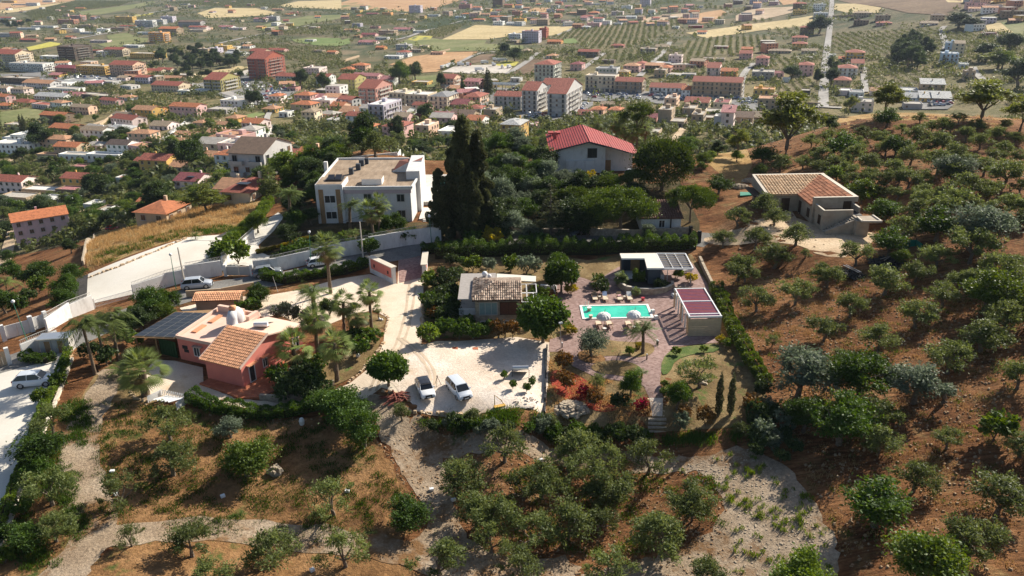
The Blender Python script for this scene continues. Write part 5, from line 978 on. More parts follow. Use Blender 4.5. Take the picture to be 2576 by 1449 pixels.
def house(x,y,yaw,w,dp,st,wall,rt,rc,label,name='house', sh=3.0,detail=2,group=None,bal=0,shops=False,cat='house', pitch=.30,zbase=None,winR=True,winF=True,shut=None,chim=True,sol=False,stairs=True,hid=0.0):
    """front centre (x, y); the front looks towards the camera, turned by yaw degrees"""
    a=R(yaw);bx,by=math.cos(a),math.sin(a);nx,ny=-by,bx
    cs=[(x+bx*s*w/2+nx*t*dp,y+by*s*w/2+ny*t*dp) for s in (-1,1) for t in (0,1)]
    zs_=[Z(*c) for c in cs];z=zbase if zbase is not None else Z(x,y);lo=min(zs_) - z - .6
    e=empty(name,(x,y,z),a);tag(e,None,cat,group);FOOT.append((x+nx*dp/2,y+ny*dp/2,math.hypot(w,dp)/2+1.5))
    wm=wall_m(WC[wall]) if isinstance(wall,str) else wall;H=st*sh;rm=RC[rc] if isinstance(rc,str) and rc in RC else rc
    if rt=='flat' and not (isinstance(rc,str)): rm=rc
    mb=MB()
    if rt in ('gable', 'hip', 'shed'):
        mb.prism([(-w/2,0),(w/2,0),(w/2,dp),(-w/2,dp)],lo,H,wm)
        rh=dp/2*pitch*1.15 if rt!='shed' else dp*pitch*.6
        if rt=='gable':
            for s in (-1,1): mb.prism([(s*w/2 - .12*(s>0),0),(s*w/2+.12*(s<0),0),(s*w/2+.12*(s<0),.1),(s*w/2 - .12*(s>0),.1)][:0] or [(s*w/2*.985 - .06,0),(s*w/2*.985+.06,0),(s*w/2*.985+.06,dp/2),(s*w/2*.985 - .06,dp/2)],H,[H,H,H+rh,H+rh],wm);mb.prism([(s*w/2*.985 - .06,dp/2),(s*w/2*.985+.06,dp/2),(s*w/2*.985+.06,dp),(s*w/2*.985 - .06,dp)],H,[H+rh,H+rh,H,H],wm)
        if rt=='shed':
            mb.prism([(-w/2,0),(w/2,0),(w/2,dp),(-w/2,dp)],H,[H,H,H+rh,H+rh],wm)
    else:
        mb.prism([(-w/2,0),(w/2,0),(w/2,dp),(-w/2,dp)],lo,H+.05,wm)
    mb.build('wall', e)
    rb=MB();ov=.55
    if rt=='gable':
        dz=ov*rh/(dp/2);t=.16
        for s0,s1,z0,z1 in ((-ov,dp/2,H - dz,H+rh),(dp/2,dp+ov,H+rh,H - dz)):
            rb.prism([(-w/2 - ov*.7,s0),(w/2+ov*.7,s0),(w/2+ov*.7,s1),(-w/2 - ov*.7,s1)],[z0+.03,z0+.03,z1+.03,z1+.03],[z0+t,z0+t,z1+t,z1+t],rm)
    elif rt=='shed':
        rb.prism([(-w/2 - ov,-ov),(w/2+ov,-ov),(w/2+ov,dp+ov),(-w/2 - ov,dp+ov)],[H - .1,H - .1,H+rh+.15,H+rh+.15],[H+.1,H+.1,H+rh+.35,H+rh+.35],rm)
    elif rt=='hip':
        m_=min(w,dp)/2+ov;X,Y0,Y1=w/2+ov,-ov,dp+ov;yc=dp/2;z0=H - .05;z1=H+m_*pitch
        if w>= dp: A_,B_=(-X+m_,yc,z1),(X - m_,yc,z1)
        else: A_,B_=(0,Y0+m_,z1),(0,Y1 - m_,z1)
        c0,c1,c2,c3=(-X,Y0,z0),(X,Y0,z0),(X,Y1,z0),(-X,Y1,z0)
        if w>= dp: rb.poly([c0,c1,B_,A_],rm).poly([c1,c2,B_],rm).poly([c2,c3,A_,B_],rm).poly([c3,c0,A_],rm)
        else: rb.poly([c0,c1,A_],rm).poly([c1,c2,B_,A_],rm).poly([c2,c3,B_],rm).poly([c3,c0,A_,B_],rm)
        rb.poly([c3,c2,c1,c0],rm)
    else:
        fm=rm if rm not in (None,) else M_flat
        rb.prism([(-w/2+.3,.3),(w/2 - .3,.3),(w/2 - .3,dp - .3),(-w/2+.3,dp - .3)],H+.06,H+.16,fm)
        cap=wm
        for (cx,cy,sx,sy) in ((0,.12,w+.1,.28),(0,dp - .12,w+.1,.28),(-w/2+.12,dp/2,.28,dp - .5),(w/2 - .12,dp/2,.28,dp - .5)): rb.box((cx,cy,H+.32),(sx,sy,.62),cap)
    roof=rb.build('roof', e)
    if chim and detail:
        if rt=='flat' and st>= 2 and stairs: MB().box((w*random.uniform(-.25,.25),dp*.6,H+1.2),(2.6,2.8,2.2),wm).build('roof_hut', roof);MB().box((w*random.uniform(-.3,.3),dp*.22,H+.6),(1.1,1.1,1.0),M_steel if random.random()<.3 else M_winf).build('water_tank', roof)
        elif rt!='flat': MB().box((w*random.uniform(-.3,.3),dp*.62,H+dp*pitch*.5+.3),(.7,.6,1.5),wm).build('chimney', roof)
    sk=shut or random.choice(['brown', 'plain', 'green', 'plain', 'roller', 'brown'])
    wins=[]
    def face(L_,ox,oy,ang,skip=0.0,front=True):
        n=max(1,int(L_/3.1));g=L_/n
        for f in range(st):
            zz=f*sh
            if f==0 and shops and front:
                for i in range(max(1,int(L_/3.8))): k=max(1,int(L_/3.8));wins.append((SHOPM,'shop_front', ((i+.5)/k - .5)*L_,zz,ox,oy,ang))
                continue
            for i in range(n):
                if random.random()<skip: continue
                kk=sk if not (bal and f>0) else ('door' if i%2==0 else sk)
                if f==0 and i==n//2 and front and not shops: kk='door'
                wins.append((win_mesh(kk),'window' if kk!='door' else 'door', (i+.5)*g - L_/2,zz+(.15 if kk=='door' else .95),ox,oy,ang))
    if winF: face(w,0,0,0,.08)
    if winR: face(dp,w/2,dp/2,math.pi/2,.3 if not bal else .1,False)
    if detail>= 2:
        for me,nm,u,zz,ox,oy,an in wins:
            link(nm,me,e,(ox+u*math.cos(an),oy+u*math.sin(an),zz),(0,0,an))
    elif wins:
        mb=MB();
        for me,nm,u,zz,ox,oy,an in wins:
            px_,py_=ox+u*math.cos(an),oy+u*math.sin(an)
            mb.box((px_,py_,zz+.7),(1.3,.2,1.4),random.choice([M_wing,M_shut,M_wing]),an)
        o=mb.build('windows', e);o['kind']='stuff'
    if bal and detail:
        bm_=BALC if bal==1 else BALS
        for f in range(1,st):
            segs=[(-.27,.38),(.27,.38)] if w>9 else [(0,.7)]
            for c,l in segs: link('balcony', bm_,e,(c*w,0,f*sh+.05),(0,0,0),(l*w,1,1))
            link('balcony', bm_,e,(w/2,dp*.5,f*sh+.05),(0,0,math.pi/2),(dp*.62,1,1))
    if sol:
        pm=MB();pm.box((w*.1,dp*.22,H+dp*.22*pitch*1.3+.25),(3,2,.1),M_solar);pm.build('solar_panel', roof)
    p=proj((x,y,z+H*.6));REG.append((e,label,p[0],p[1]));return e
COLN=dict(cream='cream', peach='peach', pink='pink', lilac='lilac', white='white', grey='grey', lgrey='pale grey', tan='tan', brown='brown', dbrown='dark brown', ochre='ochre', yellow='yellow', orange='orange', brick='brick-red', terra='terracotta', salmon='salmon', olive='olive-yellow', mint='mint-white', lblue='light blue', lav='lavender-grey', red='red', pinkw='pinkish white')
STN={1: 'low', 2: 'two-storey', 3: 'three-storey', 4: 'four-storey', 5: 'five-storey', 6: 'six-storey', 7: 'seven-storey', 8: 'eight-storey'}
RTN=dict(red='red', orange='orange', terra='tan-orange', dark='dark', purple='dark red', grey='grey', metal='metal', tan='tan', pinkr='pink', brownr='brown')
def hz(z,cx,by,wz,st,dp,wall,rt,rc='tan', yaw=-20,bal=0,shops=False,label=None,**kw):
    """cx, by: middle of the foot of the front; wz: width of the front, in strip pixels (strip 4: 3 px per unit, from y 322)"""
    px,py=(cx/3,322+by/3) if z==4 else Q(cx,by,z)
    g=G(px,py);D=dist(g);w=wz/3*D/FPX/max(.5,math.cos(R(yaw)+math.atan2(g.x,g.y)))
    w=max(5,min(w,60));det=2 if D<950 else (1 if D<2300 else 0)
    base=label or '%s %s %s with %s roof' % (STN[st],COLN[wall],'apartment block' if st>= 4 or bal else 'house', ('a flat' if rt=='flat' else RTN.get(rc,'tiled')+' ' + {'gable': 'gabled', 'hip': 'hipped', 'shed': 'sloping'}[rt]))
    fm={'white': M_flatw}.get(rc,M_flat) if rt=='flat' and rc not in ('red', 'orange', 'purple', 'pinkr', 'metal', 'grey', 'terra', 'dark') else None
    return house(g.x,g.y,yaw,w,dp,st,wall,rt,fm or RC.get(rc,M_flat),base,'apartment_block' if st>= 4 or bal else 'house', detail=det,bal=bal,shops=shops,cat='apartment block' if st>= 4 or bal else 'house',**kw)
T=[
 (1,30,520,150,6,25,'cream','gable','red',dict(bal=2)),(1,205,540,180,3,16,'white','flat','tan',dict(bal=1)),(1,512,462,92,6,30,'dbrown','flat','dark',dict(bal=1)),(1,115,635,150,2,14,'brown','flat','tan',{}),(1,280,672,150,2,14,'lgrey','gable','terra',{}),
 (1,520,552,150,2,14,'terra','gable','purple',{}),(1,690,562,165,3,18,'ochre','flat','tan',dict(bal=1)),(1,925,572,140,4,20,'peach','gable','red',dict(bal=1)),(1,1090,442,170,2,16,'yellow','flat','tan',{}),(1,860,424,110,3,14,'cream','gable','red',dict(bal=1)),
 (1,1185,322,90,5,16,'orange','flat','tan',dict(bal=2)),(1,1270,272,110,4,18,'tan','gable','orange',{}),(1,1430,202,140,3,16,'grey','gable','brownr',{}),(1,500,182,90,3,14,'terra','flat','tan',dict(bal=1)),(1,575,162,60,4,16,'salmon','flat','tan',dict(bal=2)),
 (1,940,172,100,4,12,'yellow','flat','tan',{}),(1,1090,204,105,4,12,'white','flat','white',dict(bal=1)),(1,1262,170,70,4,12,'lav','flat','white',{}),(1,1190,185,70,3,12,'lgrey','flat','tan',{}),(1,1960,165,80,2,12,'pinkw','gable','pinkr',{}),(1,2050,160,70,3,12,'lgrey','flat','tan',{}),
 (1,1950,602,118,7,34,'brick','gable','red',dict(bal=1,label='tall brick-red tower block with white-edged balconies')),(1,1945,440,100,3,14,'tan','gable','red',{}),(1,1250,692,170,2,16,'cream','gable','red',{}),(1,1612,702,110,4,28,'olive','gable','red',dict(bal=2)),
 (1,2160,622,140,2,14,'lgrey','gable','red',{}),(1,2440,652,90,3,12,'white','gable','red',{}),(1,2350,560,110,2,16,'pinkw','flat','tan',{}),(1,1390,880,170,2,11,'pink','gable','orange',dict(sh=3.6,label='pink two-storey house with orange gabled roof by the white lane')),
 (1,1080,890,120,2,12,'ochre','gable','terra',{}),(1,1170,862,80,1,10,'orange','gable','red',{}),(1,400,930,130,2,10,'brown','gable','orange',{}),(1,470,1000,140,1,12,'brown','gable','orange',dict(bal=0)),(1,850,1012,130,1,14,'white','hip','metal',{}),
 (1,1900,1005,120,2,11,'pinkw','gable','orange',{}),(1,2275,852,140,2,12,'tan','hip','orange',{}),(1,2285,775,110,2,12,'pink','hip','orange',{}),(1,2430,822,120,2,12,'pinkw','flat','white',{}),(1,1750,925,80,1,10,'ochre','hip','terra',{}),(1,2030,852,90,1,10,'ochre','hip','terra',{}),
 (1,1660,975,130,1,7,'cream','gable','terra',{}),(1,1640,1035,130,1,7,'cream','gable','terra',{}),(1,1640,862,120,1,12,'grey','flat','tan',{}),(1,1750,822,140,2,14,'white','flat','tan',{}),(1,640,740,150,1,12,'dbrown','flat','tan',{}),(1,755,752,110,1,12,'brown','flat','tan',{}),
 (1,465,695,160,1,12,'white','flat','tan',{}),(1,370,752,160,1,14,'white','gable','metal',{}),(1,525,742,110,1,12,'pink','gable','pinkr',{}),(1,95,975,80,1,9,'tan','flat','tan',{}),(1,130,1085,150,1,12,'white','flat','white',{}),(1,1500,712,90,1,12,'white','flat','white',{}),
 (1,570,632,120,1,14,'white','flat','grey',{}),(1,430,650,120,1,12,'white','flat','white',{}),(1,780,640,110,1,12,'lgrey','flat','tan',{}),(1,200,225,100,1,10,'white','flat','tan',{}),(1,320,210,130,1,12,'white','flat','tan',{}),(1,60,280,110,2,12,'lgrey','flat','tan',{}),
 (1,530,245,110,2,12,'white','flat','tan',{}),(1,665,258,90,1,12,'white','flat','white',{}),(1,870,235,110,2,12,'brown','flat','tan',{}),(1,770,245,60,2,10,'white','flat','tan',{}),(1,650,215,90,2,10,'tan','flat','tan',{}),(1,745,322,100,1,10,'pinkw','flat','tan',{}),
 (1,1530,405,70,2,12,'tan','flat','tan',{}),(1,1610,400,60,2,12,'lav','flat','tan',{}),(1,1670,380,80,2,12,'yellow','flat','tan',{}),(1,1750,370,70,1,10,'white','flat','tan',{}),(1,1770,420,120,1,12,'white','gable','metal',{}),(1,240,45,60,3,12,'white','flat','white',{}),
 (1,360,18,55,2,12,'white','flat','white',{}),(1,150,40,110,1,14,'lgrey','flat','white',{}),(1,60,22,80,2,12,'yellow','flat','tan',{}),(1,600,70,50,1,10,'yellow','gable','orange',{}),(1,1385,38,50,1,12,'lgrey','flat','tan',{}),(1,210,315,90,1,10,'tan','gable','red',{}),(1,35,145,70,1,12,'white','gable','red',{}),
 (1,1150,552,110,1,10,'cream','gable','red',{}),(1,1235,545,90,1,10,'cream','gable','red',{}),(1,1290,610,110,1,10,'brown','gable','terra',{}),(1,1370,590,90,1,12,'cream','flat','tan',{}),(1,730,400,100,1,12,'brown','flat','red',{}),(1,405,445,150,1,14,'white','flat','white',{}),(1,770,425,60,2,12,'white','flat','white',{}),
 (1,2080,395,110,1,12,'pink','gable','red',{}),(1,2400,400,60,1,8,'tan','flat','tan',{}),(1,2500,410,60,1,9,'peach','gable','orange',{}),(1,1490,230,110,2,12,'pinkw','gable','red',dict()),(1,1700,215,90,1,12,'white','gable','pinkr',{}),(1,1780,225,90,1,12,'pinkw','flat','white',{}),(1,1480,240,90,1,10,'cream','flat','tan',{}),(1,1540,225,70,1,10,'peach','flat','tan',{}),
 (1,2090,80,70,1,10,'tan','gable','terra',{}),(1,2180,120,60,1,10,'white','gable','orange',{}),(1,2220,115,60,2,10,'salmon','flat','tan',{}),(1,1780,165,70,1,10,'cream','flat','tan',{}),(1,960,210,90,1,10,'white','gable','red',{}),(1,1110,260,120,1,14,'white','flat','grey',{}),(1,990,360,90,1,12,'white','flat','white',{}),
 (1,1500,960,70,1,8,'tan','hip','terra',{}),(1,2140,885,60,1,8,'white','flat','tan',{}),(1,2490,945,50,1,8,'lgrey','flat','tan',{}),(1,2540,830,90,1,12,'peach','gable','orange',{}),(1,2460,770,150,1,14,'salmon','gable','pinkr',{}),(1,2200,690,60,1,8,'salmon','flat','red',{}),(1,1380,712,60,1,8,'white','flat','tan',{}),
 (2,45,705,120,4,20,'olive','gable','red',{}),(2,200,785,120,4,28,'salmon','gable','red',dict(bal=2)),(2,425,795,115,3,16,'cream','flat','tan',dict(bal=1)),(2,570,812,165,3,16,'cream','flat','white',dict(bal=1)),(2,735,825,130,3,20,'cream','hip','grey',dict(bal=1)),(2,555,98,80,5,12,'lav','flat','white',{}),
 (2,340,118,60,2,12,'orange','flat','tan',{}),(2,230,115,80,1,10,'tan','gable','purple',{}),(2,270,945,110,4,24,'lav','flat','white',dict(bal=1)),(2,385,1040,140,2,14,'pink','hip','red',{}),(2,610,1040,100,2,13,'peach','flat','white',{}),(2,790,1040,120,1,14,'white','flat','white',{}),(2,150,1000,130,1,12,'ochre','hip','orange',{}),
 (2,60,880,150,1,16,'ochre','gable','terra',{}),(2,590,940,110,1,14,'tan','gable','red',{}),(2,750,915,150,1,12,'grey','gable','pinkr',{}),(2,900,905,170,1,14,'tan','gable','brownr',{}),(2,860,820,170,1,16,'tan','gable','purple',{}),(2,985,792,120,2,18,'peach','hip','red',dict(bal=1)),
 (2,1255,825,195,3,14,'lgrey','gable','red',dict(bal=1)),(2,1420,855,110,5,24,'lgrey','gable','red',dict(bal=1)),(2,1625,885,135,5,40,'lgrey','gable','red',dict(bal=1,label='stepped grey apartment block with red roofs')),(2,1560,800,90,5,18,'lgrey','gable','red',{}),(2,1530,690,140,7,22,'mint','hip','red',dict(bal=1,label='mint-white tower block with green balconies and red attic')),
 (2,1425,325,120,5,14,'lav','flat','red',{}),(2,1520,300,50,5,12,'brick','flat','tan',{}),(2,1950,695,215,4,14,'cream','flat','tan',dict(shops=True,bal=1)),(2,1995,600,150,3,14,'lgrey','flat','grey',{}),(2,2165,705,195,3,14,'tan','gable','red',dict(shops=True,bal=1)),(2,2120,595,75,2,12,'yellow','hip','tan',{}),
 (2,2450,722,240,2,14,'white','gable','red',dict(shops=True,bal=1)),(2,2515,492,90,3,12,'pinkw','flat','tan',{}),(2,2185,545,110,2,12,'pink','hip','terra',{}),(2,2255,525,60,2,12,'pink','hip','red',{}),(2,1770,532,85,2,13,'pink','hip','purple',{}),(2,1860,432,145,2,12,'brown','gable','red',dict(bal=1)),
 (2,2310,412,110,2,14,'tan','flat','tan',dict(bal=1)),(2,2415,372,90,1,12,'tan','gable','tan',{}),(2,2080,362,90,1,10,'salmon','hip','red',{}),(2,1605,332,100,1,12,'orange','gable','orange',{}),(2,1385,402,70,1,12,'tan','hip','tan',{}),(2,1580,442,70,1,12,'pinkw','hip','terra',{}),
 (2,1275,1080,140,3,14,'ochre','hip','metal',dict(label='tan-yellow three-storey house with grey metal roof',sh=3.1)),(2,1000,945,120,1,12,'white','gable','orange',{}),(2,1120,905,90,2,12,'tan','flat','tan',{}),(2,2435,955,95,3,14,'tan','flat','tan',dict(winF=False)),(2,2530,965,100,1,12,'tan','flat','tan',{}),(2,2480,815,85,2,16,'peach','flat','tan',{}),
 (2,800,672,100,3,16,'peach','gable','red',dict(bal=2)),(2,940,645,90,1,12,'cream','hip','orange',{}),(2,590,648,115,1,12,'ochre','flat','tan',{}),(2,340,650,90,2,14,'white','gable','pinkr',{}),(2,180,620,180,2,12,'pink','gable','pinkr',{}),(2,130,535,100,2,12,'peach','hip','orange',{}),(2,40,545,90,1,14,'ochre','hip','orange',{}),(2,460,432,80,2,12,'white','hip','red',{}),
 (2,340,262,110,2,14,'tan','flat','tan',{}),(2,200,275,100,1,12,'pink','gable','purple',{}),(2,460,235,130,1,14,'white','gable','pinkr',{}),(2,585,250,80,1,10,'white','flat','white',{}),(2,190,335,120,1,14,'pinkw','gable','pinkr',{}),(2,460,375,90,2,12,'lgrey','flat','tan',{}),(2,560,395,80,1,10,'tan','flat','tan',{}),(2,380,445,110,1,12,'white','flat','white',{}),
 (2,290,375,60,1,10,'orange','gable','orange',{}),(2,300,300,80,1,10,'lgrey','flat','white',{}),(2,70,240,90,1,10,'peach','gable','terra',{}),(2,120,285,40,1,8,'terra','gable','terra',{}),(2,250,215,60,1,8,'salmon','flat','tan',{}),(2,380,270,60,1,10,'tan','flat','tan',{}),(2,720,415,90,1,8,'peach','flat','terra',{}),(2,620,365,60,1,8,'cream','flat','tan',{}),
 (2,1305,292,90,2,12,'white','flat','white',{}),(2,1280,325,80,1,12,'tan','flat','tan',{}),(2,1180,192,70,2,12,'white','flat','white',{}),(2,1275,190,60,1,12,'white','gable','metal',{}),(2,1340,170,80,2,12,'yellow','flat','orange',{}),(2,1515,190,80,3,12,'tan','hip','tan',{}),(2,890,138,60,1,12,'lblue','flat','white',{}),(2,945,118,80,1,12,'white','hip','orange',{}),
 (2,930,65,80,3,12,'salmon','flat','tan',{}),(2,1180,55,70,6,16,'brown','flat','tan',{}),(2,1020,78,60,2,12,'pinkw','gable','orange',{}),(2,1260,60,60,2,12,'ochre','gable','red',{}),(2,1320,125,60,3,12,'terra','flat','tan',{}),(2,1580,95,60,2,12,'lav','flat','tan',{}),(2,2080,115,80,2,12,'pinkw','flat','white',{}),(2,1900,108,70,1,14,'pink','hip','orange',{}),
 (2,2150,70,70,2,12,'white','flat','tan',{}),(2,2290,48,70,5,14,'lav','flat','white',{}),(2,1840,218,60,1,10,'white','hip','metal',{}),(2,1900,205,90,2,14,'pink','flat','tan',{}),(2,2080,192,60,1,10,'white','flat','white',{}),(2,2520,218,45,1,10,'white','flat','tan',{}),(2,2450,130,60,1,10,'cream','gable','tan',{}),(2,2185,140,70,1,10,'white','gable','metal',{}),
 (2,1085,120,60,1,10,'cream','gable','terra',{}),(2,1180,140,120,1,12,'peach','gable','orange',{}),(2,690,125,80,1,10,'white','flat','white',{}),(2,530,175,50,1,10,'tan','flat','red',{}),(2,1030,160,90,1,10,'cream','hip','orange',{}),(2,1660,170,110,1,10,'pink','flat','tan',{}),(2,1740,110,80,1,10,'tan','hip','terra',{}),(2,1850,135,90,1,12,'pinkw','hip','red',{}),(2,1430,150,80,1,12,'pink','flat','tan',{}),
 (2,1930,860,90,1,10,'peach','hip','orange',{}),(2,2060,865,90,1,10,'peach','hip','orange',{}),(2,1820,900,90,1,12,'pinkw','gable','red',dict(sol=True)),(2,2330,925,90,1,10,'salmon','gable','purple',{}),(2,2000,820,90,1,8,'brown','gable','tan',{}),(2,2400,585,80,2,14,'tan','flat','tan',{}),(2,2440,560,80,2,12,'pink','hip','orange',{}),(2,2010,480,90,1,8,'brown','flat','tan',{}),
 (2,1420,985,70,1,8,'pink','flat','tan',{}),(2,1310,620,70,1,8,'lgrey','flat','white',{}),(2,1640,1060,70,1,8,'tan','flat','tan',{}),(2,2350,1050,80,1,10,'tan','flat','tan',dict(winF=False)),
 (3,250,745,340,4,16,'tan','gable','red',dict(shops=True,bal=1,label='long tan apartment block over shops and parked cars')),(3,20,740,60,2,12,'white','gable','orange',{}),(3,225,592,85,3,20,'pinkw','gable','red',dict(bal=1)),(3,345,592,110,2,12,'orange','gable','orange',{}),(3,600,602,145,2,16,'grey','flat','tan',{}),(3,710,580,90,1,12,'pink','flat','purple',{}),
 (3,595,512,85,3,14,'pink','hip','red',{}),(3,472,448,85,2,14,'pink','gable','red',{}),(3,925,572,95,3,14,'pink','hip','red',{}),(3,608,742,140,2,12,'yellow','flat','terra',dict(bal=1)),(3,650,862,160,3,14,'tan','flat','terra',dict(shops=True)),(3,930,945,130,2,16,'tan','flat','tan',{}),(3,890,870,80,1,12,'tan','flat','tan',{}),
 (3,100,842,170,2,14,'cream','gable','red',{}),(3,285,852,110,2,16,'cream','flat','purple',{}),(3,220,885,110,1,12,'cream','flat','tan',{}),(3,105,955,85,2,14,'tan','flat','tan',{}),(3,330,985,85,3,10,'pinkw','shed','pinkr',{}),(3,440,972,150,2,12,'tan','gable','brownr',{}),(3,550,970,70,2,12,'brown','gable','tan',{}),(3,270,975,50,2,8,'lgrey','flat','white',{}),
 (3,40,900,90,2,14,'tan','flat','tan',{}),(3,190,935,70,1,10,'brown','flat','tan',{}),(3,880,372,95,2,12,'yellow','hip','red',dict(label='front house of the yellow pair with red hipped roof')),(3,880,322,100,2,12,'peach','hip','red',{}),(3,935,262,90,3,12,'brown','hip','red',{}),(3,885,110,85,2,12,'yellow','flat','tan',{}),(3,880,70,85,3,12,'brown','hip','red',{}),
 (3,1040,132,90,2,14,'white','flat','white',dict(bal=1)),(3,1030,80,80,3,12,'white','flat','white',{}),(3,730,405,150,1,10,'tan','hip','tan',{}),(3,955,405,105,1,10,'cream','gable','tan',{}),(3,1345,192,90,2,12,'brown','flat','tan',{}),(3,1355,132,105,2,14,'tan','hip','tan',{}),(3,1510,155,90,2,12,'tan','flat','tan',{}),(3,1520,192,95,1,12,'pink','hip','red',{}),
 (3,1860,195,100,1,12,'pinkw','gable','tan',{}),(3,1925,155,75,2,12,'tan','hip','dark',{}),(3,1295,472,115,3,14,'yellow','hip','red',dict(bal=2)),(3,1235,600,115,3,16,'white','hip','red',dict(bal=2)),(3,1310,560,80,3,14,'cream','gable','red',{}),(3,1200,665,105,2,14,'tan','hip','red',{}),
 (3,2008,492,95,3,12,'lblue','flat','white',dict(bal=1,label='light blue cubic house with white parapet')),(3,2075,435,60,4,12,'cream','gable','tan',{}),(3,2025,375,60,2,10,'lblue','flat','tan',{}),(3,2160,605,60,2,10,'tan','flat','tan',{}),(3,1880,702,140,2,12,'tan','shed','metal',{}),(3,1850,775,100,1,14,'yellow','shed','metal',{}),(3,1955,778,110,1,14,'tan','shed','metal',{}),
 (3,1690,720,140,1,16,'lgrey','flat','metal',dict(label='nursery shed with pale metal roof')),(3,1700,770,160,1,14,'lblue','gable','metal',{}),(3,1735,825,110,1,12,'grey','flat','tan',{}),(3,1355,845,130,2,14,'lgrey','flat','tan',{}),(3,1310,735,90,1,14,'white','flat','grey',{}),(3,1225,720,80,1,12,'pinkw','flat','white',{}),(3,1500,720,140,1,10,'pinkw','gable','terra',{}),
 (3,95,212,95,1,12,'red','flat','white',{}),(3,2210,62,110,2,12,'pink','flat','tan',{}),(3,2500,130,130,2,14,'brown','flat','tan',{}),(3,2460,305,110,1,12,'pinkw','flat','pinkr',{}),(3,2310,275,80,1,10,'salmon','flat','white',{}),(3,190,465,70,1,10,'tan','flat','tan',{}),(3,280,468,60,1,10,'tan','flat','tan',{}),(3,40,590,90,1,10,'lgrey','flat','tan',{}),(3,130,60,50,1,8,'white','flat','white',{}),
 (3,925,720,60,1,10,'dbrown','flat','tan',{}),(3,610,18,60,2,12,'pinkw','flat','white',{}),(3,480,115,70,1,8,'lgrey','flat','tan',{}),(3,1130,440,40,1,8,'white','flat','white',{}),(3,1210,468,60,1,10,'pinkw','gable','orange',{}),(3,2120,515,50,1,8,'white','flat','white',{}),(3,2350,62,90,1,10,'pinkw','flat','tan',{}),(3,2400,90,60,1,10,'lgrey','flat','tan',{}),(3,780,625,50,1,6,'white','flat','tan',{}),
 (4,90,198,190,2,12,'white','flat','white',{}),(4,185,130,130,2,10,'white','flat','white',{}),(4,505,218,130,2,10,'tan','gable','orange',{}),(4,895,205,125,2,10,'white','gable','dark',{}),(4,570,248,180,1,7,'white','flat','tan',{}),(4,780,248,190,1,7,'white','flat','white',{}),(4,1165,335,170,2,11,'ochre','gable','red',dict(label='ochre two-storey house with two-tier red gabled roof')),
 (4,1335,340,90,1,10,'cream','gable','terra',{}),(4,1740,222,150,2,12,'pinkw','flat','tan',{}),(4,1890,190,90,1,10,'tan','hip','terra',{}),(4,1890,445,230,3,15,'lgrey','gable','brownr',dict(bal=2,label='grey three-storey apartment house with brown tiled roof',sh=3.0)),(4,2045,270,130,1,12,'orange','gable','orange',{}),(4,2170,262,80,1,10,'salmon','gable','red',{}),
 (4,70,490,150,2,11,'pinkw','gable','red',{}),(4,575,470,150,2,10,'ochre','gable','red',dict(label='ochre cube house with orange-red roof and yellow side')),(4,330,522,230,1,8,'tan','flat','white',{}),(4,520,520,140,1,7,'brown','flat','pinkr',{}),(4,100,575,150,1,9,'tan','flat','tan',{}),(4,1420,510,150,2,11,'pinkw','gable','purple',dict(sol=True,bal=0)),
 (4,1790,575,180,1,13,'cream','hip','red',dict(sol=True)),(4,1700,545,90,1,9,'cream','gable','terra',{}),(4,1150,728,190,1,10,'tan','hip','orange',dict(label='low tan house with orange hipped roof below the dry bank')),(4,1150,620,170,1,9,'cream','gable','orange',{}),(4,1330,150,70,1,9,'cream','gable','terra',{}),(4,1590,130,120,1,12,'tan','hip','terra',{}),(4,1390,90,130,1,8,'cream','gable','terra',{}),
 (4,1640,75,140,1,8,'peach','gable','terra',{}),(4,860,690,80,1,7,'white','flat','tan',{}),(4,770,690,70,1,7,'brown','flat','tan',{}),(4,680,640,60,1,7,'lgrey','flat','white',{}),(4,2310,300,80,1,8,'peach','gable','orange',{}),(4,420,600,180,1,8,'lgrey','flat','white',{}),(4,590,340,80,1,6,'brown','flat','pinkr',{}),(4,40,640,60,1,8,'white','flat','white',{}),
 (4,920,430,60,1,5,'white','flat','pinkr',{}),(4,360,245,110,1,6,'tan','flat','terra',{}),(4,1060,295,70,1,7,'cream','gable','red',{})]
for t in T:
    kw=dict(t[9]);
    if t[0]==4: kw.setdefault('yaw', -14)
    hz(*t[:9],**kw)
random.seed(31);tk_=[proj(e.location) for e,*_ in REG if e.get('category') in ('house', 'apartment block')]
for poly,n in (([(120,285),(420,285),(620,330),(700,400),(560,430),(330,420),(130,400)],16),([(640,255),(1230,260),(1150,320),(900,330),(700,300)],16),([(0,235),(330,240),(300,280),(0,280)],9)):
    c=t=0
    while c<n and t<900:
        t+= 1;x=random.uniform(min(p[0] for p in poly),max(p[0] for p in poly));y=random.uniform(min(p[1] for p in poly),max(p[1] for p in poly))
        if not inpoly(poly,np.array([x]),np.array([y]))[0] or any(abs(x - a)<42 and abs(y - b)<15 for a,b in tk_): continue
        tk_.append((x,y));c+= 1;g=G(x,y);w=random.uniform(9,15);hz(1,x*3,y*3,w*FPX/dist(g)*3*.9,random.choice([1,1,2,2]),random.uniform(8,12),random.choice(['white', 'cream', 'pinkw', 'peach', 'white', 'pink']),random.choice(['gable', 'flat', 'hip', 'gable']),random.choice(['orange', 'terra', 'tan', 'red', 'white']),yaw=random.choice([-20,-14,-30]))
random.seed(9)

gl_=G(116,608);D_=dist(gl_)
house(gl_.x,gl_.y,34,17.0,9.5,3,'lilac', 'gable', RC['orange'],'lilac-pink house with orange gabled roof by the ploughed plot', 'house', sh=2.9,shut='brown', pitch=.34)

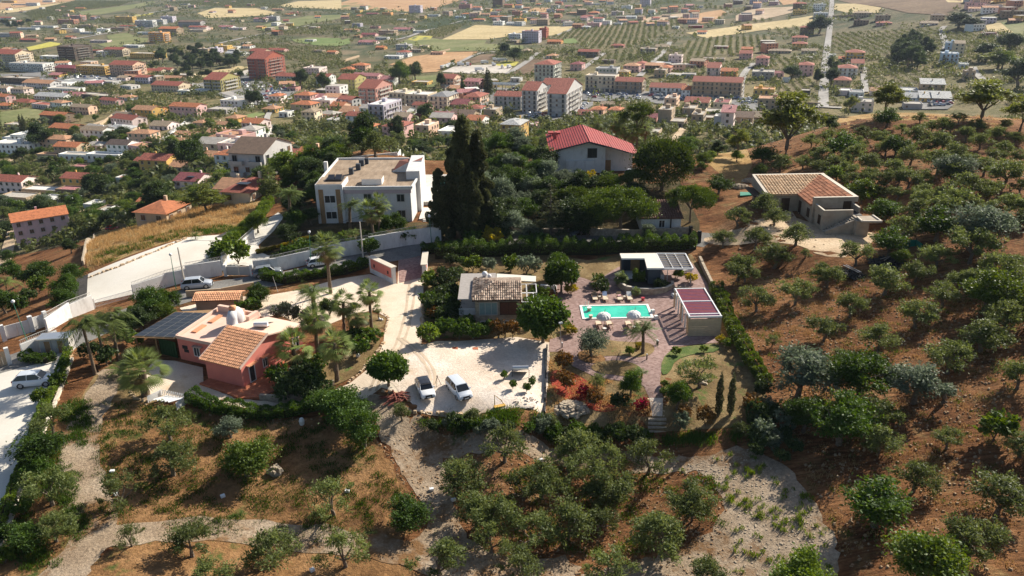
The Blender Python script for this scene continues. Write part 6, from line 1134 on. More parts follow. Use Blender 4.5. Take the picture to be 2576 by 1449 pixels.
random.seed(21);FAR=MB()
ZONES=[([(380,0),(560,0),(700,10),(620,40),(420,30)],12),([(1150,0),(1520,0),(1560,25),(1480,75),(1200,60),(1150,30)],46),([(1480,10),(1900,0),(1980,10),(1880,60),(1500,75)],36),([(640,60),(860,40),(920,80),(780,110),(640,90)],14),
         ([(0,20),(160,10),(260,50),(120,75),(0,60)],10),([(560,120),(620,110),(640,125),(560,135)],3),([(860,25),(960,20),(980,45),(860,50)],6),([(0,60),(130,60),(240,80),(140,110),(0,100)],10),([(2420,0),(2576,5),(2576,60),(2460,60)],12),([(1640,100),(1760,80),(1900,75),(1960,130),(1800,150)],6),
         ([(0,120),(60,115),(60,180),(0,190)],5),([(100,165),(300,170),(420,200),(300,230),(90,215)],12),([(700,215),(860,225),(980,260),(880,275),(760,250)],6),([(1060,230),(1240,200),(1240,250),(1100,260)],8),([(960,30),(1150,20),(1150,40),(980,60)],6),([(2400,40),(2500,60),(2576,110),(2480,100)],4),([(1560,170),(1700,150),(1780,180),(1700,200)],6)]
taken=[proj(e.location) for e,*_ in REG if e.get('category') in ('house', 'apartment block')]
WL=['white', 'cream', 'pink', 'tan', 'peach', 'pinkw', 'lgrey', 'white', 'terra', 'yellow', 'lav', 'brown']
for poly,n in ZONES:
    c=0;tries=0
    while c<n and tries<n*30:
        tries+= 1;x=random.uniform(min(p[0] for p in poly),max(p[0] for p in poly));y=random.uniform(min(p[1] for p in poly),max(p[1] for p in poly))
        if not inpoly(poly,np.array([x]),np.array([y]))[0]: continue
        if any(abs(x - t[0])<19 and abs(y - t[1])<7 for t in taken): continue
        taken.append((x,y));c+= 1;st=random.choice([1,1,2,2,2,3]);rt=random.choice(['flat', 'gable', 'hip', 'flat'])
        g=G(x,y);wd=random.uniform(11,18)
        col=random.choice(WL);rc=random.choice(['red', 'orange', 'terra', 'tan', 'white', 'pinkr']);D=dist(g)
        fm=(M_flatw if rc=='white' else M_flat) if rt=='flat' else RC.get(rc,RC['terra'])
        dp=random.uniform(9,14);FOOT.append((g.x,g.y+5,wd/2+4));k0=len(FAR.v);h_=st*3.1;FAR.box((0,dp/2,h_/2 - 1),(wd,dp,h_+2),wall_m(WC[col]))
        if rt=='flat': FAR.box((0,dp/2,h_+.15),(wd - .6,dp - .6,.3),fm)
        else: FAR.prism([(-wd/2 - .4,-.4),(wd/2+.4,-.4),(wd/2+.4,dp/2),(-wd/2 - .4,dp/2)],[h_ - .1,h_ - .1,h_+1.8,h_+1.8],[h_+.1,h_+.1,h_+2,h_+2],fm).prism([(-wd/2 - .4,dp/2),(wd/2+.4,dp/2),(wd/2+.4,dp+.4),(-wd/2 - .4,dp+.4)],[h_+1.8,h_+1.8,h_ - .1,h_ - .1],[h_+2,h_+2,h_+.1,h_+.1],fm)
        for f_ in range(st):
            for i_ in range(int(wd/3.5)): FAR.box((-wd/2+(i_+.6)*3.4,0,f_*3.1+1.6),(1.3,.3,1.5),M_wing)
            for i_ in (.3,.7): FAR.box((wd/2,dp*i_,f_*3.1+1.6),(.3,1.3,1.5),M_wing)
        an_=R(random.choice([-20,-20,-30,10]));cs_,sn_=math.cos(an_),math.sin(an_)
        FAR.v[k0:]=[(g.x+x*cs_ - y*sn_,g.y+x*sn_+y*cs_,g.z+z) for x,y,z in FAR.v[k0:]]
tag(FAR.build('distant_houses'),'scattered distant houses along the far side of the plain', None,None,'stuff')
random.seed(5)
# cars
def paint(name,c,rough=.25):
    if name in MATS: return MATS[name]
    mt,N,L,P=newmat(name);P.inputs['Base Color'].default_value=(*c,1);P.inputs['Roughness'].default_value=rough;P.inputs['Coat Weight'].default_value=.6;P.inputs['Coat Roughness'].default_value=.08;return mt
M_tyre=mat('tyre_rubber', (.02,.02,.02),.9);M_rim=mat('alloy_rim', (.45,.45,.47),.3,.05,metal=.8);M_black=mat('black_trim', (.02,.02,.022),.5);M_lamp=glassmat('headlamp_glass', (.6,.62,.65),.1);M_tail=paint('tail_lamp_red', (.45,.01,.01));M_carglass=glassmat('car_glass', (.015,.018,.022),.04)
M_plate=mat('number_plate', (.7,.7,.68),.5,.02)
def loft(mb,secs,mt,close=True):
    """secs: list of rings of equal length"""
    k=len(mb.v);n=len(secs[0]);i=mb.mi(mt)
    for s in secs: mb.v+= [tuple(p) for p in s]
    for a in range(len(secs) - 1):
        for b in range(n):
            c=(b+1)%n;mb.f.append((k+a*n+b,k+a*n+c,k+(a+1)*n+c,k+(a+1)*n+b));mb.m.append(i)
    if close:
        mb.f.append(tuple(k+b for b in reversed(range(n))));mb.m.append(i);mb.f.append(tuple(k+(len(secs) - 1)*n+b for b in range(n)));mb.m.append(i)
def ring(x,w,z0,z1,tum=.0,r=.12):
    w2=w/2;t=w2*(1 - tum)
    return [(x,-w2+r,z0),(x,w2 - r,z0),(x,w2,z0+r),(x,w2,z0+(z1 - z0)*.55),(x,t,z1 - r*.6),(x,t - r,z1),(x,-t+r,z1),(x,-t,z1 - r*.6),(x,-w2,z0+(z1 - z0)*.55),(x,-w2,z0+r)]
CARKIND=dict(
 hatch=(3.98,1.74,1.42,.90,(.25,.40,.84,.965)),mpv=(4.40,1.80,1.56,.98,(.17,.36,.90,.985)),suv=(4.62,1.88,1.66,1.06,(.25,.39,.84,.975)),wagon=(4.6,1.8,1.62,1.0,(.22,.36,.92,.985)),old=(3.85,1.66,1.38,.88,(.27,.42,.86,.97)))
CARM={}
def car_meshes(kind,pm,rm):
    key=(kind,pm.name,rm.name)
    if key in CARM: return CARM[key]
    L_,Wd,H,hz_,(a,b,c,d)=CARKIND[kind];X=lambda t: L_/2 - t*L_;out={}
    mb=MB();prof=[(0,.84,.34,.62),(.02,.93,.24,.72),(.07,.98,.2,hz_ - .14),(.16,1,.2,hz_ - .05),(a,1,.2,hz_),(.5,1,.2,hz_+.02),(.8,1,.2,hz_+.03),(.93,.985,.22,hz_+.02),(.98,.95,.28,hz_ - .05),(1,.88,.36,hz_ - .22)]
    loft(mb,[ring(X(t),Wd*w,z0,z1,.07) for t,w,z0,z1 in prof],pm);out['body']=mb.mesh('body', True)
    mb=MB();zc=hz_ - .03
    def cr(x,w,z): return [(x,-w/2,zc),(x,w/2,zc),(x,w/2*(1 - .22*(z - zc)/(H - zc)),z),(x,-w/2*(1 - .22*(z - zc)/(H - zc)),z)]
    loft(mb,[cr(X(a),Wd*.84,zc+.02),cr(X(b),Wd*.9,H - .03),cr(X((b+c)/2),Wd*.9,H - .01),cr(X(c),Wd*.9,H - .05),cr(X(d),Wd*.86,zc+.02)],M_carglass);out['windows']=mb.mesh('windows')
    mb=MB();rw=Wd*.9*.80
    def rr(x,w,z): return [(x,-w/2,z - .06),(x,w/2,z - .06),(x,w/2 - .03,z),(x,w*.2,z+.03),(x,-w*.2,z+.03),(x,-w/2+.03,z)]
    loft(mb,[rr(X(b)+.12,rw*.94,H - .05),rr(X(b),rw,H - .01),rr(X((b+c)/2),rw,H+.01),rr(X(c),rw,H - .03),rr(X(c) - .12,rw*.94,H - .10)],rm)
    for s in (-1,1):
        for (x0,z0,x1,z1,w0,w1) in ((X(a),zc,X(b),H - .04,.84,.735),(X(c),H - .05,X(d),zc,.735,.86),(X((b+c)/2),H - .03,X((b+c)/2) - .05,zc,.73,.905)):
            mb.tube([(x0,s*Wd*w0/2,z0),(x1,s*Wd*w1/2,z1)],.045,pm,5)
    out['roof']=mb.mesh('roof', False)
    mb=MB();r=.33 if kind!='suv' else .37;mb.tube([(0,-.11,0),(0,.11,0)],r,M_tyre,16);out['wheel']=mb.mesh('wheel')
    mb=MB();mb.tube([(0,-.12,0),(0,.12,0)],r*.62,M_rim,10);out['rim']=mb.mesh('rim')
    mb=MB();mb.box((X(.035),0,hz_ - .30),(.12,.34,.15),M_lamp,.35);out['headlight']=mb.mesh('headlight');mb=MB();mb.box((X(.985),0,hz_ - .12),(.1,.26,.2),M_tail);out['tail_light']=mb.mesh('tail_light')
    mb=MB();mb.box((X(.004),0,.56),(.1,Wd*.44,.26),M_black);mb.box((X(.0)+.03,0,.36),(.1,Wd*.6,.12),M_black);out['grille']=mb.mesh('grille')
    mb=MB();mb.box((X(.0)+.09,0,.47),(.03,.5,.11),M_plate);out['number_plate']=mb.mesh('number_plate')
    mb=MB();mb.box((X(a) - .28,0,hz_+.08),(.12,.2,.14),pm);out['mirror']=mb.mesh('mirror')
    mb=MB();[mb.box((X(t),s*(Wd/2*.985),.33),(.8,.03,.34),M_black) for t in (.2,.8) for s in (-1,1)];out['wheel_arch']=mb.mesh('wheel_arch')
    CARM[key]=out;return out
def car(kind,pm,loc,yaw,label,rm=None,group=None,full=True,name='parked_car'):
    """yaw: direction of the bonnet, degrees from +x"""
    m_=car_meshes(kind,pm,rm or pm);L_,Wd,H,hz_,(a,b,c,d)=CARKIND[kind]
    e=empty(name,loc,R(yaw));tag(e,None,'car', group);link('body', m_['body'],e);link('windows', m_['windows'],e);link('roof', m_['roof'],e)
    for t in (.19,.80):
        for s in (-1,1):
            w=link('wheel', m_['wheel'],e,(L_/2 - t*L_,s*(Wd/2 - .11),.33 if kind!='suv' else .37))
            if full: link('rim', m_['rim'],w)
    if full:
        for s in (-1,1):
            link('headlight', m_['headlight'],e,(0,s*Wd*.34,0));link('tail_light', m_['tail_light'],e,(0,s*Wd*.38,0));link('mirror', m_['mirror'],e,(0,s*Wd*.5,0))
        link('grille', m_['grille'],e);link('number_plate', m_['number_plate'],e);link('wheel_arch', m_['wheel_arch'],e)
    p=proj(loc);REG.append((e,label,p[0],p[1]));return e
P_white=paint('white_paint', (.78,.78,.79));P_silver=paint('silver_paint', (.42,.45,.50));P_roofblk=paint('black_roof', (.02,.018,.018));P_grey=paint('grey_paint', (.18,.20,.22));P_red=paint('red_paint', (.45,.02,.02));P_blue=paint('blue_paint', (.05,.10,.30));P_dark=paint('dark_paint', (.03,.03,.035));P_pale=paint('pale_silver_paint', (.60,.64,.70))
def near_car(kind,pm,px,py,yaw,label,rm=None):
    g=G(px,py);return car(kind,pm,g+Vector((0,0,.06)),yaw,label,rm)
near_car('hatch', P_white,1070,988,-72,'white small hatchback with a black soft roof on the gravel', P_roofblk)
near_car('mpv', P_pale,1155,990,-64,'white compact van-like car with silver roof on the gravel')
near_car('suv', P_white,92,968,9,'white SUV in the white walled yard', P_pale)
near_car('suv', P_silver,497,724,12,'silver SUV parked against the white street wall')
near_car('suv', P_grey,673,694,20,'silver estate car parked by the villa gate')
near_car('hatch', P_white,803,668,22,'white car half hidden by the street hedge')
near_car('old', P_grey,1445,590,-118,'old grey hatchback before the dark iron gate')
near_car('old', P_silver,1594,443,-30,'silver car under the round pine by the red-roofed villa')
for px,py,kd,pm,yw,lab in [(62,536,'hatch',P_pale,10,'silver-blue car in the yard beyond the lilac house'),(448,496,'wagon',P_white,-10,'white camper-like car beside the solar-roofed house'),(285,532,'hatch',P_dark,0,'dark car parked on the valley grass'),(283,578,'hatch',P_red,10,'red car by the foot of the dry bank'),(700,428,'old',P_dark,-30,'dark car beside the grey apartment house'),(12,541,'hatch',P_dark,5,'dark car by the white hut')]:
    near_car(kd,pm,px,py,yw,lab)

random.seed(11)
LOTCARS={}
LOTS=[(1,[(1820,620),(1900,640),(2130,650),(2260,690),(2180,740),(1960,760),(1830,700)],56,'the car park below the brick tower'),(1,[(380,560),(540,570),(700,580),(830,590),(860,615),(620,630),(400,600)],30,'the busy street before the peach block'),
        (1,[(1300,610),(1470,640),(1420,660),(1290,640)],6,'the street by the cream house'),(2,[(1840,715),(2060,710),(2250,715),(2330,760),(1900,745)],22,'the car park of the tan shops'),(2,[(2330,725),(2576,740),(2576,765),(2350,765)],20,'the car park of the white shop row'),
        (2,[(1400,870),(1500,860),(1650,875),(1500,900),(1380,900)],12,'the yard of the stepped grey block'),(2,[(1770,800),(1850,790),(1830,830),(1770,840)],10,'the slope beside the stepped grey block'),(2,[(870,750),(925,750),(925,785),(870,785)],7,'the lane beside the cream houses'),
        (3,[(10,745),(430,750),(400,762),(20,758)],16,'the kerb of the long tan block'),(3,[(430,755),(560,750),(560,785),(430,785)],12,'the corner lot with small trees'),(3,[(1850,775),(2025,770),(2030,800),(1860,810)],26,'the car park of the nursery'),
        (2,[(1230,670),(1350,680),(1320,700),(1240,690)],6,'the petrol station forecourt')]
for z,poly,n,where in LOTS:
    c=0;tk=[];tries=0
    while c<n and tries<4000:
        tries+= 1;x=random.uniform(min(p[0] for p in poly),max(p[0] for p in poly));y=random.uniform(min(p[1] for p in poly),max(p[1] for p in poly))
        if not inpoly(poly,np.array([x]),np.array([y]))[0]: continue
        g=G(*Q(x,y,z))
        if any((g - t).length<3.4 for t in tk): continue
        if any(math.hypot(g.x - f[0],g.y - f[1])<f[2]*.62 for f in FOOT): continue
        tk.append(g.copy());c+= 1;pm,cn=random.choice([(P_white,'white'),(P_white,'white'),(P_silver,'silver'),(P_pale,'pale silver'),(P_dark,'dark'),(P_grey,'grey'),(P_blue,'blue'),(P_red,'red')])
        e=car(random.choice(['hatch', 'old', 'suv', 'mpv']),pm,g+Vector((0,0,.7)),random.choice([70,-110,-20,160])+random.uniform(-4,4),'', None,'cars parked in the town', False)
        REG.pop();LOTCARS.setdefault((cn,where),[]).append((x,e));e['group']='%s cars on %s' % (cn,where)
ORD=['only', 'second', 'third', 'fourth', 'fifth', 'sixth', 'seventh', 'eighth', 'ninth', 'tenth', 'eleventh', 'twelfth', 'thirteenth', 'fourteenth', 'fifteenth', 'sixteenth', 'seventeenth', 'eighteenth', 'nineteenth', 'twentieth', 'last']
for (cn,where),l in LOTCARS.items():
    for i,(_,e) in enumerate(sorted(l,key=lambda t: t[0])): e['label']=('only %s car on %s' % (cn,where)) if len(l)==1 else '%s %s car from the left on %s' % ('first' if i==0 else ORD[min(i,20)],cn,where)

def truck(px,py,L_,yaw,cab,label,box=P_white):
    g=G(px,py);e=empty('truck', g+Vector((0,0,.6)),R(yaw));tag(e,None,'truck')
    MB().box((-.8,0,2.3),(L_ - 2.4,2.5,2.7),box).build('cargo_box', e);MB().box((L_/2 - 1.0,0,1.55),(1.9,2.3,2.1),cab).box((L_/2 - .15,0,1.95),(.3,2.0,.8),M_carglass).build('cab', e)
    for x in (-L_/2+1.5,-L_/2+2.6,L_/2 - 1.1):
        for s in (-1,1): MB().tube([(0,-.15,0),(0,.15,0)],.5,M_tyre,10).build('wheel', e,(x,s*1.05,.5))
    REG.append((e,label,px,py));return e
for zx,zy,l,yw,cb,lb in [(780,520,15,62,P_white,'white long lorry at the corner of the truck yard'),(825,505,13,62,P_white,'white trailer lorry beside the truck yard corner'),(1080,485,9,30,P_white,'white box truck inside the truck yard'),(1160,465,6,20,P_white,'small white box truck near the hedge of the truck yard'),
    (1215,468,12,10,P_white,'white container truck at the back of the truck yard'),(1040,540,10,8,P_white,'white coach in the truck yard'),(1265,518,6,60,P_pale,'pale van at the far side of the truck yard'),(1215,520,4.5,80,P_red,'little red truck in the truck yard'),(960,500,6,0,P_red,'small flatbed with red cab in the truck yard'),(900,500,8,0,P_pale,'grey van row truck in the truck yard'),(1150,500,5,0,P_white,'low white van in the truck yard')]:
    truck(*Q(zx,zy,2),l,yw,cb,lb)

g=G(*Q(1210,690,2));e=empty('petrol_station_canopy', g,R(-20));tag(e,None,'canopy');REG.append((e,'petrol station canopy with dark slatted top and white edge', 1265,222))
mb=MB();mb.box((0,6,5.2),(24,13,.6),M_steel);mb.build('canopy_edge', e)
for i in range(9): MB().box((-10.4+i*2.6,6,5.6),(2.2,12,.15),M_solar).build('roof_panel', e)
for x in (-8,0,8):
    for y in (2,10): MB().box((x,y,2.4),(.5,.5,5),M_steel).build('column', e)

M_wwall=mat('white_wall', (.72,.70,.67),.85,.07,.6,0,8,dirt=.45);M_twall=mat('tan_wall', (.48,.36,.24),.9,.15,.8,0,8,dirt=.3)
def wall_line(pp,h,t,mt,label,z=None,name='boundary_wall', cat='wall', step=None,lift=0,level=False):
    P=[G(*(Q(a,b,z) if z else (a,b))) for a,b in pp];o0=P[0].copy();mb=MB()
    for a,b in zip(P,P[1:]):
        L_=math.hypot(b.x - a.x,b.y - a.y);n=max(1,int(L_/(step or 6)));an=math.atan2(b.y - a.y,b.x - a.x)
        for i in range(n):
            p=a.lerp(b,(i+.5)/n);zz=min(Z(*a.lerp(b,i/n)[:2]),Z(*a.lerp(b,(i+1)/n)[:2]));zh=max(Z(*a.lerp(b,i/n)[:2]),Z(*a.lerp(b,(i+1)/n)[:2]))
            top=(zh if level else (zz+zh)/2)+h+lift;mb.box((p.x - o0.x,p.y - o0.y,(zz - .5+top)/2 - o0.z),(L_/n+.02,t,top - zz+.5),mt,an)
    o=mb.build(name,None,o0);tag(o,None,cat);m_=P[len(P)//2];q=proj(m_);REG.append((o,label,q[0],q[1]));return o
for z,pp,h,t,mt,lab in [(1,[(1240,1085),(1310,1020),(1400,940),(1480,920)],2.2,1.2,M_wwall,'long white wall climbing beside the lane'),(1,[(640,1032),(980,1028),(1020,965)],1.2,1,M_wwall,'low white wall round the metal-roofed bungalow'),(1,[(950,1035),(1040,975),(1100,935)],1.8,.8,M_twall,'ochre garden wall by the metal-roofed bungalow'),
    (1,[(560,1080),(720,980),(860,870),(940,850)],1.8,.8,M_twall,'tan wall along the dirt lane'),(3,[(1130,130),(1300,122)],2.4,.8,M_twall,'tan wall beside the straight road'),(2,[(700,410),(820,380)],2.4,.8,M_twall,'tan wall at the field corner'),(2,[(0,470),(135,430)],2.4,.8,M_twall,'tan wall by the grove at the field edge'),
    (1,[(1990,1085),(2040,1000),(2060,965)],1.8,.8,M_wwall,'white wall beside the grey lane'),(3,[(860,785),(1040,790)],1.5,.8,M_twall,'low wall of the orchard beside the road')]:
    wall_line(pp,h,t,mt,lab,z)

# plants of the valley
CELL=3.0;OX,OY=-1700.0,150.0;NXC,NYC=int(3400/CELL),int(3400/CELL);occ=np.zeros((NXC,NYC),bool)
def mark_poly(P):
    xs=[p[0] for p in P];ys=[p[1] for p in P];i0,i1=max(0,int((min(xs) - OX)/CELL)),min(NXC,int((max(xs) - OX)/CELL)+2);j0,j1=max(0,int((min(ys) - OY)/CELL)),min(NYC,int((max(ys) - OY)/CELL)+2)
    if i1<= i0 or j1<= j0: return
    gx,gy=np.meshgrid(OX+(np.arange(i0,i1)+.5)*CELL,OY+(np.arange(j0,j1)+.5)*CELL,indexing='ij');occ[i0:i1,j0:j1]|=inpoly(P,gx,gy)
for o in list(COL.objects):
    if o.type=='MESH' and o.parent is None and o.name.split('.')[0] in ('field', 'car_park_tarmac', 'road', 'lane', 'street', 'concrete_yard', 'ploughed_plot', 'dry_grass_bank', 'worn_slope', 'dry_brow', 'farm_yard'):
        me=o.data;vs=np.array([v.co[:2] for v in me.vertices])
        for f in me.polygons:
            t=vs[list(f.vertices)];c=t.mean(0)
            if c[1]<OY or abs(c[0])>1690 or c[1]>3540: continue
            for w in (c,*t,*((t+np.roll(t,1,0))/2)):
                i,j=int((w[0] - OX)/CELL),int((w[1] - OY)/CELL)
                if 0<= i<NXC and 0<= j<NYC: occ[i,j]=True
        if o.name.startswith('field') or o.name.startswith('car_park'):
            pass
fieldpolys=[[tuple(G(*Q(a,b,z))[:2]) for a,b in pp] for z,pp,_ in FIELDS]
for P in fieldpolys: mark_poly(P)
for fx,fy,fr in FOOT:
    i0,i1,j0,j1=int((fx - fr - OX)/CELL),int((fx+fr - OX)/CELL)+1,int((fy - fr - OY)/CELL),int((fy+fr - OY)/CELL)+1
    for i in range(max(0,i0),min(NXC,i1)):
        for j in range(max(0,j0),min(NYC,j1)):
            if math.hypot(OX+(i+.5)*CELL - fx,OY+(j+.5)*CELL - fy)<fr*.95: occ[i,j]=True
def free(x,y):
    i=((x - OX)/CELL).astype(int);j=((y - OY)/CELL).astype(int);ok=(i>= 0) & (i<NXC) & (j>= 0) & (j<NYC);r=np.zeros(x.shape,bool);r[ok]=~occ[i[ok],j[ok]];return r
def vnoise(x,y,s,seed=0):
    v=np.sin(x/s+seed)*np.cos(y/s*1.3 - seed*2)+.6*np.sin(x/s*2.3+y/s*1.7+seed*3)+.4*np.cos(x/s*4.1 - y/s*3.3+seed);return v/2

mid=[]
random.seed(3)
zone=[(0,300),(330,280),(640,330),(740,330),(760,420),(690,520),(560,520),(440,545),(330,570),(246,588),(210,600),(150,590),(40,625),(0,640)]
zone2=[(860,340),(1160,330),(1160,390),(1000,400),(870,395)];zone3=[(1240,340),(1400,330),(1390,395),(1250,400)];zone4=[(1700,330),(1960,300),(1960,360),(1740,400),(1650,390)];zone5=[(700,350),(790,330),(870,350),(860,420),(740,430)]
def inreg(poly,n,kinds,wr,grp,minpx,label):
    c=0;tries=0
    while c<n and tries<n*60:
        tries+= 1;x=random.uniform(min(p[0] for p in poly),max(p[0] for p in poly));y=random.uniform(min(p[1] for p in poly),max(p[1] for p in poly))
        if not inpoly(poly,np.array([x]),np.array([y]))[0]: continue
        g=G(x,y)
        if not free(np.array([g.x]),np.array([g.y]))[0]: continue
        if any(abs(x - a)<minpx*s and abs(y - b)<minpx*.55*s for a,b,s in mid): continue
        k=random.choice(kinds);w=random.uniform(*wr);D=dist(g);mid.append((x,y,w/6));c+= 1
        kn={'dark_tree': 'dark leafy', 'green_tree': 'green leafy', 'olive': 'grey-green olive', 'dense_olive': 'dense round', 'bright_tree': 'bright green', 'silver_olive': 'silvery olive'}[k]
        plant(k,g.x,g.y,g.z,w,w*random.uniform(.7,1.0),kn+' valley tree', 'tree', 'olive_tree' if 'olive' in k and k!='dense_olive' else 'garden_tree', x,y,grp)
K6=['olive', 'olive', 'green_tree', 'dark_tree', 'dense_olive', 'silver_olive', 'bright_tree']
inreg(zone,200,K6,(4.5,8.5),'trees of the valley gardens', 13,'')
inreg(zone2,26,K6,(4,8),'trees of the valley gardens', 12,'');inreg(zone3,16,K6,(4,7),'trees of the valley gardens', 12,'');inreg(zone4,16,['olive', 'green_tree', 'olive'],(3,5),'trees of the valley gardens', 12,'');inreg(zone5,22,K6,(4,7),'trees of the valley gardens', 12,'')
for cx,cy,w,k,nm,lab,r in [(490,395,70,'green_tree','broadleaf_tree','tall spreading tree by the ochre red-roofed house',1.1),(450,380,40,'dark_tree','broadleaf_tree','dark tall tree by the ochre red-roofed house',1.3),(400,500,60,'dark_tree','broadleaf_tree','dark tree behind the solar-roofed house',1.3),(520,500,90,'euca_tree','stone_pine','broad yellow-green tree by the red-hipped house',.7),
    (105,345,60,'dark_tree','broadleaf_tree','dark tree by the white flat-roofed houses',.9),(245,470,60,'dark_tree','broadleaf_tree','dark round tree of the valley',.9),(100,525,50,'dark_tree','broadleaf_tree','dark round tree beyond the lilac house',.9),(1000,325,40,'dark_tree','conifer','dark conifer by the lavender block',1.6),(920,330,50,'dark_tree','conifer','dark conifer group by the pink hipped house',1.8),(900,335,40,'dark_tree','conifer','dark conifer by the pink hipped house',1.8),
    (1075,285,46,'dark_tree','broadleaf_tree','round dark tree by the cream blocks',1),(1005,185,46,'green_tree','broadleaf_tree','tall green tree in the town',1.2),(1045,180,36,'dark_tree','broadleaf_tree','dark tree in the town',1.2),(1270,125,26,'dark_tree','broadleaf_tree','dark tree of the field corner',1.1),(1295,138,40,'dark_tree','broadleaf_tree','dark trees of the field corner',.8),(760,200,34,'dark_tree','broadleaf_tree','dark tree beside the town street',1.3),(815,205,30,'dark_tree','broadleaf_tree','dark tree beside the white gabled house',1.3),
    (650,250,24,'dark_tree','broadleaf_tree','dark tree at the car park edge',1.6),(632,250,24,'dark_tree','broadleaf_tree','dark tree at the car park rim',1.6),(1228,210,22,'cypress','cypress_tree','tiny far cypress',3),(1110,205,20,'dark_tree','conifer','far conifer',2),(1165,218,14,'dark_tree','conifer','far conifer',3),(62,325,10,'cypress','cypress_tree','small cypress by the tan hut',5),(70,325,10,'cypress','cypress_tree','small cypress beside the tan hut',5),
    (2060,65,46,'dark_tree','stone_pine','dark umbrella pine on the straight road',.8),(2055,195,24,'dark_tree','broadleaf_tree','dark tree along the straight road',1.4),(2090,165,30,'dark_tree','broadleaf_tree','dark tree along the straight road',1),(2090,195,30,'dark_tree','broadleaf_tree','dark tree along the straight road',1.3),(1990,185,40,'dark_tree','broadleaf_tree','round dark tree beside the pink hipped house',.8),
    (2510,150,66,'euca_tree','pine_tree','tree mass on the far rise',.6),(2480,135,50,'pine' if 0 else 'dark_tree','pine_tree','dark pine on the far rise',.7),(2520,155,44,'bright_tree','pine_tree','yellow-green pine on the far rise',.8),(2560,190,60,'dark_tree','pine_tree','dark tree at the frame side of the far rise',1),(2540,110,50,'dark_tree','pine_tree','dark tree on the far rise',.7),(2410,55,50,'dark_tree','pine_tree','dark far tree row',.6),(2440,62,40,'dark_tree','pine_tree','dark far tree row',.6)]:
    plant_px(k,cx,cy,w,lab,'tree', nm,r,None)

random.seed(8)
for poly,n,wr in [([(2255,120),(2290,110),(2340,125),(2340,165),(2300,178),(2250,165)],26,(9,14)),([(400,140),(500,125),(600,160),(590,175),(480,180),(390,160)],34,(8,12)),([(560,150),(600,145),(610,165),(570,170)],6,(8,11)),([(5,60),(90,50),(90,66),(10,80)],10,(8,12)),([(380,170),(640,175),(630,200),(400,200)],10,(6,9))]:
    tk=[];c=0;tr_=0
    while c<n and tr_<3000:
        tr_+= 1;x=random.uniform(min(p[0] for p in poly),max(p[0] for p in poly));y=random.uniform(min(p[1] for p in poly),max(p[1] for p in poly))
        if not inpoly(poly,np.array([x]),np.array([y]))[0] or any(abs(x - a)<8 and abs(y - b)<3.5 for a,b in tk): continue
        g=G(x,y);tk.append((x,y));c+= 1;w=random.uniform(*wr);plant('dark_tree', g.x,g.y,g.z,w,w*random.uniform(.9,1.3),'dark valley pine', 'tree', 'pine_tree', x,y,'dark pines of the valley woods')
for px,py in mid and [(a,b) for a,b,_ in mid]:
    g=G(px,py);i,j=int((g.x - OX)/CELL),int((g.y - OY)/CELL)
    if 0<= i<NXC and 0<= j<NYC: occ[max(0,i - 1):i+2,max(0,j - 1):j+2]=True
def mass(name,X,Y,W_,Hh,leaves,label,kind='stuff', mt='far', tone=None,sq=.8):
    n=len(X);q=leaves;Zg=zt(X,Y);C_=np.repeat(np.stack([X,Y,Zg+Hh*.52],1),q,0);d=unit(n*q);rad=rng.uniform(.55,1,(n*q,1))**.5
    S_=np.repeat(np.stack([W_/2,W_/2,Hh*.46],1),q,0);lob=1+.22*np.sin(d[:,:1]*4+np.repeat(np.arange(n)%7,q)[:,None]);C_=C_+d*rad*S_*lob
    s=np.repeat(W_,q)*rng.uniform(.16,.30,n*q);nn=d+unit(n*q)*.5;nn/= np.linalg.norm(nn,axis=1,keepdims=True)
    u=np.cross(nn,unit(n*q));u/= np.linalg.norm(u,axis=1,keepdims=True);v=np.cross(nn,u)
    tb=np.repeat(rng.uniform(0,1,n) if tone is None else tone,q)*.6+rng.uniform(0,.4,n*q)
    me=quads(name,C_,u*s[:,None]*.6,v*s[:,None]*.42,tb,[LM[mt]]);o=link(name,me);tag(o,None,'trees' if kind=='stuff' else None,None,kind);o['label']=label;return o

GX_,GY_,GW=[],[],[]
for z,pp,sp_,rd,jt in GROVES:
    P=[tuple(G(*Q(a,b,z))[:2]) for a,b in pp];cx=sum(p[0] for p in P)/len(P);cy=sum(p[1] for p in P)/len(P);Rr=max(math.hypot(p[0] - cx,p[1] - cy) for p in P);a=R(90 - rd)
    k=int(Rr/sp_)+1;ii,jj=np.meshgrid(np.arange(-k,k+1)*sp_*.82,np.arange(-k,k+1)*sp_*1.12,indexing='ij');ii=ii.ravel()+rng.normal(0,jt*.8,ii.size);jj=jj.ravel()+rng.normal(0,jt*.8,jj.size)
    x=cx+ii*math.cos(a) - jj*math.sin(a);y=cy+ii*math.sin(a)+jj*math.cos(a);ok=inpoly(P,x,y) & free(x,y) & (rng.uniform(0,1,x.size)<.93);GX_.append(x[ok]);GY_.append(y[ok]);mark_poly(P);GW.append(np.full(ok.sum(),min(5.2,sp_*.62)))
X=np.concatenate(GX_);Y=np.concatenate(GY_);Wd_=np.concatenate(GW)*rng.uniform(.75,1.15,len(X))
mass('olive_orchards', X,Y,Wd_,Wd_*.8,26,'far olive orchards planted in rows across the valley');print('orchard trees', len(X))

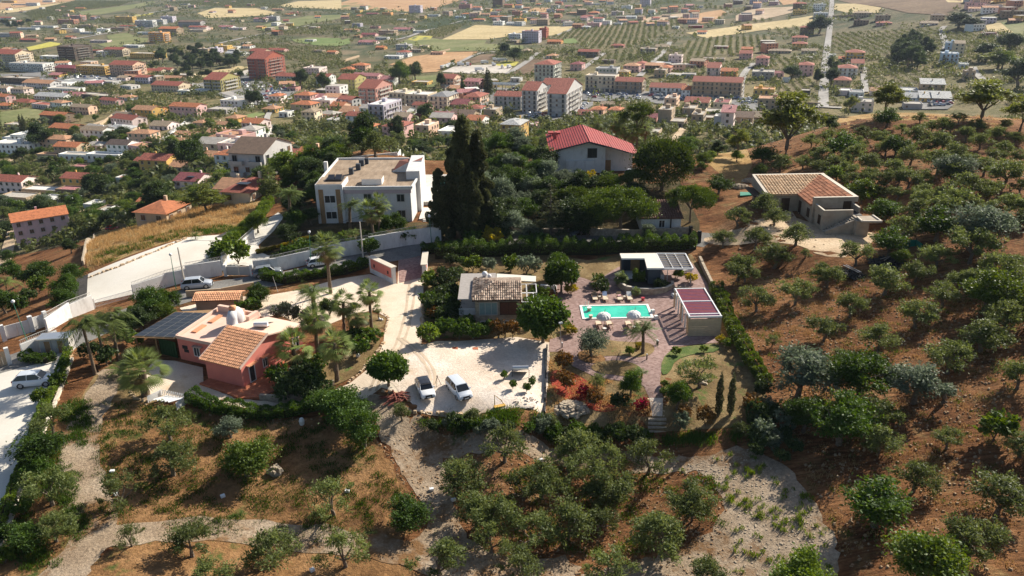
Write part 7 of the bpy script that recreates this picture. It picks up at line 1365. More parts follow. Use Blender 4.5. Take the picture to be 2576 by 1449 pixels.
def scatter(n,ymin,ymax,dens,wlo,whi,leaves,name,label,hr=.85):
    a=rng.uniform(-.68,.62,n);r=np.sqrt(rng.uniform(ymin**2,ymax**2,n));x=r*np.sin(a);y=r*np.cos(a);nz=vnoise(x,y,38,1)+.5*vnoise(x,y,120,4);ok=free(x,y) & (nz>dens) & (zt(x,y)<-13)
    x,y=x[ok],y[ok];w=rng.uniform(wlo,whi,len(x))*(1+.5*(rng.uniform(0,1,len(x))>.88));tone=np.clip(.5+.4*vnoise(x,y,25,2)+rng.normal(0,.18,len(x)),0,1)
    mass(name,x,y,w,w*rng.uniform(hr*.7,hr*1.3,len(x)),leaves,label,tone=tone);print(name,len(x))
scatter(9000,240,520,-.42,2.6,5.2,44,'valley_trees', 'garden trees and scrub filling the nearer valley')
scatter(14000,520,1000,-.1,3.0,6.0,22,'town_trees', 'trees and scrub between the town houses')
scatter(15000,1000,2300,.02,5,10,14,'distant_trees', 'distant trees and hedgerows of the plain')
scatter(7000,2300,4200,.0,9,18,9,'horizon_trees', 'faint tree lines towards the horizon')
# the estate's buildings, measured on the ground (world metres)
class Bld:
    def __init__(s,name,x,y,z,label,cat='house'):
        s.o=Vector((x,y,z));s.e=empty(name,s.o);tag(s.e,None,cat);p=proj((x,y,z+2));REG.append((s.e,label,p[0],p[1]));FOOT.append((x,y,7))
    def L(s,p): return (p[0] - s.o.x,p[1] - s.o.y)
    def P(s,name,pts,z0,z1,mt,top=None,parent=None): return MB().prism([s.L(p) for p in pts],z0,z1,mt,top).build(name,parent or s.e)
    def bx(s,name,c,d,mt,rz=0,parent=None): return MB().box((c[0] - s.o.x,c[1] - s.o.y,c[2]),d,mt,R(rz)).build(name,parent or s.e)
    def W(s,p0,p1,t,z,w,h,name='window', frame=None,pane=None,parent=None,bars=1,sill=True,d=.1):
        a,b=Vector(p0),Vector(p1);u=(b - a).normalized();c=a+u*t;an=math.atan2(u.y,u.x);f=frame or M_winw
        mb=MB();q=.09
        for dx,dz,sx,sz in ((0,h/2 - q/2,w,q),(0,-h/2+q/2,w,q),(-w/2+q/2,0,q,h - 2*q),(w/2 - q/2,0,q,h - 2*q)): mb.box((dx,-d/2,dz),(sx,d,sz),f)
        for i in range(bars): mb.box(((i+1)/(bars+1)*w - w/2,-d/2+.01,0),(.07,d*.7,h - 2*q),f)
        o=mb.build(name,parent or s.e,(c.x - s.o.x,c.y - s.o.y,z+h/2),(0,0,an));MB().box((0,-.02,0),(w - .1,.04,h - .1),pane or M_wing).build('pane', o);return o
M_winw=mat('white_frame', (.75,.73,.70),.6,.04);M_villa=mat('white_plaster', (.68,.67,.66),.88,.09,.5,0,8,dirt=.38);M_pinkp=mat('coral_plaster', (.70,.225,.175),.9,.08,.8,0,8,dirt=.12);M_ppale=mat('pale_pink_roof', (.70,.49,.39),.9,.08,.7,0,8,dirt=.15)
M_stonew=mat('rough_stone', (.30,.24,.18),.95,.2,2.0,.05,4,col2=(.46,.38,.28));M_concr=mat('raw_concrete', (.33,.27,.205),.92,.15,.8,.01,10,col2=(.40,.335,.26),dirt=.3);M_coping=mat('pale_coping', (.60,.53,.44),.9,.1,1)
M_tanroof=groundmat('tan_membrane', [(.25,.18,.125),(.33,.25,.18),(.39,.30,.225)],.3,1.2,.01,2,stretch=(.2,.1));M_anth=mat('anthracite_wall', (.055,.065,.08),.7,.12,1);M_wood=mat('warm_wood', (.33,.20,.10),.7,.25,3);M_woodp=mat('pale_wood', (.52,.41,.27),.7,.15,2);M_cotto=mat('terracotta_tile', (.52,.24,.13),.85,.25,1.2,obrand=.28)
M_cottop=mat('pale_roof_tile', (.66,.34,.19),.85,.18,1.2,obrand=.18);M_coppo=mat('weathered_tile', (.24,.16,.12),.9,.5,1.6,obrand=.55,col2=(.46,.36,.28));M_redm=mat('red_metal_roof', (.36,.05,.045),.6,.2,.5,dirt=.35);M_darkw=mat('dark_timber', (.06,.035,.02),.8,.2);M_iron=mat('dark_iron', (.03,.03,.032),.5,.1);M_green=mat('green_paint', (.02,.06,.02),.6,.4,3)
M_whitem=mat('white_metal', (.76,.76,.76),.4,.03);M_cush=mat('white_cushion', (.75,.74,.71),.9,.04);M_bluem=mat('blue_tarp', (.03,.18,.45),.6,.1)
def tilemesh(L_,w):
    mb=MB();n=4
    for k,(x0,r0,z0) in enumerate(((-L_/2,w*.5,.035),(L_/2,w*.42,0))): mb.v+= [(r0*math.cos(math.pi*i/n),x0,z0+r0*.8*math.sin(math.pi*i/n)) for i in range(n+1)]
    for i in range(n): mb.f.append((i,i+1,n+2+i,n+1+i));mb.m.append(0)
    mb.f.append(tuple(range(n+1)));mb.m.append(0);mb.f.append(tuple(range(n+1,2*n+2)));mb.m.append(0);return mb
def tiles(parent,o,u,v,nu,nv,mt,inside=None,jit=.01):
    """lay tiles: o eave corner, u along the eave, v up the slope (vectors over the whole face, local)"""
    o,u,v=Vector(o),Vector(u),Vector(v);Lu,Lv=u.length/nu,v.length/nv;tm=tilemesh(Lv*1.12,Lu*.92);tm.mi(mt);me=tm.mesh('tile');nn=u.cross(v).normalized();un,vn=u.normalized(),v.normalized()
    M=Matrix((un,vn,nn)).transposed().to_4x4()
    for j in range(nv):
        for i in range(nu):
            a,b=(i+.5)/nu,(j+.5)/nv
            if inside and not inside(a,b): continue
            p=o+u*a+v*b+nn*(.05+random.uniform(-jit,jit));ob=bpy.data.objects.new('tile', me);COL.objects.link(ob);ob.parent=parent;ob.matrix_local=Matrix.Translation(p) @ M @ Matrix.Rotation(random.uniform(-.03,.03),4,'Z')
# pink house
B=Bld('pink_house', -36.9,85.0,0,'coral pink house with tiled gable, flat terrace roof and solar canopy')
A0,A1=(-36.9,85.0),(-31.85,82.6);uu=Vector((.903,-.43));vv=Vector((.43,.903))
def q2(a,b): return (A0[0]+uu.x*a+vv.x*b,A0[1]+uu.y*a+vv.y*b)
wl=5.6;w1=B.P('wall', [q2(0,0),q2(wl,0),q2(wl,4.65),q2(0,4.65)],-.8,[2.8,2.8,4.75,4.75],M_pinkp);B.P('wall', [q2(0,4.65),q2(wl,4.65),q2(wl,11.0),q2(0,11.0)],-.8,[4.74,4.74,3.2,3.2],M_pinkp)
rf=B.P('roof', [q2(-.35,-.45),q2(wl+.35,-.45),q2(wl+.35,4.7),q2(-.35,4.7)],[2.68,2.68,4.86,4.86],[2.8,2.8,4.98,4.98],M_cotto)
o_,u_,v_=q2(-.35,-.5),q2(wl+.35,-.5),q2(-.35,4.7);o3=Vector((*B.L(o_),2.78));tiles(rf,o3,Vector((u_[0] - o_[0],u_[1] - o_[1],0)),Vector((v_[0] - o_[0],v_[1] - o_[1],2.22)),23,13,M_cottop)
B.P('roof', [q2(-.1,4.7),q2(wl+.4,4.7),q2(wl+.5,11.5),q2(-.3,11.5)],[4.8,4.8,3.2,3.2],[4.97,4.97,3.38,3.38],M_ppale)
for k in (0,1): B.P('roof_edge', [q2(-.42+k*(wl+.72),-.5),q2(-.3+k*(wl+.72),-.5),q2(-.3+k*(wl+.72),4.7),q2(-.42+k*(wl+.72),4.7)],[2.7,2.7,4.9,4.9],[2.98,2.98,5.18,5.18],M_ppale)
FB=[(-42.2,90.3),(-36.7,87.9),(-34.6,92.4),(-33.6,96.6),(-39.7,99.3)];B.P('wall', FB,-.6,3.0,M_pinkp);B.P('roof', [(-41.9,90.5),(-36.7,88.3),(-34.8,92.4),(-34.0,96.3),(-39.5,98.9)],3.02,3.08,M_ppale)
for a,b in zip(FB,FB[1:]+FB[:1]):
    c=((a[0]+b[0])/2,(a[1]+b[1])/2,3.2);L_=math.hypot(a[0] - b[0],a[1] - b[1]);B.bx('parapet', c,(L_,.3,.42),M_ppale,math.degrees(math.atan2(b[1] - a[1],b[0] - a[0])))
for x,y,l in ((-40.2,92.6,2.2),(-39.1,95.6,2.4)): B.bx('terracotta_bench', (x,y,3.15),(.7,l,.18),M_cotto,-16)
ch=MB();ch.ball((-35.6+36.9,93.6 - 85,4.3),1.1,M_villa,20,12,(.9,1.1,1.25)).tube([(1.1,7.4,3),(1.15,7.5,4.6),(1.2,7.9,5.4)],[.75,.7,.5],M_villa,10).box((1.2,8.1,5.75),(.7,.7,.5),M_cotto);ch.build('oven_chimney', B.e,smooth=True)
for (x,y,l,a) in ((-36.8,97.2,2.4,-22),(-38.6,98,2.0,-22),(-34.1,95.3,2.0,70)): B.bx('parapet_seat', (x,y,3.5),(l,.5,.9),M_ppale,a)
cn=MB();cn.prism([B.L(p) for p in [(-48.7,91.9),(-42.5,90.4),(-40.1,99.4),(-46.1,99.6)]],[2.35,2.75,2.75,2.4],[2.45,2.85,2.85,2.5],M_wood);cn=cn.build('canopy', B.e)
o_,a_,b_=Vector((-48.5,92.1,2.5)),Vector((-42.7,90.6,2.9)),Vector((-46.0,99.4,2.52))
for i in range(4):
    for j in range(7):
        c=[o_+(a_ - o_)*((i+p)/4)+(b_ - o_)*((j+q)/7) for p,q in ((.03,.03),(.97,.03),(.97,.97),(.03,.97))];pts=[(p.x+36.9,p.y - 85,p.z) for p in c]
        pn=MB().poly([(x,y,z+.06) for x,y,z in pts],M_solar);pn.poly([pts[k] for k in (3,2,1,0)],M_steel)
        for k in range(4): pn.poly([pts[k],pts[(k+1)%4],(pts[(k+1)%4][0],pts[(k+1)%4][1],pts[(k+1)%4][2]+.06),(pts[k][0],pts[k][1],pts[k][2]+.06)],M_steel)
        pn.build('solar_panel', cn)
for x,y in ((-48.3,92.2),(-45.5,91.5),(-46.1,99),(-47.4,95.5)): B.bx('post', (x,y,1.0),(.16,.16,2.7),M_wood)
F0,F1=(-42.2,90.3),(-36.7,87.9);R0_,R1_=q2(wl,0),q2(wl,11)
B.W(F0,F1,3.0,.95,1.0,1.3);B.W((-45.6,92.0),F0,1.9,.1,3.0,2.2,'glass_door', M_green,M_green,bars=5)
for i in range(3): B.bx('meter_box', (-41.2+.16*i,89.82,1.9 - i*.5),(.75,.12,.42),M_iron,-23)
B.W(R0_,R1_,1.6,.05,1.0,2.2,'door', bars=0);B.W(R0_,R1_,3.9,.9,.8,1.2);B.W(R0_,R1_,9.6,.5,1.2,1.9);B.W(R0_,R1_,6.9,1.7,.5,.5,bars=0)
for t,w in ((1.6,1.6),(3.9,1.2)):
    c=Vector(R0_)+(Vector(R1_) - Vector(R0_)).normalized()*t;aw=MB()
    for i in range(6): aw.box((c.x - B.o.x+vv.x*(i - 2.5)*w/6+uu.x*.25,c.y - B.o.y+vv.y*(i - 2.5)*w/6+uu.y*.25,2.45),(.6,w/7,.1),M_cottop,R(-26))
    aw.build('tiled_awning', B.e)
B.bx('tiled_awning', (-39.2,88.75,2.45),(1.4,.5,.1),M_coppo,-23)
ht=empty('water_heater', (0,0,0));ht.parent=rf;ht.location=(Vector((*q2(3.6,6.2),4.9)) - B.o);MB().tube([(-.85,0,.35),(.85,0,.35)],.3,M_whitem,12).build('tank', ht);MB().prism([(-.9,.3),(.9,.3),(.9,2.0),(-.9,2.0)],[.25,.25,-.35,-.35],[.32,.32,-.28,-.28],M_solar).build('collector', ht)
# white villa
B=Bld('white_villa', -36.2,143.9,.9,'large white two-storey villa with flat tan roof')
B.P('wall', [(-36.2,143.6),(-31.1,143.5),(-31.1,149.5),(-36.2,149.5)],-1,7.5,M_villa);B.P('wall', [(-31.3,144.4),(-18.6,143.9),(-17.6,158),(-21.5,167),(-36.6,168),(-36.4,148)],-1,6.3,M_villa)
rf=B.P('roof', [(-31.4,144.1),(-18.3,143.6),(-17.4,158),(-21.3,167.2),(-36.8,168.2),(-36.6,149.6),(-31.4,149.6)],6.32,6.6,M_winw,M_tanroof)
for a,b in [((-31.3,144.2),(-18.4,143.7)),((-18.3,143.7),(-17.5,158)),((-36.7,149.6),(-36.7,168.1)),((-36.7,168),(-21.4,167.1))]:
    L_=math.hypot(a[0] - b[0],a[1] - b[1]);B.bx('parapet', ((a[0]+b[0])/2,(a[1]+b[1])/2,6.75),(L_,.3,.4),M_villa,math.degrees(math.atan2(b[1] - a[1],b[0] - a[0])))
B.P('roof', [(-36.0,143.8),(-31.3,143.7),(-31.3,149.3),(-36.0,149.3)],7.51,7.6,M_tanroof);B.P('skylight_recess', [(-34.6,145.6),(-31.5,145.5),(-31.5,148.2),(-34.6,148.2)],7.6,7.9,M_iron);
for i in (0,1): B.P('solar_panel', [(-34.3+i*1.4,145.8),(-33.1+i*1.4,145.8),(-33.1+i*1.4,147.4),(-34.3+i*1.4,147.4)],7.92,[7.97,7.97,8.5,8.5],M_solar)
B.P('stair_tower', [(-20.0,150.0),(-17.4,150.0),(-17.4,160.2),(-20.0,160.2)],-1,[8.2,8.2,9.0,9.0],M_villa);B.P('stair_tower_roof', [(-23.5,156.2),(-20.0,156),(-17.5,156),(-17.5,160.2),(-22.5,160.2)],6.6,[6.8,8.6,8.9,8.9,8.0],M_villa,mat('red_roof_felt', (.26,.10,.07),.9,.15,.8))
B.P('roof_hut', [(-28.0,146.4),(-24.2,146.3),(-24.2,149.3),(-28.0,149.3)],6.6,7.7,M_winw,M_tanroof)
for x,y,s in ((-31.5,155,1),(-30.7,158.5,1.1),(-30.6,162,1.2),(-29.8,163.5,.9)): B.bx('chimney', (x,y,7.2),(.8*s,.8*s,1.3),M_anth)
B.bx('chimney', (-37.1,158,5.5),(.7,.7,6),M_villa)
V0,V1,V2=(-36.2,143.6),(-31.1,143.5),(-18.6,143.88)
for t in (1.0,4.2): B.bx('timber_panel', (-36.2+t,143.52,3.3),(.85,.12,6.6),M_wood)
for z in (.9,4.0): B.W(V0,V1,2.6,z,2.1,1.5)
for t,z in ((4.4,3.6),(10.6,3.9),(10.6,.8),(4.4,.6)): B.W((-31.1,144.38),V2,t,z,1.5,1.9 if t<5 else 1.5,frame=M_winf)
B.bx('fascia', (-24.9,144.05,5.95),(12.9,.25,.7),mat('lilac_band', (.52,.42,.44),.9,.05),-2);B.P('porch', [(-17.4,144.5),(-14.4,145),(-14.4,152),(-17.4,152)],-1.2,.35,M_slab)
for i in range(9): B.bx('stair_step', (-15.6,144.2 - i*.42,.2 - i*.17),(2.0,.44,.2),M_slab)
B.P('rear_terrace', [(-17.3,154),(-10,154),(-7,176),(-20,176)],-.8,.95,M_slab);B.P('retaining_wall', [(-14.4,149),(-9.8,150),(-9.8,150.4),(-14.4,149.4)],-1.5,1.1,M_villa);B.P('rear_pool', [(-16,166),(-9,167),(-9,172),(-16,172)],.96,1.0,mat('rear_pool_water', (.05,.36,.36),.1))
wall_line([(880,405),(1000,392),(1120,386)],1.0,.25,M_wwall,'white terrace parapet behind the white villa');
# red roof villa
B=Bld('red_roof_villa', 9,165.6,4.1,'white villa under a large wavy red metal roof')
B.P('wall', [(9.2,165.6),(16.3,165.6),(16.3,182),(9.2,182)],-2,[4.6,6.6,6.6,4.6],M_villa);B.P('wall', [(16.3,165.6),(20.2,165.6),(20.2,181),(16.3,181)],-2,[6.6,5.5,5.5,6.6],M_villa);B.P('wall', [(20.2,167.0),(26.2,167.0),(26.2,178),(20.2,178)],-2,[5.4,3.7,3.7,5.4],M_villa)
def rpanel(x0,x1,z0,z1,ya0,ya1,yb0,yb1,n,nm='roof_panel'):
    rr_=B.P('roof', [(x0,ya0),(x1,ya1),(x1,yb1),(x0,yb0)],[z0,z1,z1,z0],[z0+.25,z1+.25,z1+.25,z0+.25],M_anth,M_redm)
    for i in range(n+1):
        t=i/n;x=x0+(x1 - x0)*t;z=z0+(z1 - z0)*t;y0=ya0+(ya1 - ya0)*t;y1=yb0+(yb1 - yb0)*t;MB().prism([B.L(p) for p in [(x - .04,y0),(x+.04,y0),(x+.04,y1),(x - .04,y1)]],z+.255,z+.34,M_redm).build('roof_seam', rr_)
    return rr_
r1=rpanel(8.4,16.6,4.75,7.0,165,163.6,183.2,182.4,16);rpanel(16.6,21.2,7.0,5.75,163.6,163.6,182.4,179,8);rpanel(21.2,27.0,5.75,4.0,163.6,163.4,179,175.0,10)
for x in (9.4,11.0): B.bx('solar_panel', (x,180.5,5.9),(1.2,2.2,.3),M_redm)
B.bx('chimney', (10.1,175.5,6.2),(.7,.7,1.6),mat('red_chimney', (.4,.12,.1),.8))
B.W((9.2,165.58),(20.2,165.58),8.2,3.4,2.0,2.0,frame=M_iron);B.W((20.2,166.98),(26,166.98),.7,.1,1.3,2.4,'door', M_wood,M_wood,bars=0);B.bx('low_wall_relief', (14.8,165.4,1.4),(6.0,.35,2.9),M_villa)
B.bx('stone_buttress', (8.2,166,1.3),(1.4,1.2,5),M_stonew)
# concrete farmhouse
B=Bld('concrete_farmhouse', 50.5,128,4.6,'bare concrete L-shaped farmhouse with tiled roof and outside stair')
B.P('wall', [(45,134.4),(50.4,134.4),(50.4,143),(45,143)],-1.5,[2.9,2.9,4.2,4.2],M_concr);B.P('wall', [(50.4,127.4),(57.2,127.4),(57.2,142.9),(50.4,142.9)],-1.5,[2.9,4.2,4.2,2.9],M_concr)
ra=B.P('roof', [(44.9,134.0),(50.3,134.0),(57.3,142.6),(45.3,142.6)],[2.95,2.95,4.22,4.22],[3.05,3.05,4.32,4.32],M_cotto);rb_=B.P('roof', [(50.0,127.6),(56.9,127.6),(56.9,142.4),(50.0,134.0)],[2.95,4.22,4.22,2.95],[3.05,4.32,4.32,3.05],M_cotto)
L3=lambda x,y,z: Vector((x - 50.5,y - 128,z))
M_tant=mat('tan_roof_tile', (.52,.36,.22),.85,.3,1.5,obrand=.25);ra.data.materials[0]=M_tant
tiles(ra,L3(45.1,134,3.06),Vector((12,0,0)),Vector((0,8.5,1.27)),22,12,M_tant,lambda a,b: a*12<5.3+b*6.6);tiles(rb_,L3(50.0,142.2,3.06),Vector((0,-14.6,0)),Vector((6.8,0,1.27)),24,10,M_cotto,lambda a,b: a*14.6>8.0 - b*8.0)
for pts,z0,z1 in (([(44.6,142.6),(57.8,142.6),(57.8,143.2),(44.6,143.2)],3.6,4.5),([(57.0,127.2),(57.7,127.2),(57.7,142.6),(57.0,142.6)],3.6,4.5),([(44.5,133.9),(45.0,133.9),(45.0,142.6),(44.5,142.6)],2.6,[3.3,3.3,4.5,4.5]),([(50.3,127.1),(57.0,127.1),(57.0,127.6),(50.3,127.6)],2.6,4.5)): B.P('coping', pts,z0,z1,M_concr,M_coping)
B.P('wall', [(50.7,123.3),(57.0,123.3),(57.0,127.08),(50.7,127.08)],-1.5,2.5,M_concr,M_iron)
for pts in ([(50.6,123.2),(55.4,123.2),(55.4,123.5),(50.6,123.5)],[(50.6,123.5),(50.9,123.5),(50.9,127.1),(50.6,127.1)],[(56.8,124.6),(57.1,124.6),(57.1,127.1),(56.8,127.1)]): B.P('parapet', pts,2.5,3.45,M_concr,M_coping)
for i in range(13): B.P('stair_step', [(50.7+i*.38,121.8),(51.08+i*.38,121.8),(51.08+i*.38,123.15),(50.7+i*.38,123.15)],-1.2,.2+i*.2,M_concr)
B.P('stair_wall', [(50.6,121.4),(55.7,121.4),(55.7,121.75),(50.6,121.75)],-1.5,[.5,2.6,2.6,.5],M_concr);B.P('landing', [(55.3,119.6),(58.4,119.3),(58.4,122.6),(55.7,122.6)],2.4,2.62,M_concr)
for pts in ([(55.3,119.5),(58.4,119.2),(58.4,119.45),(55.3,119.75)],[(58.2,119.3),(58.45,119.3),(58.45,122.6),(58.2,122.6)],[(55.25,119.6),(55.5,119.6),(55.7,121.9),(55.45,121.9)]): B.P('coping', pts,2.6,2.8,M_coping)
B.P('wall', [(55.0,120.5),(56.9,120.3),(56.9,123.2),(55.0,123.2)],-1.5,2.38,M_concr)
B.W((45,134.38),(50.4,134.38),3.2,0,1.4,2.4,'door', M_darkw,M_darkw,bars=0);B.W((50.38,134.3),(50.38,127.4),1.2,0,1.0,2.2,'door', M_darkw,M_darkw,bars=0);B.W((50.38,134.3),(50.38,127.4),5.2,.6,1.0,1.5,'shutter', M_darkw,M_darkw);B.W((50.68,127),(50.68,123.3),2.2,.7,.9,1.5,'shutter', M_darkw,M_darkw);B.W((50.7,127.08),(57,127.08),5.2,2.5,1.3,1.3,'door', M_darkw,M_darkw)
B.bx('porch_post', (43.6,137,.9),(.18,.18,2.9),M_darkw);B.P('porch_roof', [(43.0,136),(44.6,136),(44.6,142),(43.0,142)],2.3,2.4,M_darkw)
# stone pavilion
B=Bld('stone_pavilion', -5,98.5,.1,'small stone house with weathered hipped tile roof and grey terraces')
B.P('wall', [(-5.0,98.3),(1.0,98.3),(1.0,105.6),(-5.0,105.6)],-.5,4.0,M_stonew);B.P('deck', [(-7.3,98.9),(-5.05,98.9),(-5.05,106),(-7.3,106)],-.5,1.5,M_stonew,M_slab)
B.P('roof', [(-7.35,98.8),(-5.4,98.8),(-5.2,106.1),(-2.3,106.1),(-2.3,108.3),(-7.4,108.3)],3.75,3.9,M_winf,mat('grey_decking', (.33,.30,.28),.9,.2,2));B.P('roof', [(-2.2,105.9),(3.4,104.8),(3.5,106.9),(-2.2,108.2)],3.7,3.85,M_winf,M_conc)
hip=MB();a_,b_,c_,d_,e1,e2=(-5.4,97.6),(1.3,97.6),(1.3,106),(-5.4,106),(-2.3,101.4),(1.25,101.4)
f=lambda p,z: (p[0]+5,p[1] - 98.5,z)
hip.poly([f(a_,4.1),f(b_,4.1),f(e2,5.3),f(e1,5.3)],M_coppo).poly([f(d_,4.1),f(a_,4.1),f(e1,5.3)],M_coppo).poly([f(c_,4.1),f(d_,4.1),f(e1,5.3),f(e2,5.3)],M_coppo).poly([f(b_,4.1),f(c_,4.1),f(e2,5.3)],M_coppo).poly([f(a_,4.0),f(b_,4.0),f(c_,4.0),f(d_,4.0)],M_darkw);hp=hip.build('roof', B.e)
tiles(hp,f(a_,4.12),Vector((6.7,0,0)),Vector((0,3.8,1.2)),23,8,M_coppo,lambda a,b: a*6.7>b*3.1 - .15,.025);tiles(hp,f(d_,4.12),Vector((0,-8.4,0)),Vector((3.1,0,1.2)),26,7,M_coppo,lambda a,b: b*4.6<a*8.4<8.4 - b*3.8,.025)
for k in range(23): pass
W0,W1=(-5.0,98.28),(1.0,98.28);B.W(W0,W1,1.75,1.7,2.5,1.9,'curtained_window', M_winf,mat('teal_curtain', (.22,.30,.29),.9,.15,2),bars=2);B.W(W0,W1,4.5,1.7,2.4,1.9,'timber_shutter', M_darkw,mat('red_brown_shutter', (.12,.05,.03),.8,.3,6));B.W(W0,W1,1.7,.1,2.2,.75,bars=3);B.W(W0,W1,4.6,.1,1.5,.75,bars=1)
for i in range(14): B.bx('baluster', (-7.2+i*.16,98.85,1.95),(.04,.04,.9),M_whitem)
B.bx('railing', (-6.2,98.85,2.42),(2.2,.06,.06),M_whitem)
for pts in (((1.3,98.2),(2.9,98.2),(2.9,101.3),(1.3,101.3)),((1.3,101.4),(3.4,101.4),(3.4,104.6),(1.3,104.6)),((2.0,98.2),(2.05,98.2),(2.05,104.6),(2.0,104.6))):
    for a,b in zip(pts,pts[1:]+pts[:1]): L_=math.hypot(a[0] - b[0],a[1] - b[1]);B.bx('pergola_beam', ((a[0]+b[0])/2,(a[1]+b[1])/2,3.55),(L_,.09,.12),M_whitem,math.degrees(math.atan2(b[1] - a[1],b[0] - a[0])))
for x,y in ((2.9,98.2),(3.4,104.6),(3.4,101.4)): B.bx('pergola_post', (x,y,1.6),(.09,.09,3.9),M_whitem)
def globe(x,y,z,r,label,st=0.0,name='globe_lamp'):
    e=empty(name,(x,y,z));tag(e,None,'lamp');MB().ball((0,0,st+r),r,M_whitem,12,8).build('globe', e,smooth=True);MB().tube([(0,0,0),(0,0,st+.06)],.05,M_iron,6).build('stand', e);p=proj((x,y,z));REG.append((e,label,p[0],p[1]))
globe(-3.9,106.9,4.0,.42,'big white globe lamp on the pavilion terrace roof');globe(-3.2,106.3,4.0,.3,'small white globe lamp on the pavilion terrace roof')
for x,y,r,lb in ((901,899,.28,'white globe lamp in the lawn beside the palm'),(955,806,.2,'small white globe lamp in the round bed'),(961,807,.17,'smaller white globe lamp in the round bed')): g=G(x,y);globe(g.x,g.y,g.z,r,lb)
# pool bar
B=Bld('pool_bar', 17,115,.75,'anthracite L-shaped pool bar with white-edged flat roof', 'pavilion')
B.P('wall', [(17.2,116.9),(22.6,116.9),(22.6,117.2),(17.2,117.2)],-.5,2.4,M_anth);B.P('wall', [(17.1,115.4),(17.4,115.4),(17.4,117.2),(17.1,117.2)],-.5,2.4,M_anth);B.P('wall', [(20.5,110.8),(22.3,110.8),(22.7,117.1),(20.8,117.1)],-.5,2.4,M_anth);B.bx('timber_door', (19.4,116.8,1.1),(1.4,.1,2.2),M_wood)
B.P('roof', [(17.0,115.2),(20.5,115.0),(20.2,110.8),(22.6,110.7),(22.6,117.3),(17.0,117.4)],2.42,2.66,M_whitem,M_conc)
pts=[(22.7,110.6),(27.0,110.4),(27.2,116.9),(22.7,117.2)]
for a,b in zip(pts,pts[1:]+pts[:1]): L_=math.hypot(a[0] - b[0],a[1] - b[1]);B.bx('pergola_beam', ((a[0]+b[0])/2,(a[1]+b[1])/2,2.56),(L_,.16,.24),M_whitem,math.degrees(math.atan2(b[1] - a[1],b[0] - a[0])))
B.P('shade_cloth', [(22.8,110.8),(26.9,110.6),(27.1,116.8),(22.8,117)],2.44,2.46,mat('dark_shade_cloth', (.05,.055,.08),.8))
for i in range(2): B.bx('pergola_rafter', (24.1+i*1.4,113.8,2.6),(.07,6.3,.1),M_whitem)
for j in range(7): B.bx('pergola_slat', (24.9,111.5+j*.8,2.66),(4.2,.06,.05),M_woodp)
for x,y in ((23.3,110.8),(26.8,110.7),(27,116.6)): B.bx('post', (x,y,1.0),(.1,.1,2.9),M_winf)
B.P('counter', [(22.5,112),(23.1,112),(23.1,115),(22.5,115)],0,1.05,M_villa);B.P('platform', [(17.3,111.2),(20.6,110.9),(20.6,116.6),(17.3,116.6)],-.5,.02,M_slab)
hedge('hedge_cube', None,1.6,1.7,'bright', 'clipped yellow-green hedge block inside the bar corner', 160,wp=[(18.4,112.6),(20.3,112.4)])
pw=MB();arc=[(16.3,113.6),(16.2,111.5),(17.0,109.6),(18.8,108.6),(20.8,108.3),(22.8,108.8),(24.0,110.0),(24.2,111.2)]
for a,b in zip(arc,arc[1:]): L_=math.hypot(a[0] - b[0],a[1] - b[1]);an=math.atan2(b[1] - a[1],b[0] - a[0]);pw.box(((a[0]+b[0])/2 - 16,(a[1]+b[1])/2 - 110,.1),(L_+.12,.3,1.3),M_stonew,an).box(((a[0]+b[0])/2 - 16,(a[1]+b[1])/2 - 110,.78),(L_+.16,.38,.07),M_coping,an)
o=pw.build('planter_wall', None,(16,110,.3));tag(o,None,'wall');REG.append((o,'curved low stone planter wall before the pool bar', 1620,740))
o=MB().prism([(a[0] - 16,a[1] - 110) for a in arc+[(20,112.5)]][::1],-.2,.62,M_anth,mat('planter_soil', (.04,.03,.022),.95,.4,4)).build('planter_soil', None,(16,110,.2));tag(o,None,None,None,'structure')
for i in range(6):
    o=MB().box((0,0,0),(2.2,.38,.16),M_stonew).build('stone_step', None,(25.2 - i*.1,109.8 - i*.62,.62 - i*.1),(0,0,-.15));tag(o,None,'step', 'stone steps up to the pool bar');REG.append((o,'flat stone step up to the pool bar',*proj(o.location)))
# slatted pergola
B=Bld('slatted_pergola', 23,94.5,0,'timber pergola with slatted red and purple roof and board walls', 'pergola')
xs0,xs1,ya,yb=23.1,27.2,94.3,104.0
M_slr=mat('red_slat', (.42,.06,.04),.5,.25,1.5);M_slp=mat('purple_slat', (.16,.06,.16),.45,.25,1.5)
for y in (94.4,95.2,99.4,103.9):
    B.bx('beam', ((xs0+xs1)/2,y,2.75),(4.4,.16,.24),M_whitem)
    for x in (xs0,xs1): B.bx('post', (x,y,1.3),(.22,.22,2.7),M_woodp)
for x in (xs0,xs1): B.bx('beam', (x,99.1,2.8),(.16,9.7,.2),M_whitem)
n=0
for y0,y1 in ((94.5,95.1),(95.3,99.3),(99.5,103.8)):
    k=int((y1 - y0)/.25)
    for i in range(k): MB().box((0,0,0),(3.95,.19,.03),(M_slr,M_slp)[i%2]).build('roof_slat', B.e,((xs0+xs1)/2 - 23,y0+(i+.5)*(y1 - y0)/k - 94.5,2.74),(.5,0,0));n+= 1
for i in range(9): B.bx('wall_board', ((xs0+xs1)/2,94.22,.16+i*.28),(4.1,.05,.26),M_woodp)
for i in range(9): B.bx('wall_board', (27.3,97,.16+i*.28),(.05,5.2,.26),M_woodp)
for y in (96.5,98.3,101.0,102.6):
    mb=MB();
    for i in range(5): mb.box((.06*(i%2),(i - 2)*.12,0),(.05,.13,2.2),M_cush)
    mb.build('curtain', B.e,(.06,y - 94.5,1.3))
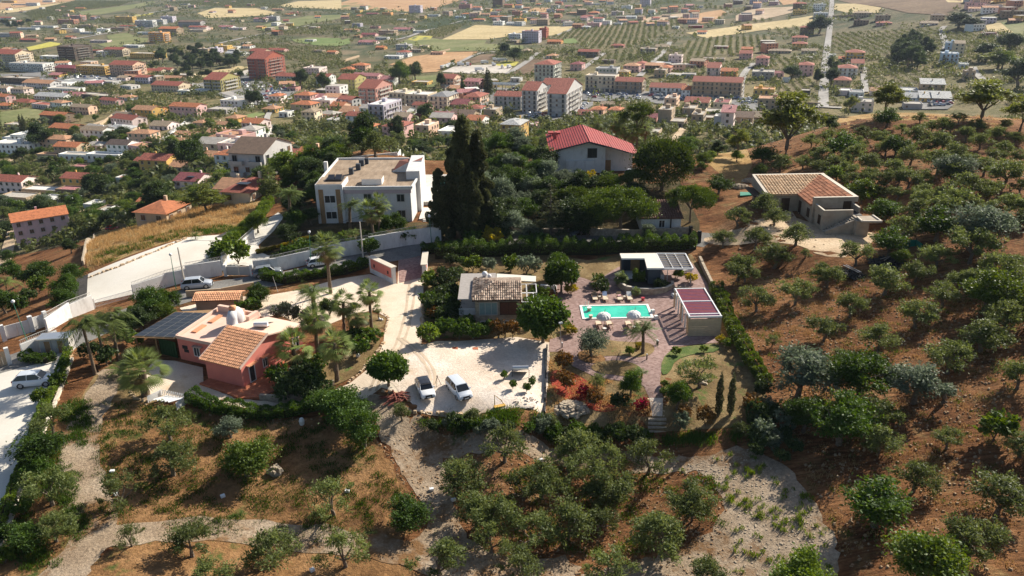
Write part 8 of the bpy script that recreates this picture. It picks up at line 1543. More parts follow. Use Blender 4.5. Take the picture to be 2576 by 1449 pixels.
# tiled cottage, garage gate, well roof, entrance walls
B=Bld('tiled_cottage', 24.5,141.5,2.2,'small white cottage with dark tiled roof under the pines')
g1,g2=G(1612,585),G(1712,583);B.o=Vector((g1.x,g1.y,g1.z));B.e.location=B.o;a_,b_=(g1.x,g1.y),(g2.x,g1.y - .2);B.P('wall', [a_,b_,(b_[0],b_[1]+6),(a_[0],a_[1]+6)],-1.5,[2.6,2.6,3.9,3.9],M_villa)
rf=B.P('roof', [(a_[0] - .4,a_[1] - .4),(b_[0]+.4,b_[1] - .4),(b_[0]+.4,b_[1]+6.3),(a_[0] - .4,a_[1]+6.3)],[2.55,2.55,3.95,3.95],[2.65,2.65,4.05,4.05],mat('mossy_tile', (.17,.09,.065),.9,.35,2));tiles(rf,(-.4,-.45,2.66),Vector((b_[0] - a_[0]+.8,0,0)),Vector((0,6.6,1.4)),18,9,MATS['mossy_tile'])
B.W(a_,b_,3.6,.9,1.1,1.4,frame=M_winw);B.bx('door_post', (b_[0] - 1.8,b_[1] - .1,1.2),(.2,.2,2.6),M_darkw)
def gatebox(px0,py0,px1,py1,h,label,nm,mt,pil=M_twall,bars=0,lift=0.0):
    a,b=G(px0,py0),G(px1,py1);L_=math.hypot(b.x - a.x,b.y - a.y);e=empty(nm,a,math.atan2(b.y - a.y,b.x - a.x));tag(e,None,'gate');dz=b.z - a.z;REG.append((e,label,(px0+px1)/2,py0))
    for x,z in ((-.25,0),(L_+.25,dz)): MB().box((x,0,h/2 - .3+z),(.5,.5,h+.9),pil).build('pillar', e)
    if bars:
        for i in range(bars): MB().box(((i+.5)*L_/bars,0,h*.45+dz*(i+.5)/bars),(.04,.04,h*.8),mt).build('bar', e)
        for zz in (.15,.82): MB().tube([(0,0,h*zz),(L_,0,h*zz+dz)],.035,mt,5).build('rail', e)
    else:
        for k in (0,1): MB().prism([(k*L_/2+.02,-.05),((k+1)*L_/2 - .02,-.05),((k+1)*L_/2 - .02,.05),(k*L_/2+.02,.05)],.1+dz/2,h*.9+dz/2,mt).build('leaf', e)
    return e
gatebox(1434,588,1482,588,2.5,'dark iron gate between stone pillars behind the old grey hatchback', 'iron_gate', M_iron)
gatebox(240,775,337,748,1.5,'long white sliding gate of the concrete yard', 'sliding_gate', M_whitem,M_wwall,32);gatebox(573,694,632,694,1.8,'grey sheet gate of the villa drive', 'villa_gate', M_winf,M_wwall)
gatebox(18,856,78,836,2.2,'cream folding gate of the left wall', 'yard_gate', M_wwall,M_wwall);gatebox(88,832,115,823,2.2,'small cream door gate beside the folding gate', 'yard_gate', M_wwall,M_wwall);gatebox(0,925,20,918,2.2,'pale brown metal gate at the white yard', 'yard_gate', M_twall,M_wwall)
gatebox(1738,600,1756,610,2.0,'rusty brown gate at the end of the street', 'farm_gate', M_wood,M_iron)
def gable_roof_shed(px0,py0,px1,py1,dp,h,label,nm):
    a,b=G(px0,py0),G(px1,py1);L_=(b - a).length;e=empty(nm,a,math.atan2(b.y - a.y,b.x - a.x));tag(e,None,'shelter');REG.append((e,label,(px0+px1)/2,py0 - 20));MB().box((L_/2,dp/2,h/2 - .3),(L_ - .3,dp - .4,h+.4),M_twall).build('wall', e)
    rf=MB().prism([(-.2,-.3),(L_+.2,-.3),(L_+.2,dp/2),(-.2,dp/2)],[h,h,h+.6,h+.6],[h+.08,h+.08,h+.68,h+.68],M_coppo).prism([(-.2,dp/2),(L_+.2,dp/2),(L_+.2,dp+.3),(-.2,dp+.3)],[h+.6,h+.6,h,h],[h+.68,h+.68,h+.08,h+.08],M_coppo).build('roof', e)
    tiles(rf,(-.2,-.35,h+.09),Vector((L_+.4,0,0)),Vector((0,dp/2+.35,.6)),26,4,M_cottop);tiles(rf,(L_+.2,dp+.35,h+.09),Vector((-L_ - .4,0,0)),Vector((0,-dp/2 - .35,.6)),26,4,M_cottop);return e
gable_roof_shed(492,785,605,781,2.6,1.7,'long low shelter with tiled saddle roof beside the drive', 'tiled_shelter')
def slabwall(p0,p1,h,label,nm='entrance_wall', th=.5):
    a,b=Vector((*U_(*p0,h),0)),Vector((*U_(*p1,h),0));L_=(b - a).length;z=Z(a.x,a.y) - .2;e=empty(nm,(a.x,a.y,z),math.atan2(b.y - a.y,b.x - a.x));tag(e,None,'wall');REG.append((e,label,*proj((a+b)/2)))
    MB().box((L_/2,0,h*.62+.1),(L_ - .2,th,h*.76),M_pinkp).build('red_panel', e);MB().box((L_/2,0,h*.1),(L_ - .1,th+.06,h*.5),M_villa).build('base', e);MB().box((L_/2,0,h+.06),(L_+.3,th+.5,.14),M_coping).build('coping', e)
    for t in (0.02,.98): MB().box((t*L_,0,h*.5),(.35,th+.1,h),M_villa).build('pillar', e)
    for t in (.2,.8): MB().box((t*L_,-th/2 - .02,h*.6),(.3,.1,.5),M_iron).build('niche', e)
def U_(px,py,z): d=ray(px,py);t=(z - CAMZ)/d.z;return d.x*t,d.y*t
slabwall((932,645),(990,672),2.8,'coral red entrance wall with white coping, the long one');slabwall((1066,664),(1070,633),2.4,'short entrance wall with pale slab top, across the gateway')
# street walls with railings
def railing(pp,h,base,label,name='railing', z=None,up=0.0,dens=.22,mt=None):
    P=[G(*p) for p in pp];o0=P[0].copy();mb=MB();mt=mt or M_iron
    for a,b in zip(P,P[1:]):
        L_=(b - a).length;n=max(1,int(L_/dens))
        for i in range(n): p=a.lerp(b,(i+.5)/n) - o0;mb.box((p.x,p.y,p.z+base+h/2),(.03,.03,h),mt)
        mb.tube([a - o0+Vector((0,0,base+h)),b - o0+Vector((0,0,base+h))],.035,mt,5);mb.tube([a - o0+Vector((0,0,base+.1)),b - o0+Vector((0,0,base+.1))],.03,mt,5)
    o=mb.build(name,None,o0);tag(o,None,'railing', None);REG.append((o,label,*pp[len(pp)//2]))
for pp,h,lb in [([(338,752),(420,722),(472,708)],2.2,'white street wall beside the silver SUV'),([(472,708),(560,692)],2.6,'white street wall up to the villa gate'),([(640,690),(700,682),(785,662)],2.3,'white street wall right after the villa gate'),([(785,662),(860,646),(930,634)],2.5,'white stepped street wall before the villa palms'),([(930,634),(1020,618),(1110,606)],2.7,'white street wall at the villa stair'),
    ([(120,835),(180,800),(236,778)],2.2,'white street wall behind the queen palms'),([(60,902),(110,880),(150,866)],2.0,'white wall of the yard beside the shed'),([(640,600),(580,655),(560,668)],1.6,'white wall beside the villa hedge')]:
    wall_line(pp,h,.3,M_wwall,lb,step=3);railing(pp,.55,h,'thin railing on the ' + lb,mt=M_winf)
wall_line([(1160,588),(1300,592),(1430,590)],1.2,.4,M_stonew,'low grey wall along the street under the trees', step=3);wall_line([(1485,592),(1600,596),(1735,588)],1.3,.4,M_stonew,'stained garden wall below the tiled cottage', step=3);railing([(1615,592),(1700,590)],1.2,0,'green fence panel before the tiled cottage', 'garden_fence', dens=.12,mt=M_green)
wall_line([(470,748),(560,740),(640,725)],1.0,.2,M_twall,'low wall of the drive along the street', step=3);wall_line([(210,668),(238,598)],1.2,.3,M_stonew,'grey wall between ploughed plot and dry bank', step=2)
wall_line([(182,905),(150,990),(110,1090),(62,1210),(20,1330),(-20,1440)],.35,.35,M_coping,'pale kerb along the white yard', step=2);wall_line([(1376,875),(1370,1050)],.5,.18,M_iron,'dark edging between parking gravel and pool garden', step=2);wall_line([(1395,735),(1397,800)],.5,.3,M_villa,'low white wall at the pool corner', step=2)
wall_line([(1760,655),(1790,720),(1810,770)],.8,.4,M_stonew,'rough stone wall beside the grove path', step=2);wall_line([(1360,727),(1400,729)],.7,.5,M_villa,'white planter wall under the magnolia', step=2)
wall_line([(505,967),(600,1003),(655,1003)],.25,.3,M_terr,'terracotta terrace edge', step=2);wall_line([(655,1003),(720,1015),(800,990),(840,968)],.8,.4,M_stonew,'curved stone wall round the clipped shrubs', step=2)
B=Bld('garden_shed',*G(140,892)[:2],G(140,892).z,'small grey shed with two doors in the white yard', 'shed');sx,sy=B.o.x,B.o.y;B.P('wall', [(sx - 1.8,sy),(sx+1.8,sy+.4),(sx+1.6,sy+2),(sx - 2,sy+1.6)],-.4,2.1,M_winf);B.P('roof', [(sx - 2,sy - .2),(sx+2,sy+.2),(sx+1.8,sy+2.2),(sx - 2.2,sy+1.8)],2.12,2.25,M_steel);B.W((sx - 1.8,sy),(sx+1.8,sy+.4),1.0,.05,.9,1.9,'door', M_winf,M_wood,bars=0);B.W((sx - 1.8,sy),(sx+1.8,sy+.4),2.6,.05,.9,1.9,'door', M_winf,M_wood,bars=0)
# pool, furniture and small things
def thing(name,px,py,cat,label,rz=0,dz=0.0,wp=None,group=None):
    g=Vector(wp) if wp else G(px,py);e=empty(name,g+Vector((0,0,dz)),R(rz));tag(e,None,cat,group);p=proj(e.location);REG.append((e,label,p[0],p[1]));return e
e=thing('swimming_pool', 0,0,'pool', 'rectangular turquoise swimming pool with white coping', 0,0,(9.65,100.1,.07))
def rect(x0,y0,x1,y1): return [(x0,y0),(x1,y0),(x1,y1),(x0,y1)]
for r_ in (rect(0,0,9.9,.35),rect(0,4.4,9.9,4.75),rect(0,.35,.35,4.4),rect(9.55,.35,9.9,4.4)): MB().prism(r_,-.1,.09,M_cush).build('coping', e)
MB().prism(rect(.35,.35,9.55,4.4),-.02,.035,mat('pool_water', (.02,.46,.31),.05,.08,.45,.03,3.5,spec=.6,col2=(.05,.60,.42))).build('water', e)
for x in (.85,1.25): MB().tube([(x,4.1,-.1),(x,4.2,.75),(x,4.6,.8),(x,4.75,.08)],.025,M_steel,6).build('ladder_rail', e)
M_fab=mat('sling_fabric', (.62,.50,.37),.8,.06);M_fabd=mat('brown_sling', (.22,.15,.09),.8,.1)
def lounger(x,y,rz,label,back=True,bm_=None,extra=None):
    e=thing('sun_lounger', 0,0,'sun lounger', label,rz,0,(x,y,.08),'sun loungers round the pool')
    MB().box((0,-.35,.36),(.66,1.35,.05),M_fab).build('seat', e);MB().prism([(-.33,.33),(.33,.33),(.33,.95),(-.33,.95)],[.35,.35,.78,.78],[.4,.4,.83,.83],bm_ or M_fabd).build('backrest', e)
    for sx in (-1,1):
        MB().box((sx*.35,0,.33),(.05,2.0,.07),M_woodp).build('frame', e)
        for y_ in (-.85,.6): MB().box((sx*.35,y_,.16),(.05,.06,.34),M_wood).build('leg', e)
        MB().box((sx*.42,.1,.5),(.06,.5,.04),M_wood).build('armrest', e)
    if extra: o=MB().box((0,.25,.45),(.55,.4,.14),extra,.3).build('cushion', None,e.matrix_basis @ Vector((0,0,0)));o.location=(x,y,.1);o.rotation_euler=(0,0,R(rz));tag(o,None,'cushion');REG.append((o,'cushion lying on a poolside lounger, ' + label.split(',')[0],*proj(o.location)))
def at2(px,py): return U_(px,py,.1)
for px,rz,lb,bm_,ex in [(1496,0,'poolside lounger with bare brown back, leftmost of the rear row', None,None),(1522,0,'poolside lounger with a blue-white towel over its back', mat('towel', (.30,.38,.55),.9,.5,8),None),(1558,0,'poolside lounger with pink pillow', None,mat('pink_pillow', (.6,.35,.35),.9)),(1583,0,'poolside lounger with pale towel, rightmost of the rear row', M_cush,None)]:
    x,y=at2(px,752);lounger(x,y,rz,lb,True,bm_,ex)
for px,lb in [(1506,'front-row lounger with its back to the camera, first on the near side'),(1533,'front-row lounger just right of the first parasol'),(1581,'front-row lounger left of the second parasol, under palm fronds'),(1610,'front-row lounger right of the second parasol')]:
    x,y=at2(px,821);lounger(x,y,182,lb,True,M_fab)
def parasol(px,py,label):
    x,y=U_(px,py,0);e=thing('parasol', 0,0,'parasol', label,0,0,(x,y,.05));MB().tube([(0,0,0),(0,0,2.75)],.035,M_wood,6).build('pole', e);mb=MB();n=24;k=len(mb.v);rings=[(.0,2.5),(.38,2.42),(.72,2.25),(.93,1.98),(.95,1.76)]
    for r,z in rings:
        for i in range(n): a=6.2832*i/n;q=r*(1+(.05 if i%2 else -.03)*(r>.6));mb.v.append((q*math.cos(a),q*math.sin(a),z))
    for j in range(4):
        for i in range(n): mb.f.append((j*n+i,j*n+(i+1)%n,(j+1)*n+(i+1)%n,(j+1)*n+i));mb.m.append(0)
    mb.mi(M_cush);mb.build('canopy', e,(0,0,0),(R(6),R(-5),0));MB().box((0,0,.06),(.5,.5,.12),M_coping).build('base', e);MB().tube([(0,0,2.6),(.05,.02,2.8),(.14,.02,2.9)],.025,M_wood,5).build('finial', e)
parasol(1520,828,'white fringed dome parasol over the left front-row loungers');parasol(1595,824,'white fringed dome parasol over the right front-row loungers')
def drum(px,py,r,h,mt,nm,cat,label,top=None,sq=False):
    x,y=U_(px,py,0);e=thing(nm,0,0,cat,label,0,0,(x,y,.06));mb=MB()
    if sq: mb.box((0,0,h/2),(r*2,r*2,h),mt,.3,(.9,.9))
    else: mb.tube([(0,0,0),(0,0,h*.5),(0,0,h)],[r,r*.85,r],mt,12)
    mb.build('body', e)
    if top: MB().tube([(0,0,h),(0,0,h+.06)],r*1.15,top,12).build('top', e)
for a in [(1482,783,.3,.5,M_woodp,'side_table', 'table', 'round wooden drum table with pink top, left pool side', M_cush),(1486,802,.26,.45,M_woodp,'side_table', 'table', 'small wooden drum table nearest the pool corner', M_coping),(1508,753,.2,.4,M_woodp,'side_table', 'table', 'small wicker drum between the first two rear loungers', M_coping),(1571,753,.2,.4,M_woodp,'side_table', 'table', 'small wicker drum between the last two rear loungers', M_coping),
          (1521,834,.22,.4,M_woodp,'side_table', 'table', 'little table at the foot of the left parasol', M_cush),(1596,830,.22,.4,M_woodp,'side_table', 'table', 'little table at the foot of the right parasol', M_cush),(1617,757,.26,.42,P_red,'pouf', 'pouf', 'dark red round pouf on the paving', P_red)]: drum(*a[:8],top=a[8])
drum(1642,788,.25,.5,M_cush,'white_cube_planter', 'planter', 'white tapered cube at the pool end, the rear one', None,True);drum(1650,803,.25,.5,M_cush,'white_cube_planter', 'planter', 'white tapered cube at the pool end, the front one', None,True);drum(1698,748,.45,.55,M_villa,'square_planter', 'planter', 'pale square planter with red flowers beside the steps', None,True)
for px,py,lb in [(1727,688,'white cushioned sofa at the pool bar edge'),(1720,664,'white lounge chairs under the bar pergola')]:
    e=thing('garden_sofa', px,py,'sofa', lb,15,.3);MB().box((0,0,.25),(1.5,.75,.4),M_cush).build('seat', e);MB().box((0,.35,.55),(1.5,.18,.5),M_cush).build('backrest', e)
e=thing('round_table', 1680,672,'table', 'round green glass table under the bar pergola', 0,.3);MB().tube([(0,0,.7),(0,0,.74)],.5,M_glass if 'M_glass' in globals() else M_steel,14).build('table_top', e);MB().tube([(0,0,0),(0,0,.7)],[.3,.06],M_iron,8).build('leg', e)

def post(px,py,tx,ty,r,mt,name,cat,label,head=None):
    g=G(px,py);lo,hi=.5,30
    for _ in range(40):
        mid_=(lo+hi)/2
        if proj((g.x,g.y,g.z+mid_))[1]>ty: lo=mid_
        else: hi=mid_
    e=empty(name,g);tag(e,None,cat);REG.append((e,label,tx,ty));dx=min(.5,max(-.5,ray(tx,ty).x/ray(tx,ty).y*g.y - g.x));MB().tube([(0,0,-.3),(dx,0,lo)],[r,r*.6],mt,7).build('pole', e)
    if head=='globe': MB().ball((dx,0,lo+.1),.24,M_whitem,10,7).build('lamp_globe', e,smooth=True)
    if head=='flood': MB().box((dx,-.15,lo),(.5,.35,.15),M_whitem,.3).build('lamp_head', e)
M_lg=mat('green_lamp_post', (.05,.20,.13),.5,.1)
for a in [(443,727,429,642,'green lamp post with white globe before the concrete yard'),(782,672,778,585,'green lamp post with white globe by the yellow hedge'),(1087,625,1080,545,'green lamp post with white globe at the villa stair'),(1407,600,1404,523,'green lamp post with white globe beside the cedar'),(72,868,31,760,'green lamp post with white globe on the left street wall')]: post(*a[:4],.07,M_lg,'street_lamp', 'lamp', a[4],'globe')
for a in [(468,728,447,622,'leaning concrete utility pole at the sports yard wall'),(914,654,905,558,'bare concrete utility pole before the white villa')]: post(*a[:4],.16,M_coping,'utility_pole', 'pole', a[4])
post(1411,882,1410,811,.05,M_steel,'floodlight_post','lamp','thin post with floodlights at the garden corner','flood');post(1090,628,1089,560,.04,M_steel,'camera_mast','pole','thin metal mast beside the villa stair lamp')
post(700,735,685,695,.03,M_whitem,'clothes_pole','pole','thin white pole by the drive hedge')
for px,py,lb in [(1309,890,'x'),(1414,875,'bollard light with white head at the parking corner'),(1652,868,'black bollard light with white head by the lawn edge'),(1497,885,'x'),(1595,848,'x'),(1655,870,'bollard light before the curved lawn'),(1497,868,'bollard light beside the silver olive'),(1627,905,'short bollard light on the lawn curve'),(1545,888,'x')]:
    if lb=='x': continue
    e=thing('bollard_light', px,py,'lamp', lb,0,.05);MB().tube([(0,0,0),(0,0,.6)],.08,M_iron,8).build('post', e);MB().tube([(0,0,.6),(0,0,.75)],.09,M_whitem,8).build('lamp_head', e)

e=thing('solar_water_heater', 1310,950,'water heater', 'solar water heater with silver tank on the parking gravel', 0);MB().tube([(-.95,.3,1.15),(.95,.3,1.15)],.3,M_steel,12).build('tank', e);MB().prism([(-1.0,.2),(1.0,.2),(1.0,1.6),(-1.0,1.6)],[.95,.95,.15,.15],[1.02,1.02,.22,.22],M_solar).build('collector', e);[MB().box((x,.1,.4),(.06,.06,1.2),M_iron).build('leg', e) for x in (-1,1)]
for i,(px,py) in enumerate([(1268,945),(1290,968),(1340,960),(1325,975)]): plant_px('shrub', px,py,20,'leafy weeds round the solar water heater', 'shrub', 'weed_clump', 1.3)
e=thing('tripod', 1101,970,'tripod', 'black camera tripod between the two white cars');[MB().tube([(0,0,1.2),(.45*math.cos(a),.45*math.sin(a),0)],.025,M_iron,5).build('leg', e) for a in (.3,2.4,4.5)];MB().box((0,0,1.25),(.14,.1,.12),M_iron).build('head', e)
e=thing('yellow_easel', 1255,1020,'frame', 'tilted yellow wooden frame with folding legs on the gravel', 20);MB().tube([(-.5,0,0),(-.4,.2,1.3),(.4,.3,.4),(.6,-.2,0),(-.5,0,0)],.06,mat('yellow_wood', (.55,.33,.08),.7),5).build('frame', e);MB().box((0,-.3,.1),(1.3,.5,.12),MATS['yellow_wood']).build('plank', e)
def heap(name,px,py,w,h,mt,label,n=60,s=.25,cat='heap', long_=1.6):
    e=thing(name,px,py,cat,label);mb=MB();rr=random.Random(px)
    mb.ball((0,0,-.1),w*.45,mt,12,6,(1,.8,h/w*1.2));mb2=MB();n=int(n*1.6)
    for i in range(n):
        a=rr.uniform(0,6.28);q=w/2*math.sqrt(rr.random());z=h*(1 - (2*q/w)**2);k=len(mb2.v);sz=s*rr.uniform(.5,1.4);mb2.box((q*math.cos(a),q*.8*math.sin(a),z),(sz*long_,sz,sz*.7),mt,rr.uniform(0,3),(.7,.6))
    mb.build('mound', e);o=mb2.build('pieces', e);o['kind']='stuff'; return e
heap('stone_heap', 1435,1030,4.2,.7,M_stonew,'heap of rough rubble stones in the garden', 110,.34);heap('sand_heap', 1320,1012,3.2,.35,M_gravel_w,'low white sand heap on the parking gravel', 14,.16)
heap('timber_heap', 2240,662,5.5,.6,mat('charred_timber', (.035,.032,.03),.8,.6,4),'dark pile of charred timber with pale poles', 60,.22,long_=7);heap('timber_heap', 2142,690,4,.5,MATS['charred_timber'],'dark heap of scrap with a grey ladder', 50,.22,long_=6)
e=thing('ladder', 2142,686,'ladder', 'grey ladder lying on the dark scrap heap', 108,.6);[MB().box((0,y,.05),(3.2,.07,.06),M_steel).build('rail', e) for y in (-.25,.25)];[MB().box((-1.4+i*.35,0,.05),(.05,.5,.05),M_steel).build('rung', e) for i in range(9)]
for i,a in enumerate((20,38)): e=thing('long_pole', 2240,660,'pole', ('pale bare pole laid across the charred timber', 'second pale pole crossing the charred timber')[i],a,.8);MB().tube([(-2,0,0),(2.2,.1,.5)],[.07,.04],M_bark_g,5).build('shaft', e)
heap('rock_pile', 1862,470,3.5,.5,M_stonew,'scattered stones and roots on the worn slope', 50,.3);heap('rock_pile', 1885,455,3,.4,M_stonew,'tumbled stones beside the farmhouse porch', 40,.3);heap('boulder', 695,1192,1.5,.8,M_stonew,'large pale boulder half sunk in the grove slope', 5,.5,'rock');heap('plank_pile', 1000,1002,2.2,.5,mat('red_planks', (.22,.07,.05),.8,.3),'pile of reddish planks beside the gravel track', 16,.14,long_=13);heap('driftwood', 1640,1000 - 2,.1,.1,M_bark_g,'bleached driftwood log', 1,.1) if 0 else None
heap('driftwood', 1972 - 0 if 0 else 1762,958,1.6,.3,mat('bleached_wood', (.62,.52,.40),.9,.2),'bleached driftwood at the foot of the old olive', 12,.2,long_=4)
e=thing('tree_stump', 2372,1012,'tree stump', 'gnarled dead stump alone on the tilled slope');MB().tube([(0,0,-.2),(.05,0,.5),(-.1,0,1.1),(-.15,.1,1.9)],[.45,.28,.2,.03],M_bark,8).build('trunk', e);MB().tube([(0,0,.1),(.7,-.1,-.05)],[.2,.05],M_bark,6).build('root', e)
e=thing('net_pen', 2293,628,'enclosure', 'green netting pen round a young tree');mg=mat('green_net', (.02,.22,.15),.7,.3,3);[MB().box((x,y,.6),(sx,sy,1.2),mg).build('net_side', e) for x,y,sx,sy in ((-1,0,.04,2),(1,0,.04,2),(0,1,2,.04))];[MB().box((x,y,.7),(.08,.08,1.5),M_iron).build('post', e) for x in (-1,1) for y in (-1,1)]
e=thing('green_tarp', 1880,490,'tarp', 'crumpled green tarp beside the farmhouse porch');MB().prism([(-1.6,-.8),(1.4,-1),(1.7,.9),(-1.2,.8)],0,[.1,.35,.2,.4],mg).build('sheet', e)
for px,py in [(283,1189),(293,1245),(561,1251),(1086,1234),(1139,1178),(786,1437),(874,1238),(1360,1160),(1478,1128),(1623,1132),(1141,1260),(2306,795)]:
    e=thing('box_cover', px,py,'cover', 'little white irrigation box cover in the grove', random.uniform(0,90),.05);MB().box((0,0,.12),(.42,.34,.24),M_whitem).build('lid', e)
for px,py,lb in [(1145,877,'brick-red manhole cover in the parking, the first'),(1196,878,'brick-red manhole cover in the parking, the second'),(92,1003,'brown manhole cover in the white yard')]: e=thing('manhole_cover', px,py,'manhole cover', lb,3,.06);MB().box((0,0,.02),(.7,.6,.06),M_terr).build('plate', e)
e=thing('kettle_grill', 1452,1310,'grill', 'black covered barbecue with white top hidden among the olives');MB().ball((0,0,.75),.5,M_iron,10,7,(1,1,.7)).build('bowl', e);MB().box((.1,-.5,.55),(.9,.4,.5),M_whitem).build('side_shelf', e);[MB().tube([(0,0,.5),(.4*math.cos(a),.4*math.sin(a),0)],.03,M_iron,5).build('leg', e) for a in (0,2.1,4.2)]
e=thing('white_bin', 760,1068,'bin', 'white sack-like bin below the curved hedge');MB().tube([(0,0,0),(0,0,.5),(0,0,.8)],[.25,.32,.2],M_cush,9).build('body', e)
e=thing('picket_enclosure', 425,1014,'fence', 'white picket enclosure with stacked white boards', -22)
for x0,y0,x1,y1 in ((-1.9,1.0,2.0,1.0),(2.0,1.0,2.0,-.9),(-1.9,1.0,-2.2,-.9)):
    for i in range(14): t=(i+.5)/14;MB().box((x0+(x1 - x0)*t,y0+(y1 - y0)*t,.45),(.11 if y0==y1 else .04,.04 if y0==y1 else .11,.95),M_whitem).build('picket', e)
for i in range(5): MB().box((-1.2+i*.55,.1,.4+.04*i),(.35,1.6,.06),M_whitem,-.6).build('board', e)
for i in range(4): e=thing('garden_step', 1653,1056+i*9,'step', 'grey step under the white path', 0,-.05*i,None,'steps below the white path');MB().box((0,0,.06),(2.0,.4,.2),M_stonew).build('tread', e)
e=thing('yard_chair', 700,938,'chair', 'white garden chair on the terracotta terrace');MB().box((0,0,.42),(.5,.5,.05),M_cush).build('seat', e);MB().box((0,.24,.7),(.5,.05,.5),M_cush).build('backrest', e);[MB().box((x,y,.2),(.04,.04,.42),M_whitem).build('leg', e) for x in (-.2,.2) for y in (-.2,.2)]
e=thing('wood_pergola', 722,935,'pergola', 'dark timber beams over the pink house terrace', -26);[MB().box((-1.4+i*.7,0,2.2),(.08,3.2,.12),M_wood).build('beam', e) for i in range(5)];[MB().box((x,y,1.1),(.1,.1,2.2),M_wood).build('post', e) for x in (-1.4,1.4) for y in (-1.5,1.5)]
def stones(pp,s,label,mt=None,dens=.4):
    P=[G(*p) for p in pp];o0=P[0].copy();mb=MB()
    for a,b in zip(P,P[1:]):
        n=max(1,int((b - a).length/dens))
        for i in range(n): q=a.lerp(b,(i+random.random())/n) - o0;k=s*random.uniform(.6,1.3);mb.box((q.x+random.uniform(-.1,.1),q.y+random.uniform(-.1,.1),q.z+k*.2),(k*1.3,k,k*.8),mt or M_stl,random.uniform(0,3),(.75,.7))
    o=mb.build('stone_edging', None,o0);tag(o,None,'stone edging', None,'stuff');REG.append((o,label,*pp[len(pp)//2]))
M_clod=mat('earth_clod', (.22,.12,.06),.95,.4,3,col2=(.40,.29,.18))
M_stl=mat('warm_stone', (.46,.31,.18),.95,.25,3,.03,6,col2=(.60,.46,.32))
for pp,s,lb in [([(1045,1036),(1150,1042),(1250,1050),(1368,1056)],.34,'dry stone edge below the parked cars'),([(1030,1008),(990,986),(965,985)],.34,'stone edge beside the plank pile'),([(1066,755),(1062,800),(1064,830)],.4,'stone edge of the drive before the dark shrubs'),([(870,968),(910,935),(945,890),(966,862)],.3,'curved stone edge of the palm bed'),
    ([(968,840),(978,800),(960,785),(930,778)],.22,'stone ring edge of the round bed'),([(222,700),(300,672),(400,630),(470,600)],.5,'pale boulders along the sports yard'),([(325,985),(340,1003),(375,1010),(400,995)],.35,'stone ring round the squat fan palm'),([(1630,1000),(1636,1050)],.22,'stone edge on the near side of the white path'),([(1672,1000),(1668,1050)],.22,'stone edge on the far side of the white path'),([(180,880),(165,930),(150,985),(120,1060)],.4,'stones under the creeper of the yard')]: stones(pp,s,lb)

def tufts(pp,n,kind,w,label,hgt=.5):
    P=[tuple(G(*p)[:2]) for p in pp];xs=[p[0] for p in P];ys=[p[1] for p in P];x=rng.uniform(min(xs),max(xs),n*3);y=rng.uniform(min(ys),max(ys),n*3);ok=inpoly(P,x,y) & (vnoise(x,y,1.7,3)>-.1);x,y=x[ok][:n],y[ok][:n];q=22;m_=len(x)
    C_=np.repeat(np.stack([x,y,zt(x,y)],1),q,0)+rng.normal(0,1,(m_*q,3))*[w,w,0];ww=np.repeat(rng.uniform(.4,1.3,m_),q);C_[:,2]+= hgt*.4*ww;u=unit(m_*q)*.45+[0,0,1];u=u*(hgt*.5*ww)[:,None];v=np.cross(u,unit(m_*q));v=v/np.linalg.norm(v,axis=1,keepdims=True)*.035
    o=link('grass', quads('grass', C_,u,v,rng.uniform(0,1,m_*q),[LM[kind]]));tag(o,label,None,None,'stuff')
tufts([(1700,1180),(1880,1130),(2040,1250),(2110,1449),(1850,1440),(1830,1250)],130,'bright', .16,'bright weeds sprouting through the gravel');tufts([(222,686),(470,594),(660,545),(670,520),(560,520),(330,570),(246,590),(215,655)],2600,'straw', .5,'tall dry grass on the bank', .9);tufts([(230,680),(470,594),(600,590),(640,560),(450,580),(250,640)],500,'green', .4,'green weeds along the foot of the bank', .6)
tufts([(240,1010),(480,1030),(890,1045),(1060,1290),(900,1365),(340,1335),(240,1290)],1100,'green', .3,'grass patches in the grove', .3);tufts([(180,1000),(240,1020),(195,1220),(225,1320),(160,1420),(0,1449),(60,1240)],900,'green', .3,'grass under the trees by the yard', .35);tufts([(1040,1050),(1370,1060),(1700,1095),(1900,1080),(1900,1110),(1500,1110),(1100,1090)],900,'green', .4,'scrub on the bank under the parking', .5)
tufts([(1290,500),(1340,500),(1350,560),(1280,560)],200,'straw', .4,'straw grass in the hillside garden', .8);tufts([(1380,890),(1630,1000),(1640,1070),(1380,1050)],400,'straw', .3,'dry grass in the pool garden', .2);tufts([(2080,300),(2560,300),(2576,330),(2100,325)],700,'straw', .5,'dry grass along the ridge', .5);tufts([(1500,1180),(1800,1200),(1820,1320),(1560,1410),(1200,1340),(1170,1200)],500,'green', .3,'grass under the lower olives', .3)
tufts([(1830,700),(2560,640),(2560,1440),(2140,1440),(2060,1250),(1960,1000),(1860,860)],1500,'straw', .35,'dry stubble on the tilled slope', .22);tufts([(1830,700),(2560,640),(2560,1440),(2140,1440),(2060,1250),(1960,1000),(1860,860)],420,'green', .3,'green weeds on the tilled slope', .25)
def pebbles(pp,n,s,mt,label):
    P=[tuple(G(*p)[:2]) for p in pp];xs=[p[0] for p in P];ys=[p[1] for p in P];x=rng.uniform(min(xs),max(xs),n*3);y=rng.uniform(min(ys),max(ys),n*3);ok=inpoly(P,x,y);x,y=x[ok][:n],y[ok][:n];z=zt(x,y);mb=MB()
    for a,b,c in zip(x,y,z): k=s*random.uniform(.4,1.5);mb.box((a,b,c+k*.15),(k*1.3,k,k*.7),mt,random.uniform(0,3),(.6,.55))
    tag(mb.build('stones'),label,None,None,'stuff')
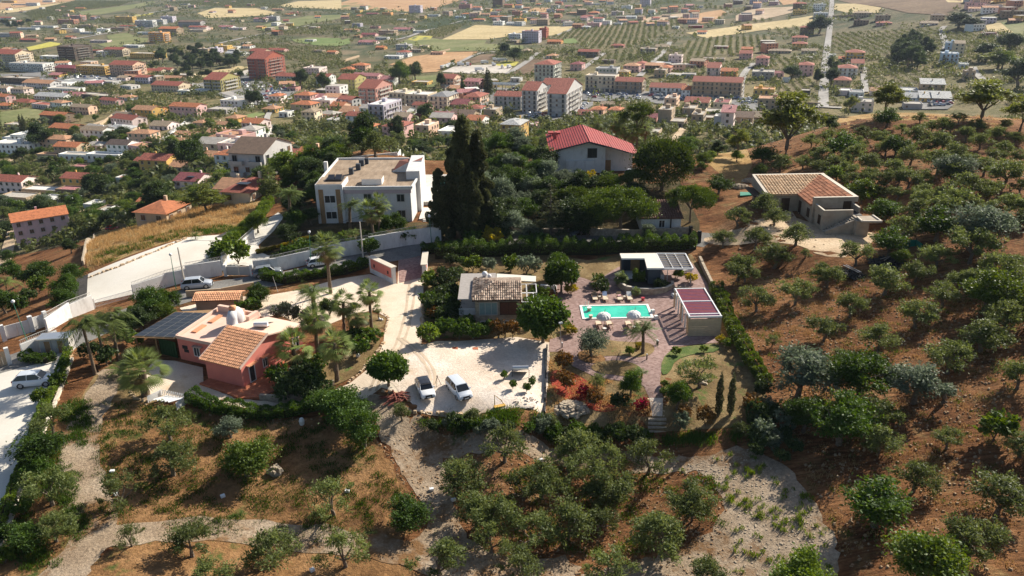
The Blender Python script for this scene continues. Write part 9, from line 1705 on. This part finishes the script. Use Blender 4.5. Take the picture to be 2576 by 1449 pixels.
pebbles([(1830,700),(2560,640),(2560,1440),(2140,1440),(2060,1250),(1960,1000),(1860,860)],2600,.2,M_clod,'clods and stones of the tilled slope');pebbles([(1930,300),(2560,320),(2560,640),(1850,640),(1900,450)],2200,.32,M_clod,'clods and stones of the upper grove');pebbles([(240,1010),(890,1045),(1060,1290),(1100,1449),(1850,1440),(1830,1250),(1700,1100),(1050,1050),(1000,1100)],2200,.16,M_clod,'clods of the lower grove');pebbles([(1700,1180),(1880,1130),(2040,1250),(2110,1449),(1850,1440),(1830,1250)],900,.14,M_stonew,'stones on the gravel patch')
for (a,za,b,zb) in (((468,728),622,(914,654),558),):
    ga_,gb_=G(*a),G(*b);pa=Vector((ga_.x - .8,ga_.y,ga_.z+8.2));pb=Vector((gb_.x,gb_.y,gb_.z+7.6));mb=MB();mb.tube([pa.lerp(pb,i/10) - Vector((0,0,1.6*(1 - (i/5 - 1)**2))) - pa for i in range(11)],.025,M_iron,4);o=mb.build('power_cable', None,pa);tag(o,None,'cable');REG.append((o,'thin sagging cable between the two utility poles', 690,590))
for pts,lb in [([(60,830),(443,642),(782,590),(1080,550),(1404,525)],'street cable')][:0]: pass
# air
hz_=MB().box((0,2900,-10),(9000,6400,118),None) if 0 else None
me=MB();me.box((0,3550,-25),(14400,7400,148),M_iron);me=me.mesh('haze');me.materials.clear();hm=bpy.data.materials.new('haze');hm.use_nodes=True;hm.node_tree.nodes.clear()
vo=hm.node_tree.nodes.new('ShaderNodeVolumePrincipled');ou=hm.node_tree.nodes.new('ShaderNodeOutputMaterial');hm.node_tree.links.new(vo.outputs[0],ou.inputs['Volume']);vo.inputs['Color'].default_value=(.66,.78,1.0,1);vo.inputs['Density'].default_value=.000045;vo.inputs['Anisotropy'].default_value=.2
me.materials.append(hm);HAZE=link('haze', me);tag(HAZE,kind='stuff');HAZE['label']='thin pale air over the valley'
# labels: each one singles out its thing
MARKS=[('the turquoise pool',1550,786),('the pink house',620,880),('the white villa',920,500),('the red-roofed villa',1490,390),('the concrete farmhouse',2020,510),('the stone pavilion',1245,740),('the slatted pergola',1765,790),('the pool bar',1640,670),
 ('the white cars',1110,980),('the red entrance wall',960,680),('the white sports yard',400,680),('the lilac house',115,575),('the solar roof',410,820),('the rubble heap',1430,1030),('the white path steps',1650,1050),('the gravel fork',1100,1230),('the gnarled stump',2372,1000),('the garden boulder',695,1185),
 ('the timber pile',2240,660),('the ladder heap',2140,690),('the green net pen',2290,625),('the tiled cottage',1650,530),('the ridge eucalyptus',2454,262),('the tall cypresses',1170,450),('the parked silver SUV',498,718),('the huge silver olive',2007,937),('the weedy gravel patch',1880,1250),('the foot of the grove',1300,1420),
 ('the red brick tower',690,180),('the mint white tower',1385,185),('the dark high-rise',195,130),('the stepped grey block',1350,245),('the tan shop block',1800,225),('the straight country road',2090,120),('the brown ploughed field',1180,155),('the truck yard',1200,170),('the golden stubble field',1290,80),
 ('the orchard rows',2290,115),('the salmon block',945,235),('the olive-yellow block',880,215),('the yellow cream high-rise',40,140),('the grey three-storey house',660,425),('the pink hipped house',480,290),('the metal-roofed bungalow',290,330),('the lavender block',1340,95),('the petrol canopy',1265,225),
 ('the nursery sheds',2300,245),('the light blue house',2385,150),('the dark grove on the rise',2300,150),('the yellow pair of houses',2010,105),('the orange high house',1190,100),('the white terrace block',365,60),('the terracotta block',185,50),('the pine wood',490,390)]
def finish_labels():
    used=set();ORD=['first ', 'second ', 'third ', 'fourth ', 'fifth ', 'sixth ', 'seventh ', 'eighth ', 'ninth ', 'tenth ', 'eleventh ', 'twelfth ', 'thirteenth ', 'fourteenth ', 'fifteenth ', 'sixteenth ', 'seventeenth ', 'eighteenth ', 'nineteenth ', 'twentieth ']
    from collections import Counter
    cnt=Counter(r[1] for r in REG)
    byk={}
    for o,base,px,py in REG:
        if cnt[base]==1 and len(base.split())>= 4 and base not in used: o['label']=base;used.add(base);continue
        words=base.split()
        own=[m for m in MARKS if not any(w in m[0] for w in ()) ]
        m=min(own,key=lambda q: math.hypot(q[1] - px,(q[2] - py)*1.6)+(0 if math.hypot(q[1] - px,q[2] - py)>14 else 500))
        dx,dy=px - m[1],py - m[2]
        side=('left of' if dx<0 else 'right of') if abs(dx)>abs(dy)*1.3 else ('beyond' if dy<0 else 'on the near side of')
        byk.setdefault((base,side,m[0]),[]).append((math.hypot(dx,dy),o))
    for (base,side,mk),lst in byk.items():
        lst.sort(key=lambda t: t[0])
        for i,(_,o) in enumerate(lst):
            w_=base.split();b=base
            if len(lst)==1: lab='%s %s %s' % (b,side,mk)
            elif i<20: lab='%s, %s%s %s' % (b,ORD[i] if i else 'first ', side,mk)
            else: lab='%s, farther off %s %s' % (b,side,mk)
            lab=lab.replace('on the near side of', 'in front of').replace(' ,', ',');o['label']=lab
            if i>= 20 and 'group' not in o: o['group']=base+'s around ' + mk
finish_labels()
